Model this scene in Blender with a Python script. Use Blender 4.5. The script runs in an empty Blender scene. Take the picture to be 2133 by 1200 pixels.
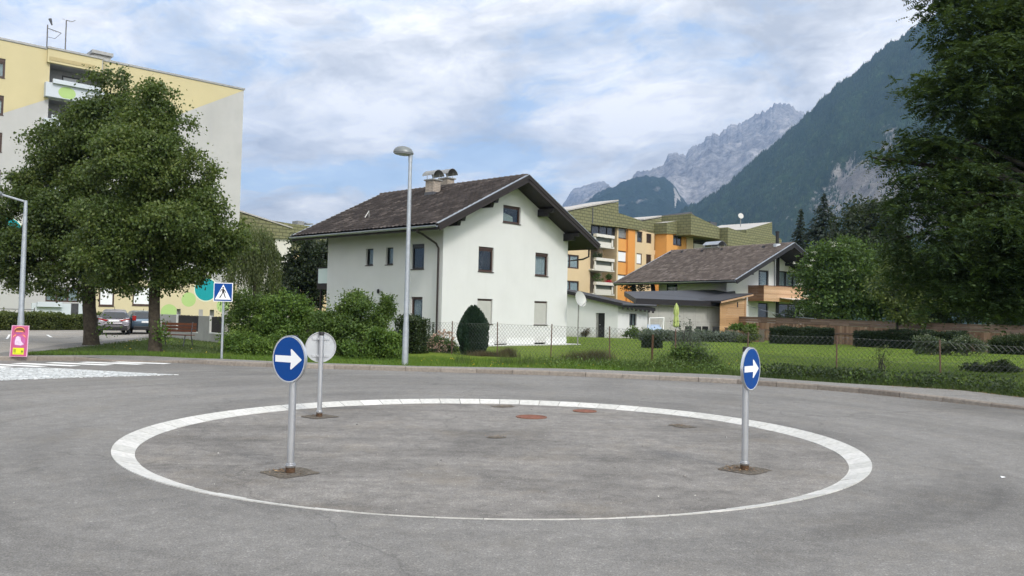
EXPOSURE = 0.22
SUN_E, SUN_A = 2.1, 11.0
SKY_STR = .1
SKY_GLOW = 1.2
SKY_BLUE_MUL = (1.0, 1.0, 1.0)
SKY_BLUE_ADD = (2.6, 4.0, 5.7)
CLOUD_OFF = (1.3, 4.1, 0)
HAZE, HAZE_COL = 1.2e-4, (.31, .52, .92, 1)
import bpy, bmesh, math, random
import numpy as np
from mathutils import Vector

rng = np.random.default_rng(11)
random.seed(11)
SC = bpy.context.scene
COL = SC.collection

# ------------------------------------------------------------------ camera (solved from the photograph)
FPX, PITCH, ROLL, CH = 1730.6, 0.0336, 0.0224, 1.6
_X = np.array([1.0, 0, 0])
_YP = np.array([0, -math.sin(PITCH), math.cos(PITCH)])
_FW = np.array([0, math.cos(PITCH), math.sin(PITCH)])
_XC = math.cos(ROLL) * _X + math.sin(ROLL) * _YP
_YC = -math.sin(ROLL) * _X + math.cos(ROLL) * _YP
_EYE = np.array([0, 0, CH])


def ray(px, py):
    return _XC * ((px - 1066.5) / FPX) - _YC * ((py - 600) / FPX) + _FW


def at(px, py, d):
    """point on the ray through a pixel, d metres forward of the lens"""
    r = ray(px, py)
    return Vector(_EYE + r * (d / r[1]))


def gp(px, py, z=0.0):
    """point where the ray through a pixel meets height z"""
    r = ray(px, py)
    return Vector(_EYE + r * ((z - CH) / r[2]))


def proj(P):
    d = np.asarray(P, float) - _EYE
    w = d @ _FW
    return 1066.5 + FPX * (d @ _XC) / w, 600 - FPX * (d @ _YC) / w


# ------------------------------------------------------------------ object helpers
ORG = {}


def tag(o, label=None, cat=None, group=None, kind=None):
    if label: o['label'] = label
    if cat: o['category'] = cat
    if group: o['group'] = group
    if kind: o['kind'] = kind
    return o


def thing(name, label, cat, loc, group=None):
    o = bpy.data.objects.new(name, None)
    o.empty_display_size = .2
    COL.objects.link(o)
    o.location = loc
    ORG[o.name] = Vector(loc)
    return tag(o, label, cat, group)


def link_mesh(name, me, parent, org):
    o = bpy.data.objects.new(name, me)
    COL.objects.link(o)
    ORG[o.name] = Vector(org)
    if parent is not None:
        o.parent = parent
    else:
        o.location = org
    return o


class MB:
    def __init__(s):
        s.v, s.f, s.m, s.uv = [], [], [], {}

    def face(s, pts, m=0, uv=None):
        i = len(s.v)
        s.v.extend([tuple(p) for p in pts])
        if uv is not None: s.uv[len(s.f)] = uv
        s.f.append(tuple(range(i, i + len(pts))))
        s.m.append(m)

    def hexa(s, c, m=0):
        """8 corners: bottom ring 0-3, top ring 4-7"""
        i = len(s.v)
        s.v.extend([tuple(p) for p in c])
        for q in ((3, 2, 1, 0), (4, 5, 6, 7), (0, 1, 5, 4), (1, 2, 6, 5), (2, 3, 7, 6), (3, 0, 4, 7)):
            s.f.append(tuple(i + k for k in q)); s.m.append(m)

    def box(s, x0, x1, y0, y1, z0, z1, m=0):
        s.hexa([(x0, y0, z0), (x1, y0, z0), (x1, y1, z0), (x0, y1, z0), (x0, y0, z1), (x1, y0, z1), (x1, y1, z1), (x0, y1, z1)], m)

    def fbox(s, fn, a0, a1, h0, h1, d0, d1, m=0):
        """box in facade coordinates (a along, h up, d inward)"""
        s.hexa([fn(a0, h0, d0), fn(a1, h0, d0), fn(a1, h0, d1), fn(a0, h0, d1), fn(a0, h1, d0), fn(a1, h1, d0), fn(a1, h1, d1), fn(a0, h1, d1)], m)

    def prism(s, poly, off, m=0, cap=True):
        """polygon (world pts) extruded along vector off"""
        n = len(poly)
        i = len(s.v)
        off = Vector(off)
        s.v.extend([tuple(p) for p in poly]); s.v.extend([tuple(Vector(p) + off) for p in poly])
        if cap:
            s.f.append(tuple(range(i, i + n))); s.m.append(m)
            s.f.append(tuple(range(i + 2 * n - 1, i + n - 1, -1))); s.m.append(m)
        for k in range(n):
            k2 = (k + 1) % n
            s.f.append((i + k, i + k2, i + n + k2, i + n + k)); s.m.append(m)

    def tube(s, pts, rad, n=8, m=0, cap=True):
        pts = [Vector(p) for p in pts]
        if not hasattr(rad, '__len__'): rad = [rad] * len(pts)
        i = len(s.v)
        prev = None
        for k, p in enumerate(pts):
            d = (pts[min(k + 1, len(pts) - 1)] - pts[max(k - 1, 0)])
            d = d.normalized() if d.length > 1e-9 else Vector((0, 0, 1))
            if prev is None:
                a = d.orthogonal().normalized()
                if abs(d.z) > .9:
                    a = (Vector((1, 0, 0)) - d * d.x).normalized()
            else:
                a = (prev - d * prev.dot(d)).normalized()
            prev = a
            b = d.cross(a)
            for j in range(n):
                t = 2 * math.pi * (j + .5) / n
                s.v.append(tuple(p + (a * math.cos(t) + b * math.sin(t)) * rad[k]))
        for k in range(len(pts) - 1):
            for j in range(n):
                j2 = (j + 1) % n
                s.f.append((i + k * n + j, i + k * n + j2, i + (k + 1) * n + j2, i + (k + 1) * n + j)); s.m.append(m)
        if cap:
            s.f.append(tuple(i + j for j in range(n - 1, -1, -1))); s.m.append(m)
            e = i + (len(pts) - 1) * n
            s.f.append(tuple(e + j for j in range(n))); s.m.append(m)

    def lathe(s, c, prof, n=16, m=0, sx=1, sy=1):
        i = len(s.v)
        c = Vector(c)
        for r, z in prof:
            for j in range(n):
                t = 2 * math.pi * j / n
                s.v.append(tuple(c + Vector((r * sx * math.cos(t), r * sy * math.sin(t), z))))
        for k in range(len(prof) - 1):
            for j in range(n):
                j2 = (j + 1) % n
                s.f.append((i + k * n + j, i + k * n + j2, i + (k + 1) * n + j2, i + (k + 1) * n + j)); s.m.append(m)

    def build(s, name, mats, parent=None, smooth=False, org=None, bevel=0):
        if not isinstance(mats, (list, tuple)): mats = [mats]
        o = Vector(org) if org is not None else (ORG[parent.name] if parent is not None else Vector((0, 0, 0)))
        me = bpy.data.meshes.new(name)
        V = np.array(s.v, float).reshape(-1, 3) - np.array(o)
        me.from_pydata(V.tolist(), [], s.f)
        for mt in mats: me.materials.append(mt)
        if len(mats) > 1: me.polygons.foreach_set('material_index', s.m)
        if s.uv:
            L = me.uv_layers.new(name='UVMap')
            for fi, uv in s.uv.items():
                st = me.polygons[fi].loop_start
                for k, q in enumerate(uv): L.data[st + k].uv = q
        if bevel or smooth:
            bm = bmesh.new(); bm.from_mesh(me)
            bmesh.ops.remove_doubles(bm, verts=bm.verts, dist=1e-5)
            bmesh.ops.recalc_face_normals(bm, faces=bm.faces)
            if bevel:
                es = [e for e in bm.edges if len(e.link_faces) == 2 and e.calc_face_angle(0) > .6]
                bmesh.ops.bevel(bm, geom=es, offset=bevel, segments=2, affect='EDGES', profile=.6, clamp_overlap=True)
            bm.to_mesh(me); bm.free()
        if smooth:
            me.polygons.foreach_set('use_smooth', [True] * len(me.polygons))
            try:
                me.set_sharp_from_angle(angle=math.radians(38))
            except Exception:
                pass
        me.update()
        return link_mesh(name, me, parent, o)


def quads(name, V, mat, parent=None, org=None, nv=4, smooth=False):
    """V: (N, nv, 3) array of separate faces, built fast"""
    N = len(V)
    o = Vector(org) if org is not None else (ORG[parent.name] if parent is not None else Vector((0, 0, 0)))
    me = bpy.data.meshes.new(name)
    me.vertices.add(N * nv); me.loops.add(N * nv); me.polygons.add(N)
    me.vertices.foreach_set('co', (V.reshape(-1, 3) - np.array(o)).astype(np.float32).ravel())
    me.loops.foreach_set('vertex_index', np.arange(N * nv, dtype=np.int32))
    me.polygons.foreach_set('loop_start', np.arange(0, N * nv, nv, dtype=np.int32))
    me.polygons.foreach_set('loop_total', np.full(N, nv, dtype=np.int32))
    me.materials.append(mat)
    me.update(calc_edges=True)
    return link_mesh(name, me, parent, o)


def grid_mesh(name, P, mat, parent=None, org=None, smooth=True, attrs=None, uv=None):
    """P: (nu, nv, 3)"""
    nu, nv = P.shape[:2]
    o = Vector(org) if org is not None else (ORG[parent.name] if parent is not None else Vector((0, 0, 0)))
    idx = np.arange(nu * nv).reshape(nu, nv)
    F = np.stack([idx[:-1, :-1], idx[1:, :-1], idx[1:, 1:], idx[:-1, 1:]], -1).reshape(-1, 4)
    me = bpy.data.meshes.new(name)
    me.vertices.add(nu * nv); me.loops.add(F.size); me.polygons.add(len(F))
    me.vertices.foreach_set('co', (P.reshape(-1, 3) - np.array(o)).astype(np.float32).ravel())
    me.loops.foreach_set('vertex_index', F.ravel().astype(np.int32))
    me.polygons.foreach_set('loop_start', np.arange(0, F.size, 4, dtype=np.int32))
    me.polygons.foreach_set('loop_total', np.full(len(F), 4, dtype=np.int32))
    if smooth: me.polygons.foreach_set('use_smooth', np.ones(len(F), dtype=bool))
    if isinstance(mat, (list, tuple)):
        for q in mat: me.materials.append(q)
    else:
        me.materials.append(mat)
    me.update(calc_edges=True)
    for k, a in (attrs or {}).items():
        at_ = me.attributes.new(k, 'FLOAT', 'POINT')
        at_.data.foreach_set('value', a.astype(np.float32).ravel())
    if uv is not None:
        L = me.uv_layers.new(name='UVMap')
        L.data.foreach_set('uv', uv.reshape(-1, 2)[F.ravel()].astype(np.float32).ravel())
    return link_mesh(name, me, parent, o)


def dup(root, loc, rz=None, label=None):
    r = root.copy(); COL.objects.link(r); r.location = loc
    ORG[r.name] = Vector(loc)
    if rz is not None: r.rotation_euler.z = rz
    if label: r['label'] = label
    for ch in list(root.children):
        c = ch.copy(); COL.objects.link(c); c.parent = r
        for g in list(ch.children):
            d = g.copy(); COL.objects.link(d); d.parent = c
    return r


# ------------------------------------------------------------------ noise (numpy)
def vnoise(x, y, seed=0):
    xi = np.floor(x).astype(np.int64); yi = np.floor(y).astype(np.int64)
    xf = x - xi; yf = y - yi
    u = xf * xf * (3 - 2 * xf); v = yf * yf * (3 - 2 * yf)

    def h(a, b):
        n = (a * 374761393 + b * 668265263 + seed * 1442695041) & 0xffffffff
        n = ((n ^ (n >> 13)) * 1274126177) & 0xffffffff
        return ((n ^ (n >> 16)) & 0xffff) / 65535.0
    return (h(xi, yi) * (1 - u) + h(xi + 1, yi) * u) * (1 - v) + (h(xi, yi + 1) * (1 - u) + h(xi + 1, yi + 1) * u) * v


def fbm(x, y, oct=5, seed=0, gain=.5, ridged=False):
    a, s, n = 1.0, 0.0, 0.0
    for k in range(oct):
        q = vnoise(x, y, seed + k * 17)
        if ridged: q = 1 - abs(2 * q - 1)
        s = s + a * q; n += a
        a *= gain; x = x * 2.03 + 13.1; y = y * 2.03 + 7.7
    return s / n


# ------------------------------------------------------------------ materials
class NT:
    def __init__(s, name, world=None):
        if world:
            s.t = world.node_tree
        else:
            s.mat = bpy.data.materials.new(name); s.mat.use_nodes = True; s.t = s.mat.node_tree
        s.t.nodes.clear()

    def n(s, typ, **kw):
        nd = s.t.nodes.new(typ)
        for k, v in kw.items():
            if k.startswith('_'):
                setattr(nd, k[1:], v)
            else:
                key = int(k[1:]) if k[0] == 'i' and k[1:].isdigit() else k.replace('__', ' ')
                sock = nd.inputs[key]
                if hasattr(v, 'is_output'): s.t.links.new(v, sock)
                else: sock.default_value = v
        return nd

    def math(s, op, a, b=None, c=None, clamp=False):
        nd = s.t.nodes.new('ShaderNodeMath'); nd.operation = op; nd.use_clamp = clamp
        for k, v in enumerate((a, b, c)):
            if v is None: continue
            if hasattr(v, 'is_output'): s.t.links.new(v, nd.inputs[k])
            else: nd.inputs[k].default_value = v
        return nd.outputs[0]

    def mix(s, fac, a, b, blend='MIX'):
        nd = s.t.nodes.new('ShaderNodeMix'); nd.data_type = 'RGBA'; nd.blend_type = blend
        for k, v in ((0, fac), (6, a), (7, b)):
            if hasattr(v, 'is_output'): s.t.links.new(v, nd.inputs[k])
            elif k == 0: nd.inputs[0].default_value = v
            else: nd.inputs[k].default_value = (*v[:3], 1)
        return nd.outputs[2]

    def ramp(s, fac, stops):
        nd = s.t.nodes.new('ShaderNodeValToRGB')
        e = nd.color_ramp.elements
        while len(e) < len(stops): e.new(.5)
        for k, (p, c) in enumerate(stops):
            e[k].position = p
            e[k].color = (*c, 1) if hasattr(c, '__len__') else (c, c, c, 1)
        s.t.links.new(fac, nd.inputs[0])
        return nd.outputs[0]

    def obj(s):
        return s.n('ShaderNodeTexCoord').outputs['Object']

    def noise(s, vec, scale, detail=4, rough=.55, dist=0):
        return s.n('ShaderNodeTexNoise', Vector=vec, Scale=scale, Detail=detail, Roughness=rough, Distortion=dist).outputs[0]

    def mapping(s, vec, scale=(1, 1, 1), rot=(0, 0, 0), loc=(0, 0, 0)):
        nd = s.n('ShaderNodeMapping', Vector=vec)
        nd.inputs['Scale'].default_value = scale; nd.inputs['Rotation'].default_value = rot; nd.inputs['Location'].default_value = loc
        return nd.outputs[0]

    def out(s, sh, vol=None):
        o = s.t.nodes.new('ShaderNodeOutputMaterial')
        if sh is not None: s.t.links.new(sh, o.inputs['Surface'])
        if vol is not None: s.t.links.new(vol, o.inputs['Volume'])
        return s.mat

    def principled(s, color, rough=.7, metal=0, spec=.4, bump=None, bstr=.3, bdist=.01, **kw):
        p = s.t.nodes.new('ShaderNodeBsdfPrincipled')
        for k, v in (('Base Color', color), ('Roughness', rough), ('Metallic', metal), ('Specular IOR Level', spec)):
            if hasattr(v, 'is_output'): s.t.links.new(v, p.inputs[k])
            elif k == 'Base Color': p.inputs[k].default_value = (*v[:3], 1)
            else: p.inputs[k].default_value = v
        for k, v in kw.items(): p.inputs[k.replace('_', ' ')].default_value = v
        if bump is not None:
            b = s.n('ShaderNodeBump', Strength=bstr, Distance=bdist, Height=bump)
            s.t.links.new(b.outputs[0], p.inputs['Normal'])
        return p.outputs[0]


def simple(name, col, rough=.7, metal=0, spec=.4, var=.12, scale=6, bump=0, bscale=40, dirt=0):
    """plain material with a little natural variation"""
    t = NT(name); c = t.obj()
    n1 = t.noise(c, scale, 5, .6)
    f = t.ramp(n1, [(.25, 1 - var), (.75, 1 + var)])
    colr = t.mix(1.0, col, f, 'MULTIPLY')
    if dirt:
        n2 = t.noise(t.mapping(c, (1, 1, .25)), scale * .35, 6, .65)
        colr = t.mix(t.math('MULTIPLY', t.ramp(n2, [(.5, 0.0), (.75, 1.0)]), dirt), colr, tuple(x * .55 for x in col))
    bm = t.noise(c, bscale, 4, .6) if bump else None
    return t.out(t.principled(colr, rough, metal, spec, bm, bump, .02))


def leafmat(name, a, b, c=None, trans=.35, rough=.55):
    """foliage: every leaf its own shade"""
    t = NT(name)
    r = t.n('ShaderNodeNewGeometry').outputs['Random Per Island']
    big = t.noise(t.obj(), .9, 3, .5)
    v = t.math('ADD', t.math('MULTIPLY', r, .42), t.math('MULTIPLY', big, .75))
    col = t.ramp(v, [(.25, a), (.60, b), (.95, c or b)])
    p = t.principled(col, rough, 0, .35)
    tr = t.n('ShaderNodeBsdfTranslucent', Color=t.mix(.35, col, (.25, .35, .04), 'MIX'))
    m = t.n('ShaderNodeMixShader', i0=trans, i1=p, i2=tr.outputs[0])
    return t.out(m.outputs[0])


def island_random(name, stops, rough=.8, scale=30, var=.15, bump=.3, spec=.3, grain=None):
    """each separate piece (board, stone) its own tone"""
    t = NT(name); c = t.obj()
    r = t.n('ShaderNodeNewGeometry').outputs['Random Per Island']
    col = t.ramp(r, stops)
    vec = t.mapping(c, grain) if grain else c
    n1 = t.noise(vec, scale, 5, .6)
    col = t.mix(1.0, col, t.ramp(n1, [(.25, 1 - var), (.75, 1 + var)]), 'MULTIPLY')
    return t.out(t.principled(col, rough, 0, spec, n1, bump, .01))


def asphalt(name, base, mott=.16, warm=0.0, wear=.25, patch_scale=.35, polar=None):
    t = NT(name); c = t.obj()
    fine = t.noise(c, 85, 3, .7)
    vor = t.n('ShaderNodeTexVoronoi', Vector=c, Scale=55.0).outputs['Color']
    vor = t.n('ShaderNodeSeparateColor', Color=vor).outputs[0]
    mid = t.noise(c, 5.5, 6, .65)
    big = t.noise(c, patch_scale, 5, .6, .4)
    if polar:      # wheel wear follows the circle the traffic drives
        dv = t.n('ShaderNodeVectorMath', _operation='SUBTRACT', i0=c, i1=(polar[0], polar[1], 0)).outputs[0]
        dl = t.n('ShaderNodeVectorMath', _operation='LENGTH', i0=dv).outputs['Value']
        dx = t.n('ShaderNodeSeparateXYZ', Vector=dv)
        an = t.math('ARCTAN2', dx.outputs[1], dx.outputs[0])
        pv = t.n('ShaderNodeCombineXYZ', X=t.math('MULTIPLY', dl, 1.35), Y=t.math('MULTIPLY', an, 1.3)).outputs[0]
        st = t.noise(pv, 1.0, 6, .62, .25)
    else:
        st = t.noise(t.mapping(c, (.16, 1.5, 1)), 1.1, 5, .62, .3)
    col = t.mix(1.0, base, t.ramp(fine, [(.28, .58), (.5, 1.0), (.72, 1.5)]), 'MULTIPLY')
    col = t.mix(.55, col, t.ramp(vor, [(0, .72), (.85, 1.05), (1, 1.5)]), 'MULTIPLY')
    col = t.mix(1.0, col, t.ramp(mid, [(.3, 1 - mott), (.7, 1 + mott)]), 'MULTIPLY')
    col = t.mix(1.0, col, t.ramp(big, [(.3, 1 - wear), (.5, 1.0), (.72, 1 + wear * .55)]), 'MULTIPLY')
    col = t.mix(1.0, col, t.ramp(st, [(.32, 1 - wear * .7), (.5, 1.0), (.7, 1 + wear * .4)]), 'MULTIPLY')
    if warm:
        col = t.mix(t.math('MULTIPLY', t.ramp(t.noise(c, .8, 5, .7), [(.52, 0), (.72, 1)]), warm), col, (base[0] * 1.35, base[1] * 1.2, base[2] * .95))
    ck = t.n('ShaderNodeTexVoronoi', Vector=t.n('ShaderNodeVectorMath', _operation='MULTIPLY_ADD', i0=t.n('ShaderNodeTexNoise', Vector=c, Scale=1.3, Detail=5.0).outputs[1], i1=(1.1, 1.1, 0), i2=c).outputs[0], Scale=.16, _feature='DISTANCE_TO_EDGE').outputs['Distance']
    col = t.mix(t.math('MULTIPLY', t.ramp(ck, [(.0, 1), (.0035, 0)]), .45), col, tuple(x * .4 for x in base))
    h = t.math('ADD', t.math('MULTIPLY', fine, .7), t.math('MULTIPLY', vor, .5))
    return t.out(t.principled(col, t.ramp(fine, [(.3, .95), (.7, .72)]), 0, .35, h, .5, .006))


def facade_vec(t, g):
    """(along the facade, height, 0) from object coordinates"""
    c = t.obj()
    a = t.n('ShaderNodeVectorMath', _operation='DOT_PRODUCT', i0=c, i1=(g[0], g[1], 0)).outputs['Value']
    z = t.n('ShaderNodeSeparateXYZ', Vector=c).outputs[2]
    return t.n('ShaderNodeCombineXYZ', X=a, Y=z).outputs[0]


def courses(name, g, c1, c2, mortar, w, h, ms=.02, bump=.4, rough=.75, off=.5, var=.12):
    t = NT(name); v = facade_vec(t, g)
    b = t.n('ShaderNodeTexBrick', Vector=v, Color1=(*c1, 1), Color2=(*c2, 1), Mortar=(*mortar, 1), Scale=1.0)
    b.offset = off
    b.inputs['Mortar Size'].default_value = ms; b.inputs['Mortar Smooth'].default_value = .3
    b.inputs['Brick Width'].default_value = w; b.inputs['Row Height'].default_value = h; b.inputs['Bias'].default_value = 0
    n1 = t.noise(t.obj(), 3, 5, .6)
    col = t.mix(1.0, b.outputs['Color'], t.ramp(n1, [(.25, 1 - var), (.75, 1 + var)]), 'MULTIPLY')
    return t.out(t.principled(col, rough, 0, .3, t.math('SUBTRACT', 1.0, b.outputs['Fac']), bump, .03))


def tilemat(name, cols, var=.10):
    """roof tiles: one tone per tile from the UV cell, lichen and dust on top"""
    t = NT(name)
    uv = t.n('ShaderNodeTexCoord').outputs['UV']
    fl = t.n('ShaderNodeVectorMath', _operation='FLOOR', i0=uv).outputs[0]
    r = t.n('ShaderNodeTexWhiteNoise', _noise_dimensions='2D', Vector=fl).outputs['Value']
    col = t.ramp(r, cols)
    n1 = t.noise(t.obj(), 2.2, 6, .7); n2 = t.noise(t.obj(), 28, 4, .7)
    col = t.mix(1.0, col, t.ramp(n1, [(.3, 1 - var), (.7, 1 + var)]), 'MULTIPLY')
    col = t.mix(t.math('MULTIPLY', t.ramp(n2, [(.60, 0), (.75, 1)]), .28), col, (.22, .20, .18))
    return t.out(t.principled(col, .85, 0, .25, n2, .3, .01))


def glassmat(name, tint=(.75, .8, .8), ior=1.32):
    t = NT(name)
    f = t.n('ShaderNodeLayerWeight', Blend=.5).outputs['Facing']
    f = t.math('MULTIPLY_ADD', t.math('POWER', f, 5.0), .9, .045)
    a = t.n('ShaderNodeBsdfTransparent', Color=(*tint, 1)).outputs[0]
    b = t.n('ShaderNodeBsdfGlossy', Color=(.9, .95, 1, 1), Roughness=.02).outputs[0]
    return t.out(t.n('ShaderNodeMixShader', i0=f, i1=a, i2=b).outputs[0])


M = {}


def _plaster():
    """white render: faint cloudy tone, run marks below the eaves, splash dirt near the ground"""
    t = NT('render_white'); c = t.obj()
    z = t.n('ShaderNodeSeparateXYZ', Vector=c).outputs[2]
    n1 = t.noise(c, .9, 6, .6); n2 = t.noise(t.mapping(c, (3.2, 3.2, .12)), 1.6, 6, .65); n3 = t.noise(c, 7, 6, .7)
    col = t.mix(1.0, (.63, .637, .635), t.ramp(n1, [(.25, .955), (.75, 1.03)]), 'MULTIPLY')
    col = t.mix(t.math('MULTIPLY', t.ramp(n2, [(.54, 0), (.78, 1)]), .22), col, (.52, .52, .50))
    s = t.math('ADD', z, t.math('MULTIPLY', t.math('SUBTRACT', n3, .5), 1.1))
    col = t.mix(t.math('MULTIPLY', t.ramp(s, [(.0, 1), (.6, 0)]), .45), col, (.42, .41, .36))
    return t.out(t.principled(col, .92, 0, .12, t.noise(c, 120, 4, .6), .35, .02))


M['render_white'] = _plaster()
M['plinth_white'] = simple('plinth_white', (.70, .71, .70), .9, 0, .15, .05, 2, .25, 110, .15)
M['wood_brown'] = simple('wood_brown', (.023, .0175, .0165), .6, 0, .35, .3, 8, .3, 30)
M['wood_black'] = simple('wood_black', (.018, .016, .018), .55, 0, .35, .3, 8, .3, 30)
M['frame_brown'] = simple('frame_brown', (.050, .024, .016), .45, 0, .5, .15, 8)
M['frame_dark'] = simple('frame_dark', (.022, .022, .024), .4, 0, .5, .15, 8)
M['pvc_white'] = simple('pvc_white', (.75, .75, .73), .4, 0, .5, .04, 5)
M['sill_dark'] = simple('sill_dark', (.05, .035, .03), .4, 0, .5, .1, 5)
M['glass'] = glassmat('glass')
M['glass_dark'] = NT('glass_dark'); M['glass_dark'] = M['glass_dark'].out(M['glass_dark'].principled((.018, .022, .026), .06, 0, .8))
M['curtain'] = simple('curtain', (.62, .63, .66), .9, 0, .1, .1, 10)
M['blind'] = simple('blind', (.52, .52, .49), .6, 0, .3, .05, 4)
M['blind_white'] = simple('blind_white', (.72, .74, .76), .6, 0, .3, .03, 4)
M['zinc'] = simple('zinc', (.42, .44, .46), .35, .85, .5, .15, 5)
M['zinc_dull'] = simple('zinc_dull', (.30, .30, .29), .5, .6, .5, .2, 5, .1)
M['galv'] = simple('galv', (.36, .39, .42), .45, .55, .5, .16, 9, .12, 60)
M['alu'] = simple('alu', (.55, .56, .58), .32, .85, .5, .08, 7)
M['alu_back'] = simple('alu_back', (.50, .52, .54), .42, .6, .5, .08, 4)
M['steel_dark'] = simple('steel_dark', (.10, .10, .11), .45, .5, .5, .15, 8)
M['rust'] = simple('rust', (.085, .050, .030), .9, 0, .2, .4, 18, .4)
M['post_rust'] = simple('post_rust', (.12, .078, .060), .85, 0, .2, .35, 18, .4)
M['wire'] = simple('wire', (.10, .105, .10), .5, .5, .4, .2, 5)
M['sign_blue'] = simple('sign_blue', (.001, .050, .235), .4, 0, .22, .04, 4)
M['sign_white'] = simple('sign_white', (.80, .81, .82), .38, 0, .5, .03, 4)
M['black'] = simple('black', (.012, .012, .013), .5, 0, .4, .2, 6)
M['pipe_brown'] = simple('pipe_brown', (.026, .018, .016), .35, .3, .5, .12, 6)
M['bark'] = simple('bark', (.058, .048, .036), .95, 0, .15, .45, 9, .9, 22)
M['bark_grey'] = simple('bark_grey', (.045, .042, .036), .95, 0, .15, .4, 9, .8, 22)
M['paint_white'] = None
M['asphalt_road'] = asphalt('asphalt_road', (.174, .167, .157), .16, .18, .30, .22, (-.184, 11.224))
M['asphalt_island'] = asphalt('asphalt_island', (.180, .169, .156), .24, .3, .32, .5)
M['asphalt_path'] = asphalt('asphalt_path', (.200, .192, .180), .12, .3, .2, .4)
M['asphalt_lot'] = asphalt('asphalt_lot', (.275, .258, .235), .10, .4, .2, .15)
M['kerb_stone'] = island_random('kerb_stone', [(0, (.175, .150, .128)), (.5, (.215, .188, .160)), (1, (.26, .23, .20))], .85, 14, .25, .4)
M['kerb_pale'] = island_random('kerb_pale', [(0, (.44, .435, .41)), (.5, (.49, .485, .46)), (1, (.55, .54, .515))], .85, 16, .2, .4)
M['concrete'] = simple('concrete', (.36, .355, .335), .9, 0, .2, .14, 1.6, .3, 40, .35)
M['concrete_dark'] = simple('concrete_dark', (.235, .235, .225), .9, 0, .2, .14, 1.6, .3, 40, .45)


def _paint():
    t = NT('paint_white'); c = t.obj()
    n = t.noise(c, 22, 6, .75)
    col = t.mix(t.ramp(n, [(.55, 0), (.72, 1)]), (.78, .78, .76), (.34, .34, .34))
    return t.out(t.principled(col, .7, 0, .3, n, .2, .004))


M['paint_white'] = _paint()


def _grass(name, a, b, c2):
    t = NT(name); c = t.obj()
    n1 = t.noise(c, .55, 5, .6, .3); n2 = t.noise(c, 9, 5, .75); n3 = t.noise(t.mapping(c, (1, .35, 1)), 42, 4, .75)
    col = t.ramp(n1, [(.25, a), (.5, b), (.78, c2)])
    col = t.mix(1.0, col, t.ramp(n2, [(.3, .72), (.7, 1.28)]), 'MULTIPLY')
    col = t.mix(1.0, col, t.ramp(n3, [(.25, .5), (.75, 1.5)]), 'MULTIPLY')
    return t.out(t.principled(col, .9, 0, .2, t.math('ADD', n3, n2), .8, .05))


M['lawn'] = _grass('lawn', (.082, .132, .012), (.120, .176, .016), (.165, .21, .026))
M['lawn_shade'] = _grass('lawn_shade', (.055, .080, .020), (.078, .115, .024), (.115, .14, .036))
M['earth'] = _grass('earth', (.045, .06, .02), (.06, .08, .024), (.08, .095, .03))
M['blade'] = leafmat('blade', (.055, .115, .012), (.092, .17, .018), (.17, .22, .04), .3)
M['blade_dark'] = leafmat('blade_dark', (.03, .055, .012), (.05, .085, .018), (.09, .105, .035), .25)
M['blade_dry'] = leafmat('blade_dry', (.05, .045, .022), (.085, .065, .035), (.12, .09, .055), .2)


def _soil():
    t = NT('soil'); c = t.obj()
    n = t.noise(c, 30, 5, .75)
    col = t.ramp(n, [(.3, (.045, .040, .034)), (.5, (.125, .108, .088)), (.75, (.24, .21, .175))])
    return t.out(t.principled(col, .95, 0, .2, n, .8, .03))


M['soil'] = _soil()
# ================================================================== camera, light, air
cam_d = bpy.data.cameras.new('camera')
cam_d.sensor_width = 36.0; cam_d.lens = FPX / 2133 * 36.0
cam_d.clip_start = .05; cam_d.clip_end = 40000
cam = bpy.data.objects.new('camera', cam_d); COL.objects.link(cam)
from mathutils import Matrix
_m = Matrix.Identity(4)
for _k in range(3):
    _m[_k][0] = _XC[_k]; _m[_k][1] = _YC[_k]; _m[_k][2] = -_FW[_k]
    _m[_k][3] = _EYE[_k]
cam.matrix_world = _m
SC.camera = cam
SC.render.engine = 'CYCLES'
SC.view_settings.view_transform = 'Standard'; SC.view_settings.look = 'None'
SC.view_settings.exposure = EXPOSURE; SC.view_settings.gamma = 1
cy = SC.cycles
cy.use_denoising = True
try: cy.denoiser = 'OPENIMAGEDENOISE'
except Exception: pass
cy.max_bounces = 6; cy.diffuse_bounces = 3; cy.glossy_bounces = 3; cy.transmission_bounces = 4; cy.volume_bounces = 0; cy.transparent_max_bounces = 8
cy.caustics_reflective = False; cy.caustics_refractive = False
cy.sample_clamp_indirect = 6

SUN = Vector((.40, -.62, .68)).normalized()
sun_d = bpy.data.lights.new('sun', 'SUN'); sun_d.energy = SUN_E; sun_d.angle = math.radians(SUN_A); sun_d.color = (1, .955, .89)
sun = bpy.data.objects.new('sun', sun_d); COL.objects.link(sun)
sun.rotation_euler = (-SUN).to_track_quat('-Z', 'Y').to_euler()

W = bpy.data.worlds.new('World'); SC.world = W; W.use_nodes = True
t = NT('', W)
sky = t.n('ShaderNodeTexSky'); sky.sky_type = 'NISHITA'; sky.sun_disc = False
sky.sun_elevation = math.asin(SUN.z); sky.sun_rotation = math.atan2(SUN.x, SUN.y)
sky.air_density = 1.0; sky.dust_density = 1.0; sky.ozone_density = 1.5
g = t.n('ShaderNodeTexCoord').outputs['Generated']
sp = t.n('ShaderNodeSeparateXYZ', Vector=g)
zz = t.math('MAXIMUM', sp.outputs[2], 0.0)
den = t.math('ADD', zz, .27)
pl = t.n('ShaderNodeCombineXYZ', X=t.math('DIVIDE', sp.outputs[0], den), Y=t.math('DIVIDE', sp.outputs[1], den)).outputs[0]
pl = t.mapping(pl, (1, 1, 1), (0, 0, math.radians(18)), CLOUD_OFF)
wv = t.n('ShaderNodeTexNoise', Vector=pl, Scale=1.1, Detail=6.0, Roughness=.55).outputs[1]
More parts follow.
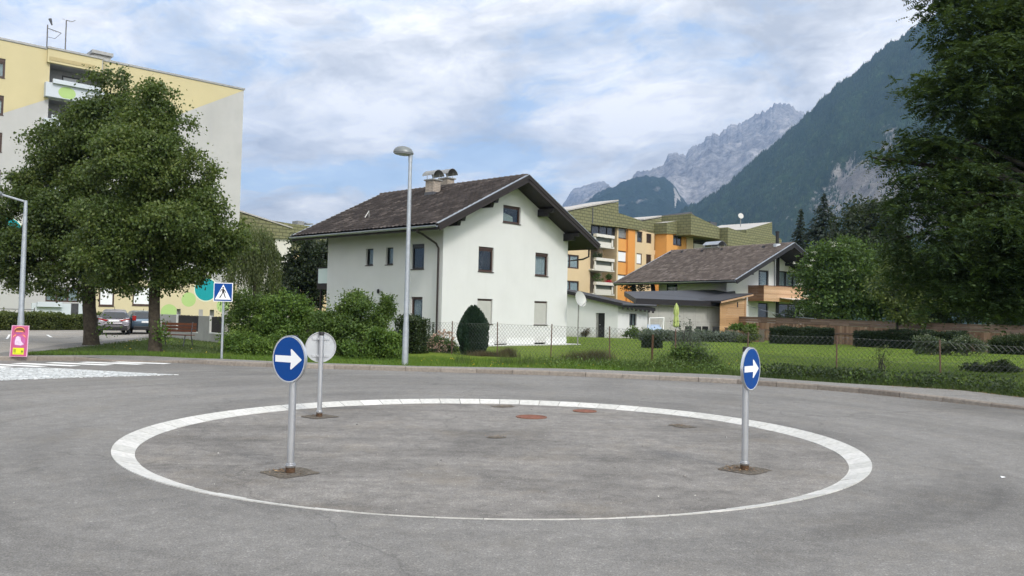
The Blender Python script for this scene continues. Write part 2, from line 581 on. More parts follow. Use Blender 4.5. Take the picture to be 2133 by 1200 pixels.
pw = t.n('ShaderNodeVectorMath', _operation='MULTIPLY_ADD', i0=wv, i1=(.6, .6, 0), i2=pl).outputs[0]
c1 = t.noise(t.mapping(pw, (.8, 1.1, 1)), 1.75, 13, .60, .25)
c2 = t.noise(t.mapping(pw, (1, 1.4, 1), (0, 0, .5), (3, 1, 0)), 4.0, 12, .64, .3)
c3 = t.math('ADD', t.math('MULTIPLY', t.noise(t.mapping(pw, (1, 1.15, 1), (0, 0, .2), (7, 4, 0)), 3.6, 12, .62, .15), .55), t.math('MULTIPLY', t.noise(t.mapping(g, (1, 1, 2.2), (0, 0, 0), (2, 1, 5)), 5.5, 10, .60, .2), .45))
cov = t.math('ADD', t.math('MULTIPLY', c1, .68), t.math('MULTIPLY', c2, .32))
mask = t.ramp(cov, [(.405, 0.0), (.465, .70), (.52, 1.0)])
# thin veil towards the horizon
hz = t.ramp(zz, [(0.0, .60), (.10, .34), (.34, .30), (1.0, .3)])
mask = t.math('MAXIMUM', mask, hz)
tone = t.ramp(c3, [(.38, (6.7, 6.7, 6.6)), (.48, (10.4, 10.2, 9.8)), (.58, (15.0, 14.4, 13.4))])
sd = t.n('ShaderNodeVectorMath', _operation='DOT_PRODUCT', i0=g, i1=tuple(SUN)).outputs['Value']
glow = t.math('POWER', t.math('MAXIMUM', t.math('MULTIPLY_ADD', sd, .5, .5), 0.0), 4.0)
bright = t.math('MULTIPLY_ADD', glow, SKY_GLOW, 1.0)
tone = t.n('ShaderNodeVectorMath', _operation='SCALE', i0=tone)
t.t.links.new(bright, tone.inputs['Scale'])
blue = t.n('ShaderNodeVectorMath', _operation='MULTIPLY_ADD', i0=sky.outputs[0], i1=SKY_BLUE_MUL, i2=SKY_BLUE_ADD).outputs[0]
colr = t.mix(mask, blue, tone.outputs[0])
bg = t.n('ShaderNodeBackground', Color=colr, Strength=SKY_STR)
wo = t.t.nodes.new('ShaderNodeOutputWorld')
t.t.links.new(bg.outputs[0], wo.inputs[0])

# ================================================================== ground, road, pavement
def struct(o, kind='structure'):
    o['kind'] = kind
    return o


mb = MB()
mb.face([(-9000, -800, -.25), (9000, -800, -.25), (9000, 9500, -.25), (-9000, 9500, -.25)])
struct(mb.build('ground', M['earth']))

KERB = [(-700, 754, .12), (0, 751, .12), (100, 751.4, .12), (185, 752.2, .12), (235, 753.2, .035), (345, 755.0, .035), (392, 757, .12), (460, 761, .12), (600, 766.5, .12),
        (860, 773.6, .12), (1180, 783, .12), (1500, 797.5, .12), (1750, 815, .12), (1910, 831, .115), (2020, 843, .09), (2133, 854, .06), (2400, 882, .05), (2800, 925, .05)]
BACK = [(-700, 742), (0, 740.2), (200, 739.6), (300, 741), (340, 743.2), (400, 746), (460, 747), (600, 753.5), (860, 762), (1180, 767.5), (1500, 780), (1743, 797), (2000, 812), (2133, 828), (2400, 858), (2800, 905)]
PXS = np.concatenate([np.arange(-700, 2801, 18.0)])
ky = np.interp(PXS, [k[0] for k in KERB], [k[1] for k in KERB]); kh = np.interp(PXS, [k[0] for k in KERB], [k[2] for k in KERB])
by = np.interp(PXS, [k[0] for k in BACK], [k[1] for k in BACK])


def smooth1(a, n=2):
    for _ in range(n): a = np.concatenate([a[:1], (a[:-2] + 2 * a[1:-1] + a[2:]) / 4, a[-1:]])
    return a


kline = np.array([gp(x, y, 0) for x, y in zip(PXS, smooth1(ky, 4))])[:, :2]
bline = np.array([gp(x, y, .12) for x, y in zip(PXS, smooth1(by, 3))])[:, :2]
kh = smooth1(kh, 1)


def line_at(line, px):
    return np.array([np.interp(px, PXS, line[:, 0]), np.interp(px, PXS, line[:, 1])])


# road: one sheet from behind the camera up to the kerb
ICX, ICY, IR, IW = -.184, 11.224, 4.655, .235
bnd = np.array([(p[0], p[1] + .05) for p in kline] + [(90, kline[-1, 1] - 6), (90, -40), (-90, -40), (-90, kline[0, 1] + .2), (kline[0, 0], kline[0, 1] + .05)])
bd = np.concatenate([bnd[:-1] + (bnd[1:] - bnd[:-1]) * k / 40 for k in range(40)]) - (ICX, ICY)
bd = bd[np.argsort(np.arctan2(bd[:, 1], bd[:, 0]))]
ba, br = np.arctan2(bd[:, 1], bd[:, 0]), np.hypot(bd[:, 0], bd[:, 1])
aa = np.linspace(-np.pi, np.pi, 2161)
rb = np.interp(aa, ba, br, period=2 * np.pi)
fr_ = np.array([0, .06, .2, .5, 1.0])
RR = (IR - .02) + (rb[:, None] - IR + .02) * fr_[None]
struct(grid_mesh('road', np.stack([ICX + RR * np.cos(aa)[:, None], ICY + RR * np.sin(aa)[:, None], RR * 0], -1), M['asphalt_road']))

# kerb: separate stones about a metre long
seg = np.diff(kline, axis=0); L = np.concatenate([[0], np.cumsum(np.hypot(seg[:, 0], seg[:, 1]))])
mb = MB()
KW = .14
for s in np.arange(0, L[-1] - 1, 1.0):
    q = []
    for e in (s + .006, s + .994):
        x = np.interp(e, L, kline[:, 0]); y = np.interp(e, L, kline[:, 1]); h = np.interp(e, L, kh)
        x2 = np.interp(e + .05, L, kline[:, 0]); y2 = np.interp(e + .05, L, kline[:, 1])
        d = np.array([x2 - x, y2 - y]); d /= max(np.hypot(*d), 1e-6); nrm = np.array([-d[1], d[0]])
        q.append((np.array([x, y]), nrm, h))
    (p0, n0, h0), (p1, n1, h1) = q
    jz = random.uniform(-.004, .004)

    def P(p, n, o, z): return (p[0] + n[0] * o, p[1] + n[1] * o, z)
    ring = lambda p, n, h: [P(p, n, 0, -.03), P(p, n, .012, h - .025 + jz), P(p, n, .035, h + jz), P(p, n, KW, h + jz), P(p, n, KW, -.03)]
    a, b = ring(p0, n0, h0), ring(p1, n1, h1)
    i = len(mb.v); mb.v.extend(a); mb.v.extend(b)
    for k in range(4):
        mb.f.append((i + k, i + 5 + k, i + 6 + k, i + 1 + k)); mb.m.append(0)
    mb.f.append((i, i + 1, i + 2, i + 3, i + 4)); mb.m.append(0); mb.f.append((i + 9, i + 8, i + 7, i + 6, i + 5)); mb.m.append(0)
struct(mb.build('kerb', M['kerb_stone']))
# pavement surface
d = np.gradient(kline, axis=0); d /= np.hypot(d[:, 0], d[:, 1])[:, None]
kin = kline + np.stack([-d[:, 1], d[:, 0]], 1) * (KW + .004)
P = np.stack([np.concatenate([kin, (kh - .006)[:, None]], 1), np.concatenate([kin * .5 + bline * .5, (kh * .4 + .07)[:, None]], 1), np.concatenate([bline, np.full((len(PXS), 1), .116)], 1)], 1)
struct(grid_mesh('pavement', P, M['asphalt_path']))
# lawn sheets behind the pavement
mb = MB()
mb.face([(p[0], p[1] - .02, .104) for p in bline] + [(110, bline[-1, 1] + 5, .104), (110, 140, .104), (-110, 140, .104), (-110, bline[0, 1], .104)])
struct(mb.build('lawn', M['lawn']))
# shaded grass under the lime trees, parking lot and its lane
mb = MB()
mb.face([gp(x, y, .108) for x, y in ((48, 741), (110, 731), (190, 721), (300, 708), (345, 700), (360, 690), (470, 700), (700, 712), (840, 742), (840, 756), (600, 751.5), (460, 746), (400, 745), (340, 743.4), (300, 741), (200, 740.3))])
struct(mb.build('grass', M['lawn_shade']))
mb = MB()
mb.face([gp(x, y, .112) for x, y in ((-700, 741), (45, 740), (80, 734), (130, 722), (190, 716), (300, 703), (345, 697), (350, 684), (-700, 684))])
struct(mb.build('parking_lot', M['asphalt_lot']))
mb = MB()
mb.face([gp(x, y, .116) for x, y in ((-700, 740.5), (48, 740.2), (80, 735.5), (130, 729), (190, 722), (300, 708.5), (345, 700), (345, 696), (300, 701), (190, 712), (130, 716.5), (70, 726), (0, 735), (-700, 738))])
struct(mb.build('lane', M['asphalt_road']))
for n, q in enumerate((((18, 697), (22, 697), (17, 706), (12, 706)), ((96, 697.5), (101, 697.5), (110, 702.5), (104, 702.5)))):
    mb = MB(); mb.face([gp(x, y, .118) for x, y in q])
    struct(mb.build('parking_marking', M['paint_white']))

# zebra crossing and the cobbled splitter
stripes = [((-106, 759.2), (18, 765.2)), ((-36, 757.8), (88, 763.6)), ((34, 756.6), (158, 762.3)), ((104, 755.2), (228, 760.4)), ((172, 754.3), (294, 758.8)), ((240, 753.9), (350, 757.6))]
for a, b in stripes:
    a = gp(*a, .004); b = gp(*b, .004); dd = (b - a).normalized(); nn = Vector((-dd.y, dd.x, 0)) * .19
    mb = MB(); mb.face([a - nn, b - nn, b + nn, a + nn])
    struct(mb.build('crosswalk_stripe', M['paint_white']))


def _cobble():
    t = NT('cobble'); c = t.obj()
    v1 = t.n('ShaderNodeTexVoronoi', Vector=c, Scale=8.5, _feature='DISTANCE_TO_EDGE').outputs['Distance']
    v2 = t.n('ShaderNodeTexVoronoi', Vector=c, Scale=8.5).outputs['Color']
    r = t.n('ShaderNodeSeparateColor', Color=v2).outputs[0]
    col = t.ramp(r, [(0, (.40, .42, .42)), (.5, (.55, .57, .57)), (1, (.70, .715, .71))])
    col = t.mix(t.ramp(v1, [(.02, 1), (.09, 0)]), col, (.20, .20, .19))
    return t.out(t.principled(col, .85, 0, .3, t.ramp(v1, [(0, 0), (.2, 1)]), .6, .02))


mb = MB()
spl = [(372, 780.2), (300, 776.8), (220, 772.4), (150, 768.6), (100, 766), (50, 765.6), (0, 766.6), (-400, 772), (-400, 806), (0, 791.5), (100, 788), (200, 784.6), (300, 782)]
mb.prism([gp(x, y, .012) for x, y in spl], (0, 0, -.06))
struct(mb.build('splitter_island', _cobble()))

# ================================================================== roundabout island
IH = -.050
mb = MB()
NB = 76
for k in range(NB):
    a0 = 2 * math.pi * k / NB + .0011; a1 = 2 * math.pi * (k + 1) / NB - .0011
    jz = random.uniform(-.003, .003)
    n = 4
    prof = [(IR, -.15), (IR - .004, .010), (IR - IW, IH + jz), (IR - IW - .012, IH + jz), (IR - IW - .012, -.15)]
    i = len(mb.v)
    for j in range(n + 1):
        a = a0 + (a1 - a0) * j / n
        for r, z in prof: mb.v.append((ICX + r * math.cos(a), ICY + r * math.sin(a), z))
    for j in range(n):
        for q in range(4):
            mb.f.append((i + j * 5 + q, i + (j + 1) * 5 + q, i + (j + 1) * 5 + q + 1, i + j * 5 + q + 1)); mb.m.append(0)
    mb.f.append(tuple(i + q for q in range(5))); mb.m.append(0); mb.f.append(tuple(i + n * 5 + 4 - q for q in range(5))); mb.m.append(0)
struct(mb.build('island_kerb', M['kerb_pale']))
ISZ = -.055
rr = np.linspace(0.001, IR - IW - .008, 26); aa = np.linspace(0, 2 * np.pi, 145)
R_, A_ = np.meshgrid(rr, aa, indexing='ij')
X_ = ICX + R_ * np.cos(A_); Y_ = ICY + R_ * np.sin(A_)
Z_ = ISZ + .010 * (fbm(X_ * 1.3 + 50, Y_ * 1.3 + 50, 4, 3) - .5)
struct(grid_mesh('roundabout_island', np.stack([X_, Y_, Z_], -1), M['asphalt_island']))


def patch(px, py, wx, wy, name, mat, rough=.25, rot=.78, z=ISZ + .0055, n=28, square=True, loc=None):
    """irregular sheet lying on the island"""
    c = Vector(loc) if loc is not None else gp(px, py, z)
    pts = []
    for k in range(n):
        a = 2 * math.pi * k / n
        ca, sa = math.cos(a), math.sin(a)
        if square:
            m_ = max(abs(ca), abs(sa)); ca, sa = ca / m_, sa / m_
        w = 1 + rough * (random.random() - .5)
        x, y = ca * wx * w, sa * wy * w
        pts.append((c.x + x * math.cos(rot) - y * math.sin(rot), c.y + x * math.sin(rot) + y * math.cos(rot), z))
    mb = MB(); mb.face(pts)
    return struct(mb.build(name, mat))


SIGNS = [(604.5, 985, -123), (665, 868, 113), (1551, 979, -39)]
SIGNP = [gp(x, y, ISZ) for x, y, a in SIGNS]
for p in SIGNP: patch(0, 0, .235, .235, 'soil_patch', M['soil'], .12, .80, loc=p)
patch(1048, 846.5, .20, .17, 'soil_patch', M['soil'], .5, .3)
patch(1034, 911, .115, .075, 'soil_patch', M['soil'], .5, .1)
patch(1418, 887.5, .14, .19, 'soil_patch', M['soil'], .45, .5)
# pale worn dirt stains on the asphalt
stain = simple('dirt_stain', (.225, .190, .145), .95, 0, .2, .25, 14, .3, 60)

# grit on the asphalt
gv = []
for k in range(900):
    if k < 620:
        a = random.uniform(0, 6.28); r = (IR - .4) * math.sqrt(random.random()); x, y, z = ICX + r * math.cos(a), ICY + r * math.sin(a), ISZ + .006
    else:
        x, y, z = random.uniform(-9, 9), random.uniform(4, 19), .001
        if math.hypot(x - ICX, y - ICY) < IR + .1: continue
    s = random.uniform(.003, .008) * (2.0 if random.random() < .06 else 1)
    a = random.uniform(0, 6.28)
    q = [(x + s * math.cos(a + j * 1.57) * random.uniform(.7, 1.2), y + s * math.sin(a + j * 1.57) * random.uniform(.7, 1.2), z) for j in range(4)]
    top = (x, y, z + s * .8)
    for j in range(4): gv.append([q[j], q[(j + 1) % 4], top])
struct(quads('grit', np.array(gv), island_random('grit', [(0, (.03, .03, .03)), (.45, (.14, .13, .12)), (.8, (.34, .32, .29)), (1, (.62, .60, .56))], .9), nv=3), 'stuff')
# dead leaves round the sign feet, in the gutter and on the patches
lv = []


def leaf_at(x, y, z, s):
    a = random.uniform(0, 6.28); dx, dy = math.cos(a) * s, math.sin(a) * s
    h = [random.uniform(0, s * .5) for _ in range(4)]
    lv.append([(x - dx, y - dy, z + h[0]), (x + dy * .45, y - dx * .45, z + h[1]), (x + dx, y + dy, z + h[2]), (x - dy * .45, y + dx * .45, z + h[3])])


for p, nn_ in zip(SIGNP, (70, 45, 150)):
    for k in range(nn_):
        leaf_at(p.x + random.gauss(-.06, .09), p.y + random.gauss(.02, .09), ISZ + .014, random.uniform(.007, .02))
for px, py, nn_, sx in ((1034, 911, 60, .07), (1418, 887.5, 90, .09), (1048, 846.5, 60, .12)):
    c = gp(px, py, ISZ)
    for k in range(nn_): leaf_at(c.x + random.gauss(0, sx), c.y + random.gauss(0, sx), ISZ + .014, random.uniform(.006, .016))
for k in range(420):
    px = random.uniform(1000, 2133) if k % 3 else random.gauss(1900, 45)
    p = line_at(kline, px); leaf_at(p[0] + random.gauss(0, .05), p[1] - abs(random.gauss(0, .09)) - .02, .004, random.uniform(.008, .02))
for k in range(500):
    px = random.uniform(1850, 2500); p = line_at(bline, px); leaf_at(p[0] + random.gauss(0, .1), p[1] - random.uniform(-.3, .5), .122, random.uniform(.012, .03))
struct(quads('dead_leaves', np.array(lv), island_random('dead_leaf', [(0, (.06, .035, .018)), (.5, (.17, .10, .05)), (.85, (.30, .19, .10)), (1, (.40, .30, .16))], .8)), 'stuff')

# rust red covers
for px, py, w, lab in ((1107, 869.5, .255, 'rust red round cover nearer the camera, largest reddish disc on the roundabout asphalt'), (1218, 857, .21, 'smaller rust red round cover close to the pale far kerb of the roundabout')):
    c = gp(px, py, ISZ)
    tt = thing('manhole_cover', lab, 'manhole cover', (c.x, c.y, ISZ), 'rust red covers in the roundabout')
    mb = MB(); mb.lathe(c, [(w * .86, .002), (w * .86, .011), (w * .6, .013), (.001, .013)], 30)
    mb.build('lid', island_random('rust_lid', [(0, (.16, .062, .042)), (1, (.19, .078, .052))], .95, 26, .45, .5), tt)
    mb = MB(); mb.lathe(c, [(w, .002), (w, .015), (w * .88, .015), (w * .88, .002)], 30)
    mb.build('rim', simple('rust_rim', (.20, .10, .07), .95, 0, .2, .3, 20, .4, 50), tt)
# scrap of paper lying on the road
c = gp(2089, 996, .0)
mb = MB(); q = [(c.x - .02, c.y - .012, .004), (c.x + .018, c.y - .016, .012), (c.x + .022, c.y + .014, .005), (c.x - .016, c.y + .018, .016)]
mb.prism(q, (0, 0, .004))
tag(mb.build('paper_scrap', M['sign_white'], org=(c.x, c.y, 0)), 'small crumpled white scrap of paper lying on the bare road', 'litter')

# ================================================================== mountains
def ridge_mesh(name, pts, foot_d, mat, nu, nv, seed, amp, jag, prof=1.0, back=True, attr=None, base=0.0, scale=1.0, bend=None):
    """pts: (px, py, distance) along the skyline; the slope comes down towards the camera to foot_d"""
    px = np.linspace(pts[0][0], pts[-1][0], nu)
    py = np.interp(px, [p[0] for p in pts], [p[1] for p in pts]); D = np.interp(px, [p[0] for p in pts], [p[2] for p in pts])
    rp = np.array([at(a, b, c) for a, b, c in zip(px, py, D)])
    fd = np.interp(px, [f[0] for f in foot_d], [f[1] for f in foot_d])
    fp = np.array([at(a, 670, c) for a, c in zip(px, fd)])
    if bend is not None:
        fp[:, 0] += np.interp(px, [f[0] for f in bend], [f[1] for f in bend])
    nb = nv // 4 if back else 0
    v = np.concatenate([-np.linspace(.6, 0, nb, endpoint=False), np.linspace(0, 1, nv)])
    U, V = np.meshgrid(np.arange(nu), v, indexing='ij')
    A = np.abs(V)
    X = rp[:, 0][:, None] * (1 - V) + fp[:, 0][:, None] * V
    Y = rp[:, 1][:, None] * (1 - V) + fp[:, 1][:, None] * V
    Hh = (rp[:, 2][:, None] - base)
    Z = base + Hh * np.maximum(1 - A, 0) ** prof
    q = 1.0 / (amp * 3.2) * scale
    n1 = fbm(X * q + 31, Y * q + 17, 7, seed, .52, True) - .55
    n2 = fbm(X * q * 5 + 3, Y * q * 5 + 9, 5, seed + 5) - .5
    wgt = np.minimum(1, A * 5 + .02)
    Z = Z + (n1 * amp * 1.25 + n2 * amp * .5) * wgt * np.minimum(1, (1 - A) * 4 + .03)
    j = (fbm(px / 16, px * 0, 5, seed + 9, .66) - .5) * jag + (np.abs(vnoise(px / 6.5, px * 0 + 3, seed + 2) - .5) - .25) * jag * .30
    Z += j[:, None] * np.exp(-A * 9) * 1.0
    sl = np.gradient(Z, axis=1)
    at_ = {'alt': (Z - base) / np.maximum(Hh.max(), 1), 'vv': V, 'uu': (px[:, None] + V * 0)}
    o = grid_mesh(name, np.stack([X, Y, Z], -1), mat, attrs=at_)
    struct(o)
    return X, Y, Z, px, V


def attr(t, name):
    return t.n('ShaderNodeAttribute', _attribute_name=name).outputs['Fac']


def mat_rock():
    t = NT('far_rock'); c = t.obj()
    n1 = t.noise(t.mapping(c, (1, 1, .35)), .004, 9, .68, .5); n2 = t.noise(t.mapping(c, (1.6, 1.6, .5)), .018, 7, .7)
    rock = t.ramp(n1, [(.3, (.15, .142, .14)), (.5, (.28, .268, .258)), (.7, (.42, .40, .385))])
    rock = t.mix(1.0, rock, t.ramp(n2, [(.3, .38), (.7, 1.6)]), 'MULTIPLY')
    a = attr(t, 'alt')
    f = t.math('ADD', a, t.math('MULTIPLY', t.math('SUBTRACT', n1, .5), .85))
    f = t.ramp(f, [(.30, 1), (.44, 0)])
    col = t.mix(f, rock, (.028, .05, .026))
    return t.out(t.principled(col, .95, 0, .1, n1, 1.0, 90))


def mat_mid():
    t = NT('mid_forest'); c = t.obj()
    n1 = t.noise(t.mapping(c, (1, 1, .4)), .006, 9, .65, .4); n2 = t.noise(c, .03, 6, .7)
    col = t.mix(t.ramp(n1, [(.60, 0), (.69, 1)]), (.026, .048, .022), (.36, .34, .32))
    u = attr(t, 'uu'); v = attr(t, 'vv')
    # pale scree chute
    x = t.math('ABSOLUTE', t.math('SUBTRACT', t.math('SUBTRACT', u, t.math('MULTIPLY', v, -26.0)), SCREE_U))
    x = t.math('ADD', x, t.math('MULTIPLY', t.math('SUBTRACT', n2, .5), 16.0))
    w = t.math('MULTIPLY_ADD', v, -42.0, 9.0)
    s = t.math('LESS_THAN', x, w)
    col = t.mix(t.math('MULTIPLY', s, t.ramp(v, [(.03, 0), (.05, 1)])), col, (.55, .52, .47))
    col = t.mix(1.0, col, t.ramp(n2, [(.3, .7), (.7, 1.3)]), 'MULTIPLY')
    return t.out(t.principled(col, .95, 0, .1, n2, 1.0, 40))


def mat_near():
    t = NT('near_forest'); c = t.obj()
    r = attr(t, 'rock')
    n1 = t.noise(t.mapping(c, (1, 1, .3)), .012, 9, .7, .5); n2 = t.noise(c, .06, 6, .7); n3 = t.noise(t.mapping(c, (1.4, 1.4, .35)), .03, 7, .72, .6)
    m_ = t.ramp(t.math('ADD', r, t.math('MULTIPLY', t.math('SUBTRACT', n3, .5), 1.5)), [(.46, 0), (.62, 1)])
    rock = t.ramp(n1, [(.3, (.12, .112, .105)), (.5, (.25, .235, .215)), (.7, (.38, .355, .32))])
    rock = t.mix(1.0, rock, t.ramp(n3, [(.3, .7), (.7, 1.25)]), 'MULTIPLY')
    fo = t.ramp(n2, [(.3, (.012, .026, .010)), (.55, (.030, .054, .020)), (.75, (.075, .105, .038))])
    fo = t.mix(1.0, fo, t.ramp(t.noise(t.mapping(c, (1, 1, .45)), .009, 8, .68, .6), [(.32, .55), (.68, 1.7)]), 'MULTIPLY')
    col = t.mix(m_, fo, rock)
    return t.out(t.principled(col, .95, 0, .1, n2, 1.0, 14))


SCREE_U = 1412.0
ridge_mesh('mountain', [(1100, 520, 7600), (1168, 432, 7600), (1196, 392, 7600), (1228, 383, 7600), (1256, 378, 7600), (1275, 392, 7600), (1330, 440, 7600), (1400, 520, 7600)],
           [(1100, 5200), (1400, 5200)], mat_rock(), 150, 70, 5, 190, 60)
ridge_mesh('mountain', [(1190, 430, 6400), (1262, 388, 6400), (1300, 378, 6400), (1346, 354, 6400), (1384, 337, 6400), (1406, 313, 6400), (1428, 319, 6400), (1480, 284, 6400), (1535, 257, 6400),
                        (1572, 238, 6400), (1612, 221, 6400), (1644, 216, 6400), (1664, 234, 6400), (1682, 236, 6400), (1720, 250, 6400), (1900, 330, 6400)],
           [(1190, 3600), (1900, 3300)], mat_rock(), 420, 130, 21, 210, 120, .9)
ridge_mesh('mountain', [(1120, 520, 4300), (1206, 436, 4300), (1240, 402, 4300), (1300, 380, 4300), (1346, 364, 4300), (1384, 366, 4300), (1402, 380, 4300), (1424, 418, 4300), (1448, 452, 4300), (1520, 540, 4300), (1700, 640, 4300)],
           [(1120, 2500), (1700, 2500)], mat_mid(), 260, 90, 33, 110, 40)
NEAR = [(1080, 664, 3050), (1280, 540, 2950), (1345, 497, 2920), (1410, 447, 2880), (1500, 393, 2820), (1600, 309, 2740), (1680, 238, 2680), (1762, 163, 2600), (1850, 96, 2520), (1920, 50, 2460),
        (2020, -20, 2380), (2133, -110, 2300), (2500, -330, 2100)]
_o_before = set(bpy.data.objects)
Xn, Yn, Zn, pxn, Vn = ridge_mesh('mountain', NEAR, [(1080, 2300), (1500, 1750), (2000, 1150), (2500, 850)], mat_near(), 420, 150, 44, 95, 34, .95)
no = [o for o in bpy.data.objects if o not in _o_before][0]
# bare cliffs: low on the right-hand side of the slope, by projected place of every vertex, broken up by noise
Q = np.stack([Xn, Yn, Zn - CH], -1)
w_ = Q @ _FW
PXv = 1066.5 + FPX * (Q @ _XC) / w_; PYv = 600 - FPX * (Q @ _YC) / w_
rock = np.zeros_like(Xn)
for cx_, cy_, rx_, ry_, s_ in ((1815, 385, 95, 60, .92), (1735, 432, 75, 45, .6), (1640, 430, 70, 90, .36), (1560, 450, 60, 60, .32), (1850, 300, 28, 60, .6), (1960, 420, 120, 120, .8)):
    dd = ((PXv - cx_) / rx_) ** 2 + ((PYv - cy_) / ry_) ** 2
    rock = np.maximum(rock, s_ * np.exp(-dd * .75))
a_ = no.data.attributes.new('rock', 'FLOAT', 'POINT'); a_.data.foreach_set('value', rock.astype(np.float32).ravel())
# conifers standing on that slope
nb_ = (Vn[0] < 0).sum()
cand = rng.random((48000, 2))
iu = cand[:, 0] * (len(pxn) - 2); iv = nb_ + cand[:, 1] ** 1.1 * (Vn.shape[1] - nb_ - 2) * .9
i0 = iu.astype(int); j0 = iv.astype(int); fu = iu - i0; fv = iv - j0


def bil(A): return A[i0, j0] * (1 - fu) * (1 - fv) + A[i0 + 1, j0] * fu * (1 - fv) + A[i0, j0 + 1] * (1 - fu) * fv + A[i0 + 1, j0 + 1] * fu * fv


cx, cy_, cz, cr = bil(Xn), bil(Yn), bil(Zn), bil(rock)
keep = (cr + rng.normal(0, .22, len(cr)) < .5) & (bil(PXv) < 2000) & (bil(PXv) > 1330)
cx, cy_, cz = cx[keep], cy_[keep], cz[keep]
hh = rng.uniform(5, 11, len(cx)); rad = hh * rng.uniform(.16, .26, len(cx))
k6 = 5
tri = np.zeros((len(cx), k6, 3, 3))
for k in range(k6):
    a0, a1 = 2 * np.pi * k / k6, 2 * np.pi * (k + 1) / k6
    tri[:, k, 0] = np.stack([cx + rad * np.cos(a0), cy_ + rad * np.sin(a0), cz - 2], -1)
    tri[:, k, 1] = np.stack([cx + rad * np.cos(a1), cy_ + rad * np.sin(a1), cz - 2], -1)
    tri[:, k, 2] = np.stack([cx, cy_, cz + hh], -1)
struct(quads('mountain_forest', tri.reshape(-1, 3, 3), island_random('conifer_far', [(0, (.012, .026, .010)), (.6, (.028, .052, .018)), (1, (.060, .088, .030))], .95, .02), nv=3), 'stuff')

# the air of the valley
if HAZE > 0:
    mb = MB(); mb.box(-9200, 9200, -850, 8600, -1.4, 1950)
    t = NT('haze')
    v = t.n('ShaderNodeVolumePrincipled', Color=HAZE_COL, Density=HAZE, Anisotropy=.2)
    o = mb.build('haze', t.out(None, v.outputs[0]))
    struct(o, 'stuff')
# ================================================================== building helpers
class Frame:
    def __init__(s, A, yaw):
        s.A = Vector((A[0], A[1], 0)); s.g = Vector((math.cos(yaw), math.sin(yaw), 0)); s.l = Vector((-math.sin(yaw), math.cos(yaw), 0))

    def W(s, u, t, h): return s.A + s.g * u + s.l * t + Vector((0, 0, h))

    def pickG(s, px, py, t=0):
        r = Vector(ray(px, py)); e = Vector(_EYE)
        k = (t - (e - s.A).dot(s.l)) / r.dot(s.l); P = e + r * k
        return (P - s.A).dot(s.g), P.z

    def pickL(s, px, py, u=0):
        r = Vector(ray(px, py)); e = Vector(_EYE)
        k = (u - (e - s.A).dot(s.g)) / r.dot(s.g); P = e + r * k
        return (P - s.A).dot(s.l), P.z

    def fG(s, off=0): return lambda a, h, d: s.W(a, off + d, h)

    def fL(s, off=0): return lambda a, h, d: s.W(off + d, a, h)

    def rectG(s, x0, x1, y0, y1, t=0):
        """pixel rectangle on a front plane -> (a0, a1, h0, h1)"""
        xm, ym = (x0 + x1) / 2, (y0 + y1) / 2
        return s.pickG(x0, ym, t)[0], s.pickG(x1, ym, t)[0], s.pickG(xm, y1, t)[1], s.pickG(xm, y0, t)[1]

    def rectL(s, x0, x1, y0, y1, u=0):
        xm, ym = (x0 + x1) / 2, (y0 + y1) / 2
        a, b = s.pickL(x0, ym, u)[0], s.pickL(x1, ym, u)[0]
        return min(a, b), max(a, b), s.pickL(xm, y1, u)[1], s.pickL(xm, y0, u)[1]


def clip(poly, nx, ny, c):
    out = []
    for k in range(len(poly)):
        p, q = poly[k], poly[(k + 1) % len(poly)]
        a, b = nx * p[0] + ny * p[1] - c, nx * q[0] + ny * q[1] - c
        if a <= 1e-9: out.append(p)
        if (a < -1e-9 and b > 1e-9) or (a > 1e-9 and b < -1e-9):
            w = a / (a - b); out.append((p[0] + (q[0] - p[0]) * w, p[1] + (q[1] - p[1]) * w))
    return out


def wall(mb, fn, outline, holes=(), reveal=.17, m=0):
    """convex outline (a, h) with rectangular openings and their reveals"""
    xs = sorted(set([min(p[0] for p in outline), max(p[0] for p in outline)] + [h[0] for h in holes] + [h[1] for h in holes]))
    ys = sorted(set([min(p[1] for p in outline), max(p[1] for p in outline)] + [h[2] for h in holes] + [h[3] for h in holes]))
    n = len(outline)
    area = sum(outline[k][0] * outline[(k + 1) % n][1] - outline[(k + 1) % n][0] * outline[k][1] for k in range(n))
    ol = outline if area > 0 else outline[::-1]
    for i in range(len(xs) - 1):
        for j in range(len(ys) - 1):
            cx, cy_ = (xs[i] + xs[i + 1]) / 2, (ys[j] + ys[j + 1]) / 2
            if any(h[0] < cx < h[1] and h[2] < cy_ < h[3] for h in holes): continue
            poly = [(xs[i], ys[j]), (xs[i + 1], ys[j]), (xs[i + 1], ys[j + 1]), (xs[i], ys[j + 1])]
            for k in range(n):
                p, q = ol[k], ol[(k + 1) % n]
                nx, ny = q[1] - p[1], -(q[0] - p[0])
                poly = clip(poly, nx, ny, nx * p[0] + ny * p[1])
                if len(poly) < 3: break
            if len(poly) >= 3: mb.face([fn(a, h, 0) for a, h in poly], m)
    for a0, a1, h0, h1 in holes:
        mb.face([fn(a0, h0, 0), fn(a0, h1, 0), fn(a0, h1, reveal), fn(a0, h0, reveal)], m)
        mb.face([fn(a1, h0, 0), fn(a1, h1, 0), fn(a1, h1, reveal), fn(a1, h0, reveal)], m)
        mb.face([fn(a0, h0, 0), fn(a1, h0, 0), fn(a1, h0, reveal), fn(a0, h0, reveal)], m)
        mb.face([fn(a0, h1, 0), fn(a1, h1, 0), fn(a1, h1, reveal), fn(a0, h1, reveal)], m)


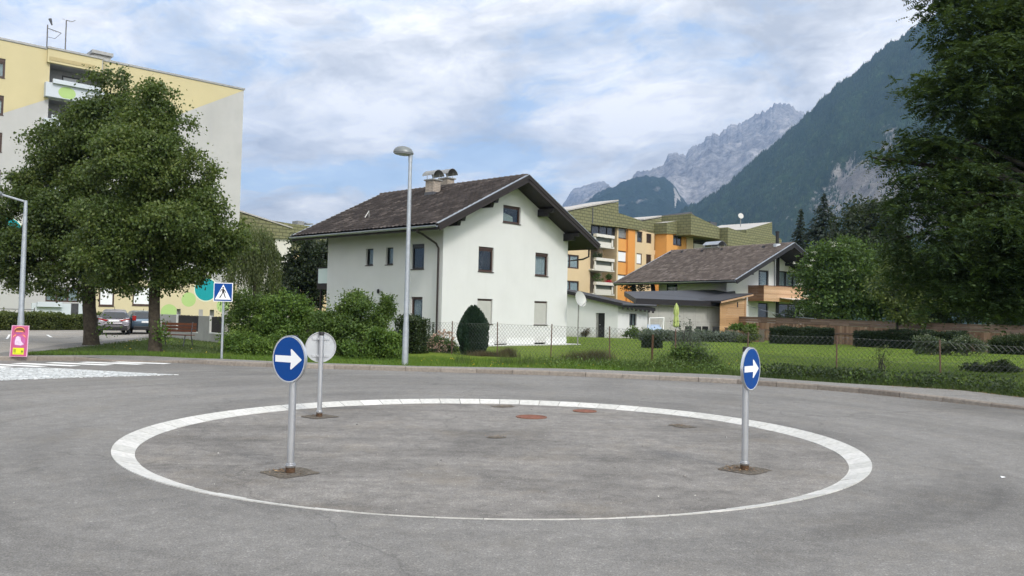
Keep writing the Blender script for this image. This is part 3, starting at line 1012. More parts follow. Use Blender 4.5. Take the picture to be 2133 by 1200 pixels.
def window(parent, fn, r, dep=.12, fr=.07, fm='frame_brown', glass='glass', fill=None, mull=0, sill='sill_dark', box=0.0, name='window', back=True, hm=0):
    """one window set back in its opening: frame > pane, curtain or blind, sill"""
    a0, a1, h0, h1 = r
    e = .003
    a0 += e; a1 -= e; h0 += e; h1 -= e
    mb = MB(); d0, d1 = dep - .03, dep + .04
    hb = h1 - box
    if box: mb.fbox(fn, a0, a1, hb, h1, dep - .06, d1)
    mb.fbox(fn, a0, a0 + fr, h0, hb - .001, d0, d1); mb.fbox(fn, a1 - fr, a1, h0, hb - .001, d0, d1)
    mb.fbox(fn, a0 + fr, a1 - fr, h0, h0 + fr * 1.15, d0, d1); mb.fbox(fn, a0 + fr, a1 - fr, hb - fr, hb - .001, d0, d1)
    for k in range(mull):
        c = a0 + (a1 - a0) * (k + 1) / (mull + 1); mb.fbox(fn, c - fr * .6, c + fr * .6, h0 + fr * 1.15, hb - fr, d0, d1)
    for k in range(hm):
        c = h0 + (hb - h0) * .3; mb.fbox(fn, a0 + fr, a1 - fr, c - fr * .4, c + fr * .4, d0 + .005, d1 - .005)
    w = mb.build(name, M[fm], parent)
    if fill == 'shutter':      # roller blind in front of the pane, slat by slat
        mb = MB(); n = max(6, int((hb - h0) / .055)); st = (hb - h0 - fr * .3) / n
        for k in range(n): mb.fbox(fn, a0 + fr * .5, a1 - fr * .5, h0 + .004 + k * st, h0 + (k + .8) * st, dep - .055 - .0, dep - .034)
        mb.fbox(fn, a0 + fr * .5, a1 - fr * .5, h0 + .004, hb - .02, dep - .034, dep - .031)
        mb.build('roller_blind', M['blind'], w)
    mb = MB(); mb.fbox(fn, a0 + fr, a1 - fr, h0 + fr, hb - fr, dep + .003, dep + .011)
    mb.build('pane', M[glass], w)
    if fill in ('curtain', 'half'):
        mb = MB(); n = 26; x0 = a0 + fr; x1 = a1 - fr
        if fill == 'half': x0 = a0 + (a1 - a0) * .38
        for k in range(n):
            xa, xb = x0 + (x1 - x0) * k / n, x0 + (x1 - x0) * (k + 1) / n
            da, db = dep + .12 + .035 * math.sin(k * 1.9) + .02 * math.sin(k * .7), dep + .12 + .035 * math.sin((k + 1) * 1.9) + .02 * math.sin((k + 1) * .7)
            mb.face([fn(xa, h0 + .03, da), fn(xb, h0 + .03, db), fn(xb, hb - .05, db), fn(xa, hb - .05, da)])
        mb.build('curtain', M['curtain'], w, smooth=False)
    elif fill == 'white':
        mb = MB(); mb.fbox(fn, a0 + fr, a1 - fr, h0 + fr, hb - fr, dep - .012, dep - .004); mb.build('roller_blind', M['blind_white'], w)
    elif fill == 'grey':
        mb = MB(); mb.fbox(fn, a0 + fr, a1 - fr, h0 + fr, hb - fr, dep - .012, dep - .004); mb.build('roller_blind', M['zinc_dull'], w)
    if back and glass == 'glass':
        mb = MB(); mb.face([fn(a0, h0, dep + .6), fn(a1, h0, dep + .6), fn(a1, h1, dep + .6), fn(a0, h1, dep + .6)]); mb.build('room_backdrop', M['room'], w)
    if sill:
        mb = MB(); mb.fbox(fn, a0 - .03, a1 + .03, h0 - .05, h0 - .004, -.035, dep - .035); mb.build('sill', M[sill], w)
    return w


M['room'] = simple('room', (.05, .045, .04), .9, 0, .1, .3, 2)


def tile_roof(name, P0, eu, es, length, slope_len, mat, parent, tw=.30, th=.36, step=.055, wave=.045, thick=.0, seed=0):
    """field of pan tiles: P0 lower corner, eu along the eave, es up the slope"""
    nt = max(2, int(round(length / tw))); nr = max(2, int(round(slope_len / th)))
    tw = length / nt; th = slope_len / nr
    k = 6
    us = np.linspace(0, length, nt * k + 1)
    nrm = Vector(eu).cross(Vector(es)).normalized()
    if nrm.z < 0: nrm = -nrm
    prof = wave * (np.abs(np.sin(np.pi * us / tw)) ** .7) * 1.0
    rows, uvr = [], []
    rs = np.random.default_rng(seed)
    for r in range(nr):
        jit = rs.normal(0, .0035, nt + 1)[np.minimum((us / tw).astype(int), nt)]
        for e, z in ((0.0, step + .006), (.985, .004)):
            s = (r + e) * th
            rows.append([np.array(P0) + np.array(eu) * u + np.array(es) * (s + (jj * 2 if e == 0 else 0)) + np.array(nrm) * (z + p + jj) for u, p, jj in zip(us, prof, jit)])
            uvr.append(np.stack([us / tw + .0005, np.full_like(us, r + .02 + e * .96)], 1))
    P = np.array(rows).transpose(1, 0, 2); UV = np.array(uvr).transpose(1, 0, 2)
    return grid_mesh(name, P, mat, parent, smooth=False, uv=UV)


def slab_strip(mb, a, b, up, w, m=0):
    """plank with lower edge a-b, raised by up (vector) and thickened by w (vector)"""
    a, b, up, w = Vector(a), Vector(b), Vector(up), Vector(w)
    mb.hexa([a, b, b + w, a + w, a + up, b + up, b + up + w, a + up + w], m)


# ================================================================== the white house
HF = Frame((-3.24, 38.549), .8255)
HW_, HL_, HB = 9.215, 9.168, 0.06872
OE, OG, HE, HR, OB = 1.364, 1.092, 5.5386 + HB, 8.5317 + HB, 1.435
house = thing('house', 'white two storey gabled house with brown tiled roof behind the chain link fence', 'house', HF.W(0, 0, .1))
slope = (HR - HE) / (HW_ / 2 + OE)
TH = .30                                             # roof build-up under the tile surface


def roof_z(u): return HE + (min(u, HW_ - u) + OE) * slope


hz_ = lambda v: v + HB
uw = [(2.3336, 3.3814), (6.5283, 7.5705)]
g_up = [(a, b, hz_(3.6727), hz_(4.8824)) for a, b in uw]; g_lo = [(a, b, hz_(1.1134), hz_(2.3398)) for a, b in uw]
g_at = [(4.0015, 5.3006, hz_(6.2252), hz_(7.1033))]
vents = [HF.rectG(1029, 1055, 716, 724), HF.rectG(1113, 1136, 713.5, 721)]
l1 = HF.rectL(762.0, 777.3, 518, 552.5); l2 = HF.rectL(803.5, 818.8, 515.4, 551)
lu = (1.3244, HF.pickL(857.5, 535)[0], hz_(3.6727), hz_(4.8824)); ll = (1.36, HF.pickL(856, 645)[0], hz_(1.1134), hz_(2.3398))
ln = HF.rectL(797, 817, 619, 662)
mb = MB()
wt = lambda u: roof_z(u) - TH + .02
wall(mb, HF.fG(), [(0, -.06), (HW_, -.06), (HW_, wt(0)), (HW_ / 2, wt(HW_ / 2)), (0, wt(0))], g_up + g_lo + g_at + vents)
wall(mb, HF.fL(), [(0, -.06), (HL_, -.06), (HL_, wt(0)), (0, wt(0))], [l1, l2, lu, ll, ln])
wall(mb, lambda a, h, d: HF.W(a, HL_ - d, h), [(0, -.06), (HW_, -.06), (HW_, wt(0)), (HW_ / 2, wt(HW_ / 2)), (0, wt(0))])
wall(mb, lambda a, h, d: HF.W(HW_ - d, a, h), [(0, -.06), (HL_, -.06), (HL_, wt(0)), (0, wt(0))])
mb.build('wall', M['render_white'], house)
mb = MB(); fg = HF.fG(); fl = HF.fL()
_ph = HF.pickG(1150, 703)[1]
xs_ = [0] + [q for v_ in sorted(vents) for q in (v_[0], v_[1])] + [HW_ + .012]
for k in range(0, len(xs_), 2):
    mb = MB(); mb.fbox(fg, xs_[k] - (.012 if k == 0 else 0), xs_[k + 1], -.06, _ph, -.012, -.0005); mb.build('plinth', M['plinth_white'], house)
mb = MB()
mb.fbox(fl, -.0005, HL_, -.06, _ph, -.012, -.0005)
mb.build('plinth', M['plinth_white'], house)
for r in vents:
    w = window(house, fg, r, .14, .03, 'concrete_dark', 'glass_dark', None, 1, None, name='basement_window')
window(house, fg, g_up[0], .12, .075, 'frame_brown', 'glass', None, 0, 'sill_dark', .12)
# its sash stands open inwards
window(house, fg, g_up[1], .12, .07, 'frame_brown', 'glass', 'curtain', 0, 'sill_dark', .12)
window(house, fg, g_lo[0], .12, .06, 'frame_brown', 'glass', 'shutter', 0, 'sill_dark', .08)
window(house, fg, g_lo[1], .12, .06, 'frame_brown', 'glass', 'shutter', 0, 'sill_dark', .08)
window(house, fg, g_at[0], .12, .075, 'frame_brown', 'glass', None, 0, 'sill_dark', .06)
window(house, fl, l1, .14, .055, 'frame_dark', 'glass', 'half', 0, 'sill_dark')
window(house, fl, l2, .14, .055, 'frame_dark', 'glass', 'half', 0, 'sill_dark')
window(house, fl, lu, .10, .07, 'frame_dark', 'glass', None, 0, 'sill_dark', .14)
window(house, fl, ll, .10, .07, 'frame_brown', 'glass', 'half', 0, 'sill_dark', .05)
window(house, fl, ln, .10, .06, 'frame_dark', 'glass', None, 0, 'sill_dark')
# pale roller blind pulled in the attic window
a0, a1, h0, h1 = g_at[0]
mb = MB(); mb.face([fg(a0 + .08, h0 + .08, .16), fg(a0 + .90, h0 + .08, .16), fg(a0 + .86, h0 + .36, .16), fg(a0 + .12, h0 + .52, .16)]); mb.build('curtain', M['blind'], house)

M['tile_brown'] = tilemat('tile_brown', [(0, (.036, .030, .028)), (.5, (.052, .043, .040)), (.88, (.074, .062, .057)), (1, (.125, .105, .096))])
M['tile_grey'] = tilemat('tile_grey', [(0, (.095, .078, .068)), (.5, (.125, .102, .090)), (.85, (.155, .128, .114)), (1, (.19, .16, .145))], .14)
M['brick_pale'] = courses('brick_pale', HF.g + HF.l * .6, (.40, .34, .28), (.30, .26, .215), (.20, .17, .145), .30, .085, .012, .5)


def gable_roof(F_, W_, L_, oe, og, ob, he, hr, parent, tile, board, soffit, th=TH, tw=.30, tl=.36, seed=1, zincedge=True, fas=.30):
    sl = math.hypot(W_ / 2 + oe, hr - he)
    roof = None
    ln_ = L_ + og + ob
    c = (W_ / 2 + oe) / sl; s_ = (hr - he) / sl
    e1 = F_.g * c + Vector((0, 0, s_)); e2 = F_.g * -c + Vector((0, 0, s_))
    n1 = F_.g * -s_ + Vector((0, 0, c)); n2 = F_.g * s_ + Vector((0, 0, c))
    # deck with soffit
    mb = MB()
    for P0, e, nn in ((F_.W(-oe, -og, he), e1, n1), (F_.W(W_ + oe, -og, he), e2, n2)):
        P0 = P0 - nn * .035; q = P0 + F_.l * ln_
        mb.hexa([P0 - nn * (th - .09), q - nn * (th - .09), q + e * (sl - .02) - nn * (th - .09), P0 + e * (sl - .02) - nn * (th - .09), P0, q, q + e * (sl - .02), P0 + e * (sl - .02)])
    roof = mb.build('roof', M[soffit], parent)
    tile_roof('roof_tiles', F_.W(-oe - .04, -og + .03, he - .02), F_.l, e1, ln_ - .06, sl + .01, M[tile], roof, tw, tl, seed=seed)
    tile_roof('roof_tiles', F_.W(W_ + oe + .04, -og + .03, he - .02), F_.l, e2, ln_ - .06, sl + .01, M[tile], roof, tw, tl, seed=seed + 1)
    # ridge caps
    mb = MB(); n = int(ln_ / .38)
    for k in range(n):
        a = -og + .02 + (ln_ - .04) * k / n; b = -og + .02 + (ln_ - .04) * (k + 1.06) / n
        mb.tube([F_.W(W_ / 2, a, hr - .005), F_.W(W_ / 2, b, hr + .012)], [.105, .125], 8)
    mb.build('ridge_cap', M[tile], roof)
    # barge boards and metal edges on both gables
    for t0 in (-og, L_ + ob - .03):
        for P0, e, nn in ((F_.W(-oe, t0, he), e1, n1), (F_.W(W_ + oe, t0, he), e2, n2)):
            mb = MB()
            slab_strip(mb, P0 - nn * fas - e * .02, P0 + e * (sl + .03) - nn * fas, nn * (fas + .02), F_.l * -.032 if t0 < 0 else F_.l * .032)
            slab_strip(mb, P0 - nn * fas * .45 - e * .04, P0 + e * (sl + .045) - nn * fas * .45, nn * (fas * .45 + .04), F_.l * -.06 if t0 < 0 else F_.l * .06)
            mb.build('barge_board', M[board], roof)
    if zincedge:
        for t0 in (-og, L_ + ob):
            for P0, e, nn in ((F_.W(-oe, t0, he), e1, n1), (F_.W(W_ + oe, t0, he), e2, n2)):
                mb = MB()
                slab_strip(mb, P0 + nn * .035 - e * .03 - F_.l * .085, P0 + nn * .035 + e * (sl + .02) - F_.l * .085, nn * .03, F_.l * .17)
                mb.build('verge_flashing', M['zinc'], roof)
    # gutters
    for u0, sg in ((-oe - .075, -1), (W_ + oe + .075, 1)):
        mb = MB(); n = 8; r = .075
        prof = [(r * math.cos(a), r * math.sin(a)) for a in np.linspace(math.pi, 2 * math.pi, n)]
        for k in range(n - 1):
            p, q = prof[k], prof[k + 1]
            mb.hexa([F_.W(u0 + p[0], -og - .03, he - .07 + p[1]), F_.W(u0 + q[0], -og - .03, he - .07 + q[1]), F_.W(u0 + q[0], L_ + ob, he - .07 + q[1]), F_.W(u0 + p[0], L_ + ob, he - .07 + p[1]),
                     F_.W(u0 + p[0] * .9, -og - .03, he - .07 + p[1] * .9), F_.W(u0 + q[0] * .9, -og - .03, he - .07 + q[1] * .9), F_.W(u0 + q[0] * .9, L_ + ob, he - .07 + q[1] * .9), F_.W(u0 + p[0] * .9, L_ + ob, he - .07 + p[1] * .9)])
        mb.fbox(F_.fL(), -og - .03, L_ + ob, he - .072, he - .045, u0 - .085, u0 - .06 + (.0 if sg < 0 else .0))
        mb.build('gutter', M['zinc'], roof)
        mb = MB(); x = u0 + (.085 if sg < 0 else -.115)
        mb.fbox(F_.fL(), -og, L_ + ob, he - .24, he - .035, x, x + .03); mb.build('fascia', M[board], roof)
    return roof, e1, e2, n1, n2, sl


roof, e1, e2, n1, n2, sl = gable_roof(HF, HW_, HL_, OE, OG, OB, HE, HR, house, 'tile_brown', 'wood_brown', 'wood_brown')
# purlin ends stepping out under the gable overhang
for u in (.32, HW_ * .27, HW_ * .73, HW_ - .32):
    z = roof_z(u) - TH - .02
    for dz, ln2 in ((0.0, OG - .10), (-.20, OG - .42)):
        mb = MB(); mb.box(0, 0, 0, 0, 0, 0)
        mb = MB(); f = HF.fG()
        mb.hexa([f(u - .10, z - .20 + dz, -ln2), f(u + .10, z - .20 + dz, -ln2), f(u + .10, z - .20 + dz, .02), f(u - .10, z - .20 + dz, .02),
                 f(u - .10, z + dz - .004, -ln2 - .06), f(u + .10, z + dz - .004, -ln2 - .06), f(u + .10, z + dz - .004, .02), f(u - .10, z + dz - .004, .02)])
        mb.build('purlin', M['wood_black'], house)
mb = MB(); f = HF.fL(-.02)                                  # rafter tails seen under the right eave
mb.build
# down pipes
p = [HF.W(-OE - .06, HF.pickL(871, 478, -OE)[0], HE - .12)]
tdp = HF.pickL(913, 560, -.09)[0]
p += [p[0] + Vector((0, 0, -.16)), HF.W(-OE * .80, p[0].dot(HF.l) - HF.A.dot(HF.l), HE - .36)]
h_el = HF.pickL(913, 512, -.09)[1]
p += [HF.W(-.20, tdp + .08, h_el + .10), HF.W(-.11, tdp, h_el - .12), HF.W(-.11, tdp, .1)]
mb = MB(); mb.tube(p, .05, 10)
mb.build('downpipe', M['pipe_brown'], house, smooth=True)
q0 = HF.W(HW_ + OE + .06, -.35, HE - .12)
mb = MB(); mb.tube([q0, q0 + Vector((0, 0, -.5)), HF.W(HW_ + OE * .8, -.2, HE - .78), HF.W(HW_ + .12, .25, HE - .95), HF.W(HW_ + .12, .25, .1)], .05, 10); mb.build('downpipe', M['pipe_brown'], house, smooth=True)


def roof_point(px, py, F_, oe, og, he, sl_, hr, W_):
    """pixel on the left roof slope -> (u, t, z)"""
    n = Vector(F_.g) * -((hr - he)) + Vector((0, 0, W_ / 2 + oe))
    P0 = F_.W(-oe, -og, he); r = Vector(ray(px, py)); e = Vector(_EYE)
    k = (P0 - e).dot(n) / r.dot(n); P = e + r * k
    return (P - F_.A).dot(F_.g), (P - F_.A).dot(F_.l), P.z


# two masonry chimneys with arched metal hoods
def chimney(u, t, zb, zt, wu, wt_, parent):
    f = lambda du, dt, z: HF.W(u + du, t + dt, z)
    mb = MB(); mb.hexa([f(-wu, -wt_, zb), f(wu, -wt_, zb), f(wu, wt_, zb), f(-wu, wt_, zb), f(-wu, -wt_, zt), f(wu, -wt_, zt), f(wu, wt_, zt), f(-wu, wt_, zt)])
    ch = mb.build('chimney', M['brick_pale'], parent)
    mb = MB(); a, b = wu + .07, wt_ + .07
    mb.hexa([f(-a, -b, zt + .001), f(a, -b, zt + .001), f(a, b, zt + .001), f(-a, b, zt + .001), f(-a, -b, zt + .07), f(a, -b, zt + .07), f(a, b, zt + .07), f(-a, b, zt + .07)])
    mb.build('cap', M['concrete_dark'], ch)
    mb = MB()
    for du, dt in ((-.8, -.8), (.8, -.8), (.8, .8), (-.8, .8)): mb.tube([f(wu * du, wt_ * dt, zt + .07), f(wu * du, wt_ * dt, zt + .40)], .015, 6)
    n = 12; A = a + .06; B = b + .08
    ring = []
    for k in range(n + 1):
        x = -1 + 2 * k / n
        ring.append((A * x, .30 + .25 * math.cos(x * math.pi / 2) ** .8 - (.05 if abs(x) > .99 else 0)))
    for k in range(n):
        (x0, z0), (x1, z1) = ring[k], ring[k + 1]
        mb.hexa([f(x0, -B, zt + z0), f(x1, -B, zt + z1), f(x1, B, zt + z1), f(x0, B, zt + z0), f(x0, -B, zt + z0 + .02), f(x1, -B, zt + z1 + .02), f(x1, B, zt + z1 + .02), f(x0, B, zt + z0 + .02)])
    mb.build('hood', M['zinc_dull'], ch)
    mb = MB(); mb.hexa([f(-a * .98, -b, zb - .05), f(a * .98, -b, zb - .05), f(a * .98, b, zb - .05), f(-a * .98, b, zb - .05), f(-a * .9, -b * .9, zb + .32), f(a * .9, -b * .9, zb + .32), f(a * .9, b * .9, zb + .32), f(-a * .9, b * .9, zb + .32)])
    mb.build('flashing', M['steel_dark'], ch)


cu, ct, cz0 = roof_point(897, 407, HF, OE, OG, HE, sl, HR, HW_)
dC = (HF.W(cu, ct, cz0) - Vector(_EYE)).y
zt1 = at(899, 376.5, dC).z
chimney(cu + .15, ct, cz0 - .15, zt1, .25, .32, house)
c2 = (HF.W(HW_ / 2 + .55, 0, 0) - HF.A).dot(HF.g)
# the second one stands just behind the ridge
best = min(np.linspace(0, 8, 161), key=lambda tt_: abs(proj(HF.W(HW_ / 2 + .5, tt_, HR))[0] - 931))
dC2 = HF.W(HW_ / 2 + .5, best, 0).y
chimney(HW_ / 2 + .5, float(best), HR - .6, at(931, 374, dC2).z, .25, .32, house)
# small roof vents
for px, py in ((793.5, 411), (838, 406.5), (944, 393), (1000, 386), (1057, 379)):
    u, t_, z = roof_point(px, py, HF, OE, OG, HE, sl, HR, HW_); mb = MB()
    mb.hexa([HF.W(u - .1, t_ - .1, z), HF.W(u + .1, t_ - .1, z + .06), HF.W(u + .1, t_ + .1, z + .06), HF.W(u - .1, t_ + .1, z), HF.W(u - .02, t_ - .06, z + .19), HF.W(u + .1, t_ - .06, z + .22), HF.W(u + .1, t_ + .06, z + .22), HF.W(u - .02, t_ + .06, z + .19)])
    mb.build('roof_vent', M['tile_brown'], roof)
# antenna bracket lying on the slope
u, t_, z = roof_point(768, 455, HF, OE, OG, HE, sl, HR, HW_)
mb = MB(); mb.tube([HF.W(u - .25, t_, z + .02), HF.W(u, t_, z + .38), HF.W(u + .2, t_ + .15, z + .12)], .03, 6); mb.tube([HF.W(u, t_, z + .38), HF.W(u + .02, t_, z + .05)], .025, 6); mb.build('roof_bracket', M['zinc_dull'], roof)
# balcony at the far corner: dark posts and pale glass
tb0, tb1 = HL_ + .02, HF.pickL(660.5, 580, .15)[0]
hb0, hb1 = HF.pickL(670, 603, .15)[1], HF.pickL(670, 557, .15)[1]
mb = MB(); f = HF.fL(.15)
mb.fbox(f, tb0, tb1, hb0, hb0 + .28, 0, 5.5); bal = mb.build('balcony', M['wood_brown'], house)
mb = MB(); mb.fbox(f, tb0, tb1, hb1 - .06, hb1, -.02, .06); mb.fbox(f, tb1 - .07, tb1, hb0 + .281, hb1 - .061, -.01, .06); mb.fbox(f, tb0, tb1 - .07, hb0 + .281, hb0 + .33, -.01, .05); mb.build('handrail', M['wood_brown'], bal)
mb = MB(); mb.fbox(f, tb0 + .03, tb1 - .08, hb0 + .335, hb1 - .065, .01, .03); mb.build('balcony_panel', simple('milk_glass', (.58, .68, .66), .15, 0, .6, .02, 3), bal)
mb = MB(); mb.fbox(f, tb0 + .9, tb0 + 1.0, .1, hb0 - .004, .1, .2); mb.build('post', M['wood_brown'], bal)
# outside lamp on the long wall
a_, h_ = HF.pickL(791, 607); mb = MB(); mb.lathe(HF.W(-.10, a_, h_), [(.001, .12), (.06, .09), (.075, 0), (.06, -.09), (.001, -.12)], 10); mb.build('wall_lamp', M['black'], house, smooth=True)
# concrete apron along the gable
mb = MB(); mb.prism([HF.W(1.5, -.02, .10), HF.W(1.5, -.42, .10), HF.W(HW_ + .75, -.42, .10), HF.W(HW_ + .75, .7, .10), HF.W(HW_ + .02, .7, .10), HF.W(HW_ + .02, -.02, .10)], (0, 0, .05))
struct(mb.build('apron', simple('apron', (.55, .55, .53), .9, 0, .2, .1, 3, .2, 60)))

# ================================================================== the long brown roofed house on the right
GF = Frame((19.616, 75.881), .644)
GW, GL, GOE, GOG, GHE, GHR, GOB = 12.238, 8.372, 2.351, 2.849, 5.159, 8.974, 3.963
house2 = thing('house', 'white chalet with timber balcony and wide grey brown tiled roof behind the board fence', 'house', GF.W(0, 0, .1))
gs = (GHR - GHE) / (GW / 2 + GOE)
gz = lambda u: GHE + (min(u, GW - u) + GOE) * gs
fG2, fL2 = GF.fG(), GF.fL()
gdoor = GF.rectG(1580, 1601, 563, 592); gwin = GF.rectG(1623, 1668, 566, 594); glow_ = GF.rectG(1579, 1600, 631, 658); gterr = GF.rectG(1622, 1665, 633, 668)
for _r in (gdoor, gwin): pass
gdoor = (gdoor[0], gdoor[1], gdoor[2] - .9, gdoor[3]); gwin = (gwin[0], gwin[1], gwin[2] - .2, gwin[3])
glow_ = (glow_[0], glow_[1], .15, glow_[3]); gterr = (gterr[0], gterr[1], .15, gterr[3])
g2t = .32
wt2 = lambda u: gz(u) - g2t + .02
sw = GF.rectL(1388, 1411, 590, 611)
mb = MB()
wall(mb, fG2, [(0, -.06), (GW, -.06), (GW, wt2(0)), (GW / 2, wt2(GW / 2)), (0, wt2(0))], [gdoor, gwin, glow_, gterr])
wall(mb, fL2, [(0, -.06), (GL, -.06), (GL, wt2(0)), (0, wt2(0))], [sw])
wall(mb, lambda a, h, d: GF.W(a, GL - d, h), [(0, -.06), (GW, -.06), (GW, wt2(0)), (GW / 2, wt2(GW / 2)), (0, wt2(0))])
wall(mb, lambda a, h, d: GF.W(GW - d, a, h), [(0, -.06), (GL, -.06), (GL, wt2(0)), (0, wt2(0))])
mb.build('wall', M['render_white'], house2)
window(house2, fG2, gdoor, .12, .14, 'frame_dark', 'glass', 'half', 0, None, name='balcony_door')
window(house2, fG2, gwin, .12, .10, 'frame_dark', 'glass', 'curtain', 2, None)
window(house2, fG2, glow_, .12, .12, 'frame_dark', 'glass_dark', None, 0, None, name='door')
window(house2, fG2, gterr, .12, .12, 'frame_dark', 'glass_dark', None, 1, None, name='terrace_door')
window(house2, fL2, sw, .12, .08, 'frame_dark', 'glass', 'half', 0, None)
groof, ge1, ge2, gn1, gn2, gsl = gable_roof(GF, GW, GL, GOE, GOG, GOB, GHE, GHR, house2, 'tile_grey', 'wood_black', 'wood_black', g2t, .33, .40, 9, True, .36)
for u in (.3, GW * .27, GW * .5, GW * .73):
    z = gz(u) - g2t - .02; mb = MB(); mb.fbox(fG2, u - .12, u + .12, z - .26, z, -GOG + .2, -.002); mb.build('purlin', M['wood_black'], house2)
# black timber post up the gable
u0 = GF.pickG(1619, 590)[0]
mb = MB(); mb.fbox(fG2, u0 - .2, u0 + .2, .1, wt2(u0) - .05, -.10, -.002); mb.build('post', M['wood_black'], house2)
mb = MB(); u1_ = GF.pickG(1613, 560)[0]; mb.tube([fG2(u1_, wt2(u1_) - .1, -.08), fG2(u1_, 3.4, -.08)], .055, 8); mb.build('downpipe', M['zinc'], house2, smooth=True)
# struts carrying the far overhang
for px in (1326, 1366):
    t_, h_ = GF.pickL(px, 608, -.6); t2 = GF.pickL(px - 7, 592, -.6)[0]
    mb = MB(); mb.tube([GF.W(-.6, t_, 2.6), GF.W(-.6, t2, GHE - .35 + .3)], .26, 4); mb.build('strut', M['wood_black'], house2)
mb = MB(); mb.fbox(fL2, GL + .02, GL + 3.6, GHE + .35, GHE + .62, -.75, -.45); mb.build('eave_beam', M['wood_black'], house2)
# timber balcony with board cladding
M['larch'] = island_random('larch', [(0, (.36, .22, .125)), (.5, (.45, .285, .17)), (1, (.53, .35, .22))], .7, 3, .16, .2, .3, (.6, .6, 14))
M['larch_dark'] = island_random('larch_dark', [(0, (.19, .095, .05)), (.5, (.24, .125, .07)), (1, (.29, .155, .088))], .7, 3, .16, .2, .3, (.6, .6, 14))
BT = -1.75
bu0 = GF.pickG(1591, 610, BT)[0]
bh0, bh1 = GF.pickG(1600, 627.5, BT)[1], GF.pickG(1600, 594.5, BT)[1]
bu_in = GF.pickL(1555, 605, bu0)[0]
mb = MB(); mb.fbox(fG2, bu0 + .06, GW + .3, bh0 + .06, bh0 + .2, BT + .06, -.004); bal2 = mb.build('balcony', M['wood_brown'], house2)
mb = MB(); nbd = 9
for k in range(nbd):
    h0_, h1_ = bh0 + (bh1 - bh0 - .07) * k / nbd, bh0 + (bh1 - bh0 - .07) * (k + .965) / nbd
    mb.fbox(fG2, bu0 + .031, GW + .4, h0_, h1_, BT, BT + .03)
mb.build('cladding', M['larch'], bal2)
mb = MB()
for k in range(nbd):
    h0_, h1_ = bh0 + (bh1 - bh0 - .07) * k / nbd, bh0 + (bh1 - bh0 - .07) * (k + .965) / nbd
    for a, b in ((BT, BT * .55), (BT * .55 + .01, -.006)): mb.fbox(fG2, bu0, bu0 + .03, h0_, h1_, a, b)
mb.build('cladding', M['larch_dark'], bal2)
mb = MB(); mb.fbox(fG2, bu0 - .03, GW + .4, bh1 - .06, bh1, BT - .03, BT + .09); mb.fbox(fG2, bu0 - .03, bu0 + .09, bh1 - .06, bh1 - .001, BT + .09, -.004); mb.build('handrail', M['larch_dark'], bal2)
# awning below the balcony
ua, ha = GF.pickG(1635, 616, BT - .6); ub, _ = GF.pickG(1690, 622, BT - .6)
mb = MB(); mb.hexa([fG2(ua, ha, -.1), fG2(ub, ha, -.1), fG2(ub, ha - .42, BT - 1.6), fG2(ua, ha - .42, BT - 1.6), fG2(ua, ha + .05, -.1), fG2(ub, ha + .05, -.1), fG2(ub, ha - .37, BT - 1.6), fG2(ua, ha - .37, BT - 1.6)])
aw = mb.build('awning', simple('awning', (.62, .55, .48), .8, 0, .2, .05, 3), house2)
mb = MB(); mb.tube([fG2(ua, ha - .40, BT - 1.65), fG2(ub, ha - .40, BT - 1.65)], .06, 6); mb.build('awning_bar', M['wood_brown'], aw)
# chimney near the far ridge end and the black stove pipe
cu_, ct_, cz_ = None, None, None
best = min(np.linspace(0, GL + 2, 200), key=lambda q: abs(proj(GF.W(GW / 2, q, GHR))[0] - 1487))
b_ = float(best); f = lambda du, dt, z: GF.W(GW / 2 + .1 + du, b_ + dt, z)
zc = at(1487, 517, GF.W(GW / 2, b_, 0).y).z
mb = MB(); mb.hexa([f(-.5, -.8, GHR - .5), f(.5, -.8, GHR - .5), f(.5, .8, GHR - .5), f(-.5, .8, GHR - .5), f(-.5, -.8, zc), f(.5, -.8, zc), f(.5, .8, zc), f(-.5, .8, zc)]); ch = mb.build('chimney', M['brick_pale'], house2)
mb = MB(); mb.hexa([f(-.6, -.92, zc + .001), f(.6, -.92, zc + .001), f(.6, .92, zc + .001), f(-.6, .92, zc + .001), f(-.6, -.92, zc + .1), f(.6, -.92, zc + .1), f(.6, .92, zc + .1), f(-.6, .92, zc + .1)]); mb.build('cap', M['zinc_dull'], ch)
mb = MB()
for k in range(8):
    x0, x1 = -.7 + 1.4 * k / 8, -.7 + 1.4 * (k + 1) / 8; z0, z1 = zc + .25 + .42 * math.cos(x0 / .7 * 1.5), zc + .25 + .42 * math.cos(x1 / .7 * 1.5)
    mb.hexa([f(x0, -1, z0), f(x1, -1, z1), f(x1, 1, z1), f(x0, 1, z0), f(x0, -1, z0 + .03), f(x1, -1, z1 + .03), f(x1, 1, z1 + .03), f(x0, 1, z0 + .03)])
for a in (-.5, .5):
    for b in (-.85, .85): mb.tube([f(a, b, zc + .1), f(a, b, zc + .42)], .025, 6)
mb.build('hood', M['zinc'], ch)
u, t_, z = roof_point(1619, 512, GF, GOE, GOG, GHE, gsl, GHR, GW)
zt_ = at(1619, 482, GF.W(u, t_, z).y).z
mb = MB(); mb.lathe(GF.W(u, t_, 0), [(.16, z - .2), (.16, zt_ - .18), (.2, zt_ - .16), (.2, zt_), (.001, zt_)], 12); sp_ = mb.build('stove_pipe', M['black'], house2, smooth=True)
mb = MB(); mb.lathe(GF.W(u, t_, 0), [(.42, z - .12), (.38, z + .14), (.17, z + .2)], 12); mb.build('flashing', M['zinc'], sp_)
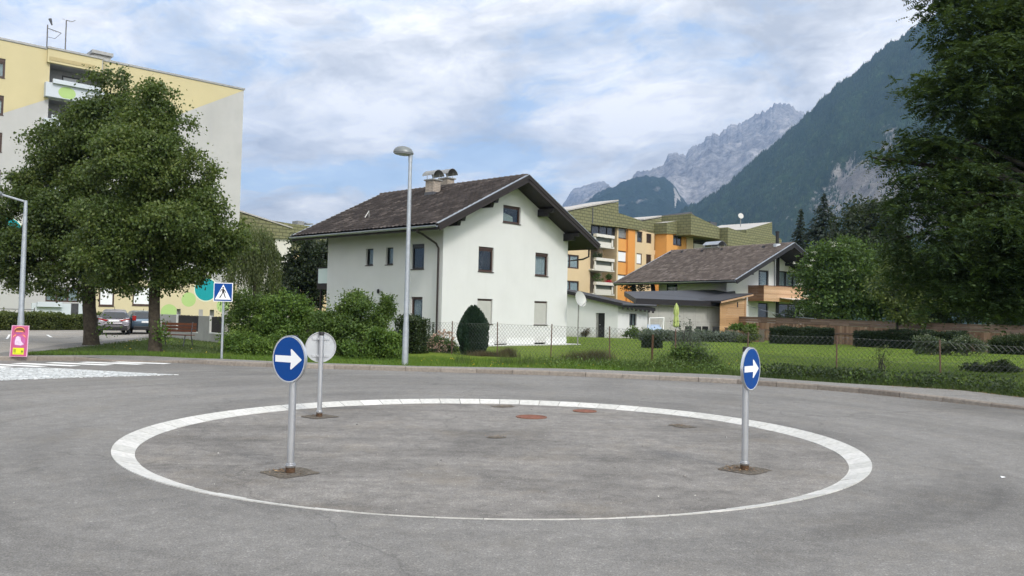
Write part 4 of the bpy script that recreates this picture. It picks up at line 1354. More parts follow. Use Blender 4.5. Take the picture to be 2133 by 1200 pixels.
for px, py in ((1395, 530), (1420, 527), (1462, 525), (1503, 522), (1590, 517)):
    u, t_, z = roof_point(px, py, GF, GOE, GOG, GHE, gsl, GHR, GW); mb = MB()
    mb.hexa([GF.W(u - .13, t_ - .13, z), GF.W(u + .13, t_ - .13, z + .06), GF.W(u + .13, t_ + .13, z + .06), GF.W(u - .13, t_ + .13, z), GF.W(u - .02, t_ - .08, z + .24), GF.W(u + .13, t_ - .08, z + .28), GF.W(u + .13, t_ + .08, z + .28), GF.W(u - .02, t_ + .08, z + .24)])
    mb.build('roof_vent', M['wood_black'], groof)

# ================================================================== white annex, concrete carport, timber shed
Pc = gp(1286, 704.5, .1)                              # convex corner nearest the camera
Pl = gp(1182, 703.0, .1); Pl = Vector(_EYE) + (Pl - Vector(_EYE)) * 1.0; Pl = at(1150, 660, Pc.y + 2.6)
Pr = at(1349, 660, Pc.y + 2.4)
annex = thing('garage', 'low white annex with dark doorway and black mono pitch roof behind the lawn', 'outbuilding', (Pc.x, Pc.y, .1))


def plane_fn(Pa, Pb):
    d = Vector((Pb.x - Pa.x, Pb.y - Pa.y, 0)); ln = d.length; d.normalize(); n = Vector((-d.y, d.x, 0))
    if n.y < 0: n = -n
    o = Vector((Pa.x, Pa.y, 0))
    return (lambda a, h, dd: o + d * a + n * dd + Vector((0, 0, h))), ln, d, n, o


def pick_plane(px, py, o, d, n):
    r = Vector(ray(px, py)); e = Vector(_EYE); k = (o - e).dot(n) / r.dot(n); P = e + r * k
    return (P - o).dot(d), P.z


def rect_plane(x0, x1, y0, y1, o, d, n):
    xm, ym = (x0 + x1) / 2, (y0 + y1) / 2
    return pick_plane(x0, ym, o, d, n)[0], pick_plane(x1, ym, o, d, n)[0], pick_plane(xm, y1, o, d, n)[1], pick_plane(xm, y0, o, d, n)[1]


f1, L1, d1_, nn1, o1 = plane_fn(Pl, Pc)
f2, L2, d2_, nn2, o2 = plane_fn(Pc, Pr)
hC = pick_plane(1285, 637, o1, d1_, nn1)[1]; hL = pick_plane(1182, 613, o1, d1_, nn1); slope1 = (hL[1] - hC) / (L1 - hL[0])
hT = lambda a: hC + (L1 - a) * slope1
dr = rect_plane(1240.5, 1259.5, 652, 704, o1, d1_, nn1); dr = (dr[0], dr[1], .1, dr[3])
wn = rect_plane(1311, 1326, 653.5, 678.5, o2, d2_, nn2)
mb = MB()
wall(mb, f1, [(0, -.05), (L1, -.05), (L1, hT(L1)), (0, hT(0))], [dr], .3)
wall(mb, f2, [(0, -.05), (L2, -.05), (L2, hC), (0, hC)], [wn])
back = o1 + (Pr - Pc) * 1.0
mb.face([Pr.xy.to_3d(), (Pr + (Pl - Pc)).xy.to_3d(), (Pr + (Pl - Pc)).xy.to_3d() + Vector((0, 0, hT(0))), Pr.xy.to_3d() + Vector((0, 0, hC))])
mb.build('wall', M['render_white'], annex)
# open doorway: dark door leaf set deep in its opening
mb = MB(); mb.fbox(f1, dr[0] + .17, dr[1] - .003, .12, dr[3] - .003, .20, .25); dd_ = mb.build('door', M['black'], annex)
mb = MB(); mb.fbox(f1, dr[0] + .002, dr[0] + .165, .12, dr[3] - .003, .12, .22); mb.build('door_frame', M['zinc_dull'], dd_)
mb = MB(); mb.fbox(f1, dr[0] + .25, dr[0] + .33, 1.05, 1.1, .15, .199); mb.build('handle', M['zinc'], dd_)
window(annex, f2, wn, .14, .06, 'frame_dark', 'glass', 'half', 1, 'pvc_white')
# roof slab with black fascia
ro = .45
A_ = Pc - d2_ * .0 - nn1 * ro; mbv = MB()
c0 = o1 + d1_ * (L1 + ro) - nn1 * ro; c1 = o1 - d1_ * .5 - nn1 * ro
dv = Vector((Pr.x - Pc.x, Pr.y - Pc.y, 0)); dv = dv * (1 + .5 / dv.length)
zA = lambda P: hC + (L1 - (Vector(P) - o1).dot(d1_)) * slope1 + .03
q = [c1, c0, c0 + dv, c1 + dv]
q = [Vector((p.x, p.y, zA(p))) for p in q]
mb = MB(); mb.prism(q, (0, 0, .26)); ra = mb.build('roof', M['wood_black'], annex)
mb = MB()
for k in range(8):
    P = c0.lerp(c0 + dv, (k + .5) / 8); mb.box(P.x - .06, P.x + .06, P.y - .06, P.y + .3, zA(P) - .16, zA(P) - .004)
mb.build('rafter_tail', M['wood_black'], annex)
mb = MB(); g0 = q[1] + d1_ * .07 + Vector((0, 0, .16)); mb.tube([g0, g0 + dv], .08, 8); mb.build('gutter', M['steel_dark'], ra, smooth=True)

cw = thing('carport', 'bare concrete garden wall carrying a wide flat black roof beside the white annex', 'carport', (Pr.x, Pr.y, .1))
Cr = at(1512, 660, Pr.y + 4.0); Ca = at(1350.5, 660, Pr.y + .35)
f3, L3, d3_, nn3, o3 = plane_fn(Ca, Cr)
h3 = pick_plane(1360, 635, o3, d3_, nn3)[1]
M['cast_concrete'] = courses('cast_concrete', d3_, (.40, .395, .375), (.37, .365, .35), (.25, .245, .235), 1.25, 1.35, .012, .3, .9, 0.0, .1)
mb = MB(); mb.fbox(f3, 0, L3, -.05, h3, 0, .3); mb.build('wall', M['cast_concrete'], cw)
h3b = pick_plane(1440, 627, o3, d3_, nn3)[1]
mb = MB(); A0, A1 = f3(-1.6, h3 + .002, -.55), f3(L3 + .8, h3 + .002, -.55); B0, B1 = at(1385, 612.5, Pr.y + 9), at(1530, 612, Pr.y + 12.5)
B0 = at(1300, 617, Pr.y + 8.5)
mb.prism([A0, A1, B1, B0], (0, 0, h3b - h3))
rr_ = mb.build('roof', simple('roof_membrane', (.035, .036, .042), .55, 0, .4, .15, 2, .1, 30), cw)
mb = MB(); slab_strip(mb, A0 - Vector((0, .03, 0)), A1 - Vector((0, .03, 0)), (0, 0, h3b - h3 + .03), (0, -.03, 0)); mb.build('fascia', M['wood_black'], rr_)

shed = thing('shed', 'small natural timber shed with sloping roof edge beside the concrete wall', 'shed', tuple(at(1527, 690, Pr.y + 4)))
Sa, Sb = at(1500, 660, Pr.y + 2.2), at(1553, 660, Pr.y + 4.6)
f4, L4, d4_, nn4, o4 = plane_fn(Sa, Sb)
hsl, hsr = pick_plane(1502, 629, o4, d4_, nn4)[1], pick_plane(1552, 617, o4, d4_, nn4)[1]
mb = MB(); nb4 = 22
for k in range(nb4):
    z0 = .1 + k * .155
    if z0 > max(hsl, hsr): break
    a0 = 0.0
    if z0 + .15 > hsl: a0 = L4 * min(1, (z0 + .15 - hsl) / (hsr - hsl))
    if a0 < L4 - .1: mb.fbox(f4, a0, L4, z0, z0 + .148, 0, .04)
mb.build('wall', island_random('larch_fresh', [(0, (.38, .225, .11)), (.5, (.47, .285, .145)), (1, (.56, .355, .19))], .7, 3, .16, .2, .3, (.6, .6, 14)), shed)
mb = MB(); a, b = f4(-.35, hsl - .05, -.3), f4(L4 + .6, hsr + .12, -.3)
slab_strip(mb, a, b, (0, 0, .14), nn4 * 3.0); mb.build('roof', M['wood_black'], shed)
mb = MB(); slab_strip(mb, a - nn4 * .05 - Vector((0, 0, .06)), b - nn4 * .05 - Vector((0, 0, .06)), (0, 0, .13), nn4 * .045); mb.build('barge_board', M['larch'], shed)
mb = MB(); mb.fbox(f4, L4 - .14, L4 + .02, .1, hsr, -.06, -.002); mb.build('post', M['larch'], shed)
# ================================================================== yellow apartment tower on the left
AF = Frame((at(0, 300, 62).x, 62), .738)
tower = thing('apartment_building', 'seven storey yellow and grey apartment block behind the two lime trees', 'apartment building', AF.W(0, 0, .1))
aE = AF.pickG(508, 185)[0]; hR_ = AF.pickG(508, 185)[1]
uB = AF.pickG(215, 128)[0]; hL_ = AF.pickG(0, 79)[1]
M['tower_grey'] = simple('tower_grey', (.43, .428, .42), .9, 0, .15, .07, .5, .25, 40, .32)
M['tower_yellow'] = simple('tower_yellow', (.52, .455, .275), .9, 0, .15, .04, .5, .25, 40, .08)
M['tower_cream'] = simple('tower_cream', (.56, .49, .33), .9, 0, .15, .04, .5, .25, 40, .1)
M['tower_pale'] = simple('tower_pale', (.50, .54, .585), .8, 0, .2, .04, .7, .1, 40, .1)
fA = AF.fG()
L0, L1_ = AF.pickG(104, 140)[0], AF.pickG(222, 160)[0]
ST = 2.8
top_o = (AF.pickG(106, 171)[1], AF.pickG(106, 132)[1])
logg = [(L0, L1_, top_o[0] - .95 - ST * k, top_o[1] - ST * k) for k in range(6)]
wu = AF.pickG(12, 140); wr = AF.rectG(-30, 11, 119, 160)
wins = [(wr[0] - .15, wr[1], wr[2] - ST * k, wr[3] - ST * k) for k in range(6)]
gw1 = AF.rectG(206, 238, 596, 638); gw2 = AF.rectG(276, 318, 596, 637); gb1 = AF.rectG(95, 165, 598, 629)
mb = MB()
wall(mb, fA, [(-16, -.1), (uB, -.1), (uB, hL_), (-16, hL_)], logg[:-1] + wins + [gb1], .3)
wall(mb, fA, [(uB, -.1), (aE, -.1), (aE, hR_), (uB, hR_)], [h for h in [gw1, gw2] if h[0] > uB], .12)
for u_, h_ in ((-16, hL_), (aE, hR_)):
    mb.face([AF.W(u_, 0, -.1), AF.W(u_, 14, -.1), AF.W(u_, 14, h_), AF.W(u_, 0, h_)])
mb.face([AF.W(-16, 14, -.1), AF.W(aE, 14, -.1), AF.W(aE, 14, hR_), AF.W(-16, 14, hR_)])
mb.face([AF.W(-16, 0, hL_ - .01), AF.W(uB, 0, hL_ - .01), AF.W(uB, 14, hL_ - .01), AF.W(-16, 14, hL_ - .01)])
mb.face([AF.W(uB, 0, hR_ - .01), AF.W(aE, 0, hR_ - .01), AF.W(aE, 14, hR_ - .01), AF.W(uB, 14, hR_ - .01)])
mb.face([AF.W(uB, 0, hR_), AF.W(uB, 14, hR_), AF.W(uB, 14, hL_), AF.W(uB, 0, hL_)])
mb.build('wall', M['tower_grey'], tower)
# yellow paint field, its lower edge running diagonally
e1_, e2_ = AF.pickG(3, 237), AF.pickG(100, 206.5); sl1 = (e2_[1] - e1_[1]) / (e2_[0] - e1_[0])
e3_, e4_ = AF.pickG(384, 233), AF.pickG(507, 186.5); sl2 = (e4_[1] - e3_[1]) / (e4_[0] - e3_[0])
cut = []
mb = MB()
fY = AF.fG(-.004)
line1 = lambda u: e1_[1] + (u - e1_[0]) * sl1
line2 = lambda u: e3_[1] + (u - e3_[0]) * sl2


def paint(mb, u0, u1, hlo, hhi, lowfn, holes):
    wall(mb, fY, [(u0, lowfn(u0)), (u1, lowfn(u1)), (u1, hhi), (u0, hhi)], holes, .001)


paint(mb, -16, e1_[0] - .25, 0, hL_ - .16, lambda u: hL_ - 9.0, wins)
paint(mb, e1_[0] - .25, L0 - .01, 0, hL_ - .16, line1, wins)
mb.build('paint_field', M['tower_yellow'], tower); mb = MB()
paint(mb, L1_ + .01, uB - .001, 0, hL_ - .16, lambda u: line2(u), [])
mb.build('paint_field', M['tower_yellow'], tower); mb = MB()
paint(mb, uB, aE - .02, 0, hR_ - .16, lambda u: min(line2(u), hR_ - .17), [])
mb.build('paint_field', M['tower_yellow'], tower)
gy0 = AF.pickG(197, 640)[0]; gyh = AF.pickG(340, 585)[1]
mb = MB(); wall(mb, fY, [(max(gy0, uB), -.1), (aE, -.1), (aE, gyh), (max(gy0, uB), gyh)], [h for h in [gw1, gw2] if h[0] > uB], .001)
mb.build('paint_field', M['tower_cream'], tower)
M['dot_teal'] = simple('dot_teal', (.012, .27, .30), .85, 0, .2, .04, 1)
M['dot_green'] = simple('dot_green', (.36, .50, .20), .85, 0, .2, .04, 1)
M['dot_ring'] = simple('dot_ring', (.62, .66, .52), .85, 0, .2, .04, 1)
for px, py, r_, mt in ((429, 603, .98, 'dot_teal'), (465, 637, .60, 'dot_green'), (393, 624, .62, 'dot_green'), (352, 651, .70, 'dot_green'), (8, 487, 1.3, 'dot_teal')):
    u_, h_ = AF.pickG(px, py)
    if mt == 'dot_teal':
        mb = MB(); mb.face([AF.W(u_ + (r_ + .09) * math.cos(a), -.007, h_ + (r_ + .09) * math.sin(a)) for a in np.linspace(0, 2 * math.pi, 41)[:-1]]); mb.build('painted_ring', M['dot_ring'], tower)
    mb = MB(); mb.face([AF.W(u_ + r_ * math.cos(a), -.010, h_ + r_ * math.sin(a)) for a in np.linspace(0, 2 * math.pi, 41)[:-1]]); mb.build('painted_dot', M[mt], tower)
# roof edge flashing
mb = MB()
mb.fbox(fA, -16, L0 - .32, hL_ - .12, hL_ + .04, -.07, .3); mb.build('roof_edge', M['zinc_dull'], tower)
mb = MB(); mb.fbox(fA, uB - .02, aE + .08, hR_ - .12, hR_ + .04, -.07, .3); mb.build('roof_edge', M['zinc_dull'], tower)
# loggia stack: fascia, recessed rooms, parapet boxes
fa0 = AF.pickG(97, 130)[0]; fa1 = AF.pickG(210, 140)[0]
mb = MB(); mb.fbox(fA, fa0, fa1, top_o[1] + .0, hL_ + .02, -.30, -.002)
fas_ = mb.build('fascia', M['tower_yellow'], tower)
mb = MB(); r_ = AF.rectG(105, 201, 133, 0, -.3); z0 = AF.pickG(105, 117, -.3)[1]
mb.fbox(fA, r_[0], r_[1], z0 - .30, z0 - .02, -.33, -.301); mb.build('fascia_groove', simple('groove', (.40, .33, .18), .9), fas_)
mb = MB(); mb.fbox(fA, fa0 - .02, fa1 + .02, hL_ - .10, hL_ + .06, -.37, .2); mb.build('roof_edge', M['zinc_dull'], tower)
for k in range(5):
    a0, a1, h0, h1 = logg[k]
    mb = MB()
    for P in ([(a0, h0), (a0, h1)], [(a1, h0), (a1, h1)]):
        mb.face([fA(P[0][0], h0, .3), fA(P[0][0], h1, .3), fA(P[0][0], h1, 1.6), fA(P[0][0], h0, 1.6)])
    mb.face([fA(a0, h1, .3), fA(a1, h1, .3), fA(a1, h1, 1.6), fA(a0, h1, 1.6)]); mb.face([fA(a0, h0, .3), fA(a1, h0, .3), fA(a1, h0, 1.6), fA(a0, h0, 1.6)])
    wall(mb, AF.fG(1.6), [(a0, h0), (a1, h0), (a1, h1), (a0, h1)], [(a0 + 1.25, a0 + 2.55, h0 + .1, h0 + 2.05)], .1)
    lo = mb.build('loggia', simple('loggia_wall', (.30, .30, .30), .9) if k == 0 else bpy.data.materials['loggia_wall'], tower)
    window(tower, AF.fG(1.6), (a0 + 1.25, a0 + 2.55, h0 + .1, h0 + 2.05), .06, .11, 'frame_dark', 'glass_dark', 'white' if k == 0 else None, 0, None, name='balcony_door')
    mb = MB(); mb.fbox(fA, a0 - .35, a1 + .1, h0 - .30, h0 + .80, -.55, -.003); pa = mb.build('balcony', M['tower_pale'], tower)
    mb = MB(); mb.fbox(fA, a0 + .10, a1 - .6, h0 + .75, h0 + 1.08, -.78, -.552); mb.build('planter', M['tower_pale'], pa)
    uu = a0 + 1.15
    if k > 0: continue
    mb = MB(); mb.face([AF.W(uu + .62 * math.cos(a), -.553, h0 + .18 + .48 * max(-.9, min(1, math.sin(a)))) for a in np.linspace(0, 2 * math.pi, 33)[:-1]]); mb.build('painted_dot', M['dot_green'] if k % 2 == 0 else M['dot_teal'], pa)
for k, r_ in enumerate(wins):
    window(tower, fA, r_, .12, .12, 'frame_brown', 'glass', 'curtain' if k % 2 else 'half', 0, 'sill_dark', .25)
for r_ in (gw1, gw2):
    if r_[0] > uB: window(tower, fA, r_, .06, .12, 'frame_brown', 'glass', 'white', 0, 'sill_dark')
window(tower, fA, gb1, .15, .10, 'frame_brown', 'glass', 'curtain', 2, None)
# ground floor terrace parapets
T0 = -2.2
for x0, x1, y0, y1, dd in ((65, 147, 632, 690, T0), (163, 196, 632, 690, T0)):
    r_ = AF.rectG(x0, x1, y0, y1, dd); mb = MB(); mb.fbox(AF.fG(dd), r_[0], r_[1], .1, r_[3], 0, .18); pt = mb.build('terrace_parapet', M['tower_pale'], tower)
    if x0 == 65:
        r_ = AF.rectG(78, 130, 629, 638, dd - .3); mb = MB(); mb.fbox(AF.fG(dd - .3), r_[0], r_[1], r_[2] - .05, r_[3], 0, .29); mb.build('planter', M['tower_pale'], pt)
r_ = AF.rectG(147, 163, 632, 690, T0)
mb = MB()
for k in range(9):
    a = r_[0] + (r_[1] - r_[0]) * k / 8; mb.fbox(AF.fG(T0 + .05), a, a + .12, .1, r_[3], 0, .03)
mb.build('terrace_slats', M['steel_dark'], tower)
# chimney head, antennas on the flat roof
c0 = AF.pickG(196, 105, .9); c1_ = AF.pickG(231, 110, .9)
mb = MB(); mb.fbox(AF.fG(.9), c0[0], c1_[0], hR_ - .6, c0[1] - .25, 0, 2.0); cht = mb.build('chimney', M['concrete'], tower)
mb = MB(); mb.fbox(AF.fG(.9), c0[0] - .18, c1_[0] + .15, c0[1] - .248, c0[1] + .02, -.18, 2.2); mb.build('cap', M['zinc_dull'], cht)
for px, top, base, kind in ((97.5, 52, 96, 0), (136, 42, 100, 1)):
    u_, hb_ = AF.pickG(px, base, .4); ht_ = AF.pickG(px + 2, top, .4)[1]
    mb = MB(); mb.tube([AF.W(u_, .4, hL_ - .1), AF.W(u_, .4, ht_)], .045, 6)
    if kind == 0:
        mb.tube([AF.W(u_, .4, ht_ - .25), AF.W(u_ + 1.0, .5, ht_ - .38)], .03, 5); mb.tube([AF.W(u_ + .55, .4, ht_ - .95), AF.W(u_ + 1.0, .5, ht_ - .40)], .02, 5); mb.tube([AF.W(u_, .4, ht_ - .95), AF.W(u_ + .55, .4, ht_ - .95)], .02, 5)
        mb.tube([AF.W(u_ + .28, .3, ht_ + .02), AF.W(u_ + .12, .3, ht_ + .5)], [.05, .12], 6)
        for q in (.2, .38, .56): mb.tube([AF.W(u_ + q, .1, ht_ - .55), AF.W(u_ + q, .8, ht_ - .2)], .012, 4)
    else:
        mb.tube([AF.W(u_, .4, ht_), AF.W(u_ + .35, .4, ht_ - .05), AF.W(u_ + .65, .4, ht_ + .15)], .02, 5)
        for q in (-.2, .15, .4): mb.tube([AF.W(u_ + q, 0, ht_ - .1), AF.W(u_ + q, .8, ht_ + .15)], .012, 4)
    mb.build('antenna', M['steel_dark'], tower)
# narrow balconies on the end wall, seen edge on
for k, (py0, py1, mt) in enumerate(((187, 216, 'tower_yellow'), (236, 278, 'tower_cream'), (313, 345, 'tower_cream'), (376, 411, 'tower_pale'), (450, 480, 'tower_pale'), (520, 560, 'tower_pale'))):
    hA, hB_ = AF.pickG(506, py1)[1], AF.pickG(506, py0)[1]
    mb = MB(); mb.fbox(AF.fL(aE), 1.2 + .1 * (k % 2), 4.4, hA, hB_, .003, .34 + .06 * (k % 3)); mb.build('balcony', M[mt], tower)

# ================================================================== stepped apartment terrace with green shingle cladding
M['shingle'] = courses('shingle', (math.cos(.8255), math.sin(.8255)), (.165, .165, .085), (.195, .193, .10), (.095, .096, .052), .80, .36, .055, .5, .8, .5, .08)
M['shingle_side'] = courses('shingle_side', (-math.sin(.8255), math.cos(.8255)), (.155, .156, .080), (.182, .182, .094), (.10, .10, .055), .80, .36, .05, .5, .8, .5, .08)
M['terr_beige'] = simple('terr_beige', (.58, .455, .285), .9, 0, .15, .05, .6, .2, 40, .12)
M['terr_orange'] = simple('terr_orange', (.62, .30, .09), .9, 0, .15, .05, .6, .2, 40, .1)
M['terr_deep'] = simple('terr_deep', (.60, .265, .07), .9, 0, .15, .05, .6, .2, 40, .1)
M['terr_white'] = simple('terr_white', (.60, .58, .53), .85, 0, .15, .05, .8, .2, 40, .15)
M['roof_pale'] = simple('roof_pale', (.42, .40, .37), .7, .2, .3, .12, .7)
M['olive_glass'] = simple('olive_glass', (.10, .105, .075), .3, 0, .5, .05, 2)
GN = Frame((at(1180, 600, 93).x, 93), .8255)
block = thing('apartment_building', 'long orange and beige apartment block with green shingled top storey between the two houses', 'apartment building', GN.W(0, 0, .1))


def gpoly(pts, t_, dep, mats, name, holes=None, cap=None):
    """front outline in pixels on the plane at depth t_, extruded backwards: front, sides and top differ"""
    P = [GN.pickG(x, y, t_) for x, y in pts]
    W0 = [GN.W(u, t_, h) for u, h in P]
    mb = MB(); n = len(P)
    mb.face(W0, 0)
    for k in range(n):
        a, b = W0[k], W0[(k + 1) % n]
        e = b - a; up = abs(e.normalized().z) < .55 and (P[k][1] + P[(k + 1) % n][1]) / 2 > sum(p[1] for p in P) / n
        mb.face([a, b, b + GN.l * dep, a + GN.l * dep], 2 if up else 1)
    return mb.build(name, [M[m] for m in mats], block)


SH = ('shingle', 'shingle_side', 'roof_pale')
def wallseg(x0, x1, ytop, t_, dep, mt, name='wall', holes=(), ybot=660):
    u0, u1 = GN.pickG(x0, ytop, t_)[0], GN.pickG(x1, ytop, t_)[0]; h1 = GN.pickG((x0 + x1) / 2, ytop, t_)[1]
    mb = MB(); f = GN.fG(t_)
    wall(mb, f, [(u0, .0), (u1, .0), (u1, h1), (u0, h1)], list(holes), .16)
    mb.face([f(u0, 0, 0), f(u0, 0, dep), f(u0, h1, dep), f(u0, h1, 0)]); mb.face([f(u1, 0, 0), f(u1, 0, dep), f(u1, h1, dep), f(u1, h1, 0)])
    return mb.build(name, M[mt], block)


R_ = lambda x0, x1, y0, y1, t_=0: GN.rectG(x0, x1, y0, y1, t_)
# beige bay nearest the camera
hs = [R_(1150, 1206, 529, 558), R_(1150, 1206, 584, 610), R_(1150, 1206, 484, 508)]
wallseg(1120, 1231, 478, 0, 6, 'terr_beige', holes=hs)
for h in hs: window(block, GN.fG(), h, .1, .13, 'frame_brown', 'glass', 'half', 2, None)
# balcony stack
l0 = GN.pickG(1231, 540)[0]; l1_ = GN.pickG(1285, 540)[0]
mb = MB(); wall(mb, GN.fG(2.0), [(l0, 0), (l1_, 0), (l1_, GN.pickG(1258, 470)[1]), (l0, GN.pickG(1258, 470)[1])], []); mb.build('loggia', simple('loggia_brown', (.24, .20, .15), .9), block)
M['window_band'] = M['glass_dark']
for k, (yb0, yb1) in enumerate(((490, 515), (539, 564), (589, 614))):
    r = R_(1238, 1275.5, yb0, yb1, -.55); f = GN.fG(-.55)
    mb = MB(); mb.fbox(f, r[0] - .35, r[1] + .45, r[2] - .05, r[2] + .12, 0, 2.5); sl_ = mb.build('balcony_slab', M['terr_white'], block)
    mb = MB(); mb.fbox(f, r[0], r[1], r[2] + .121, r[2] + (r[3] - r[2]) * .44, 0, .14); mb.build('parapet', M['terr_white'], sl_)
    mb = MB(); mb.fbox(f, r[0] + .1, r[1] - .1, r[2] + (r[3] - r[2]) * .445, r[2] + (r[3] - r[2]) * .78, .05, .1); mb.build('rail_panel', M['olive_glass'], sl_)
    mb = MB(); mb.fbox(f, r[0] - .0, r[1] + .0, r[2] + (r[3] - r[2]) * .79, r[3] + .05, -.32, .16); mb.build('planter', M['terr_white'], sl_)
    for a in (r[0] - .05, r[1] - .22):
        mb = MB(); mb.fbox(f, a, a + .27, r[2] + .13, r[2] + (r[3] - r[2]) * .76, -.09, -.004); mb.build('drain_spout', M['terr_white'], sl_)
    mb = MB(); mb.fbox(f, r[1] + .35, r[1] + .40, r[2] + .121, r[3] + .1, .1, 2.2); mb.build('side_screen', M['olive_glass'], sl_)
r = R_(1233, 1281, 465, 490.5, .2); f = GN.fG(.2)
mb = MB(); mb.fbox(f, r[0], r[1], r[2], r[3], .1, .16); gl_ = mb.build('glazing', M['glass_dark'], block)
mb = MB(); mb.fbox(f, r[0] - .1, r[1] + .25, r[3] + .001, r[3] + .16, -.35, .4); mb.build('frame', M['terr_white'], gl_)
mb = MB()
for q in (0, .33, .66, 1): a = r[0] + (r[1] - r[0]) * q; mb.fbox(f, a - .05, a + .05, r[2], r[3], .02, .099)
mb.build('frame', M['frame_dark'], gl_)
mb = MB(); a = GN.pickG(1283, 540)[0]; mb.fbox(GN.fG(), a, a + .3, 0, GN.pickG(1283, 470)[1], -.1, 2.4); mb.build('wall', M['terr_beige'], block)
# orange bay
hs = [R_(1287.5, 1308, 475, 498), R_(1287, 1308, 523, 547), R_(1286, 1308, 572, 594)]
wallseg(1285.5, 1309, 470, 0, 5, 'terr_orange', holes=hs)
for h, fl_ in zip(hs, ('grey', 'white', 'white')): window(block, GN.fG(), h, .1, .13, 'frame_brown', 'glass', fl_, 0, None)
wallseg(1309, 1323.5, 474, -.25, 5, 'terr_deep')
# beige bay with narrow windows
hs = [R_(1327, 1338, 482, 505), R_(1346.5, 1357, 487, 507), R_(1363, 1373, 488, 522), R_(1326, 1337, 528, 551), R_(1346, 1356.5, 530, 551), R_(1363, 1373, 531, 556)]
wallseg(1323.5, 1389, 480, 0, 5, 'terr_beige', holes=hs)
for k, h in enumerate(hs): window(block, GN.fG(), h, .1, .11, 'frame_brown', 'glass' if k == 3 else 'glass_dark', 'white' if k == 3 else None, 0, None)
# orange projecting bay
tb = -1.7
hs = [R_(1402, 1420, 490, 512, tb)]
wallseg(1389, 1431, 484, tb, 5, 'terr_orange', holes=hs)
window(block, GN.fG(tb), hs[0], .1, .13, 'frame_brown', 'glass_dark', None, 1, None)
wallseg(1431, 1444, 487, tb - .1, 5, 'terr_beige')
# far loggia
r = R_(1444, 1500, 492, 560, -1.0)
mb = MB(); mb.fbox(GN.fG(.6), r[0], r[1] + 3, 0, r[3], 0, .1); mb.build('loggia', M['wood_black'], block)
r2 = R_(1446, 1484, 510, 520, -1.5); mb = MB(); mb.fbox(GN.fG(-1.5), r2[0], r2[1], r2[2] - 1, r2[3], 0, .2); mb.build('parapet', M['terr_white'], block)
r2 = R_(1446, 1500, 492, 496, -2.4); mb = MB(); mb.fbox(GN.fG(-2.4), r2[0], r2[1], r2[2], r2[3], 0, 1.5); mb.build('awning', simple('awning_red', (.30, .13, .09), .8), block)
# shingle clad top storey, piece by piece
gpoly([(1120, 452), (1170, 443.5), (1288.5, 420.5), (1288.5, 443.5), (1337, 460), (1337, 480), (1287, 473), (1231, 467), (1231, 482), (1120, 482)], -.5, 9, SH, 'top_storey')
mb = MB(); a, b = GN.pickG(1235.2, 425, -.53), GN.pickG(1235.2, 480, -.53); mb.fbox(GN.fG(-.55), a[0] - .06, a[0] + .06, b[1] + .8, a[1] - .4, 0, .045); mb.build('joint', M['steel_dark'], block)
for (xa, ya), (xb, yb), dt in (((1170, 441.5), (1288.5, 418.8), -.6), ((1341, 458.5), (1378, 451.5), -.1)):
    a, b = GN.pickG(xa, ya, dt), GN.pickG(xb, yb, dt); mb = MB(); slab_strip(mb, GN.W(a[0], dt, a[1]), GN.W(b[0], dt, b[1]), (0, 0, .16), GN.l * 4); mb.build('roof_edge', M['roof_pale'], block)
gpoly([(1337, 461), (1378.5, 453.5), (1378.5, 490), (1337, 481)], 0, 8, SH, 'top_storey')
gpoly([(1389, 463.5), (1431, 456.5), (1431, 488.5), (1389, 486.5)], tb - .15, 6, SH, 'top_storey')
gpoly([(1439.5, 445.5), (1499, 474.5), (1499, 498), (1439.5, 489)], tb - 2.2, 12, ('shingle', 'shingle_side', 'steel_dark'), 'top_storey')
gpoly([(1516, 473.5), (1555, 487), (1584, 502), (1584, 560), (1516, 560)], tb - 3.2, 12, ('shingle', 'shingle_side', 'steel_dark'), 'top_storey')
gpoly([(1555, 478), (1608.5, 462.5), (1608.5, 560), (1555, 560)], 1.0, 9, SH, 'top_storey')
gpoly([(1608.5, 488), (1628, 498.5), (1628, 560), (1608.5, 560)], 2.0, 6, SH, 'top_storey')
mb = MB(); a, b = at(1334, 457.5, 108), at(1440, 444.5, 112); slab_strip(mb, a - Vector((0, 0, 2.4)), b - Vector((0, 0, 2.4)), (0, 0, 2.4), (2, 6, 0)); mb.build('top_storey', M['shingle'], block)
mb = MB(); slab_strip(mb, a, b, (0, 0, .22), (2, 6, 0)); mb.build('roof_edge', M['steel_dark'], block)
mb = MB(); a, b = GN.pickG(1480, 462, 0), GN.pickG(1490, 470, 0); mb.fbox(GN.fG(), a[0], b[0] + .4, b[1] - .3, a[1] + .05, 0, 1.5); mb.build('roof_vent', M['steel_dark'], block)
# dish on the far roof
c = at(1543, 450, 122); mb = MB(); mb.tube([at(1542.5, 472, 122), c], .07, 6); ds = mb.build('antenna_mast', M['zinc_dull'], block)
mb = MB(); n_ = Vector((.2, -1, .25)).normalized(); ax = n_.orthogonal().normalized(); bx = n_.cross(ax)
ring = [c + (ax * math.cos(a) + bx * math.sin(a)) * .42 for a in np.linspace(0, 6.283, 21)[:-1]]
mb.prism(ring, n_ * .06); mb.build('dish', M['zinc_dull'], ds)
# plants and flowers on the lower balconies
M['leaf_pot'] = leafmat('leaf_pot', (.02, .05, .01), (.045, .10, .018), (.08, .15, .03))
M['flower_red'] = leafmat('flower_red', (.40, .015, .02), (.55, .03, .05), (.65, .10, .12), .1)

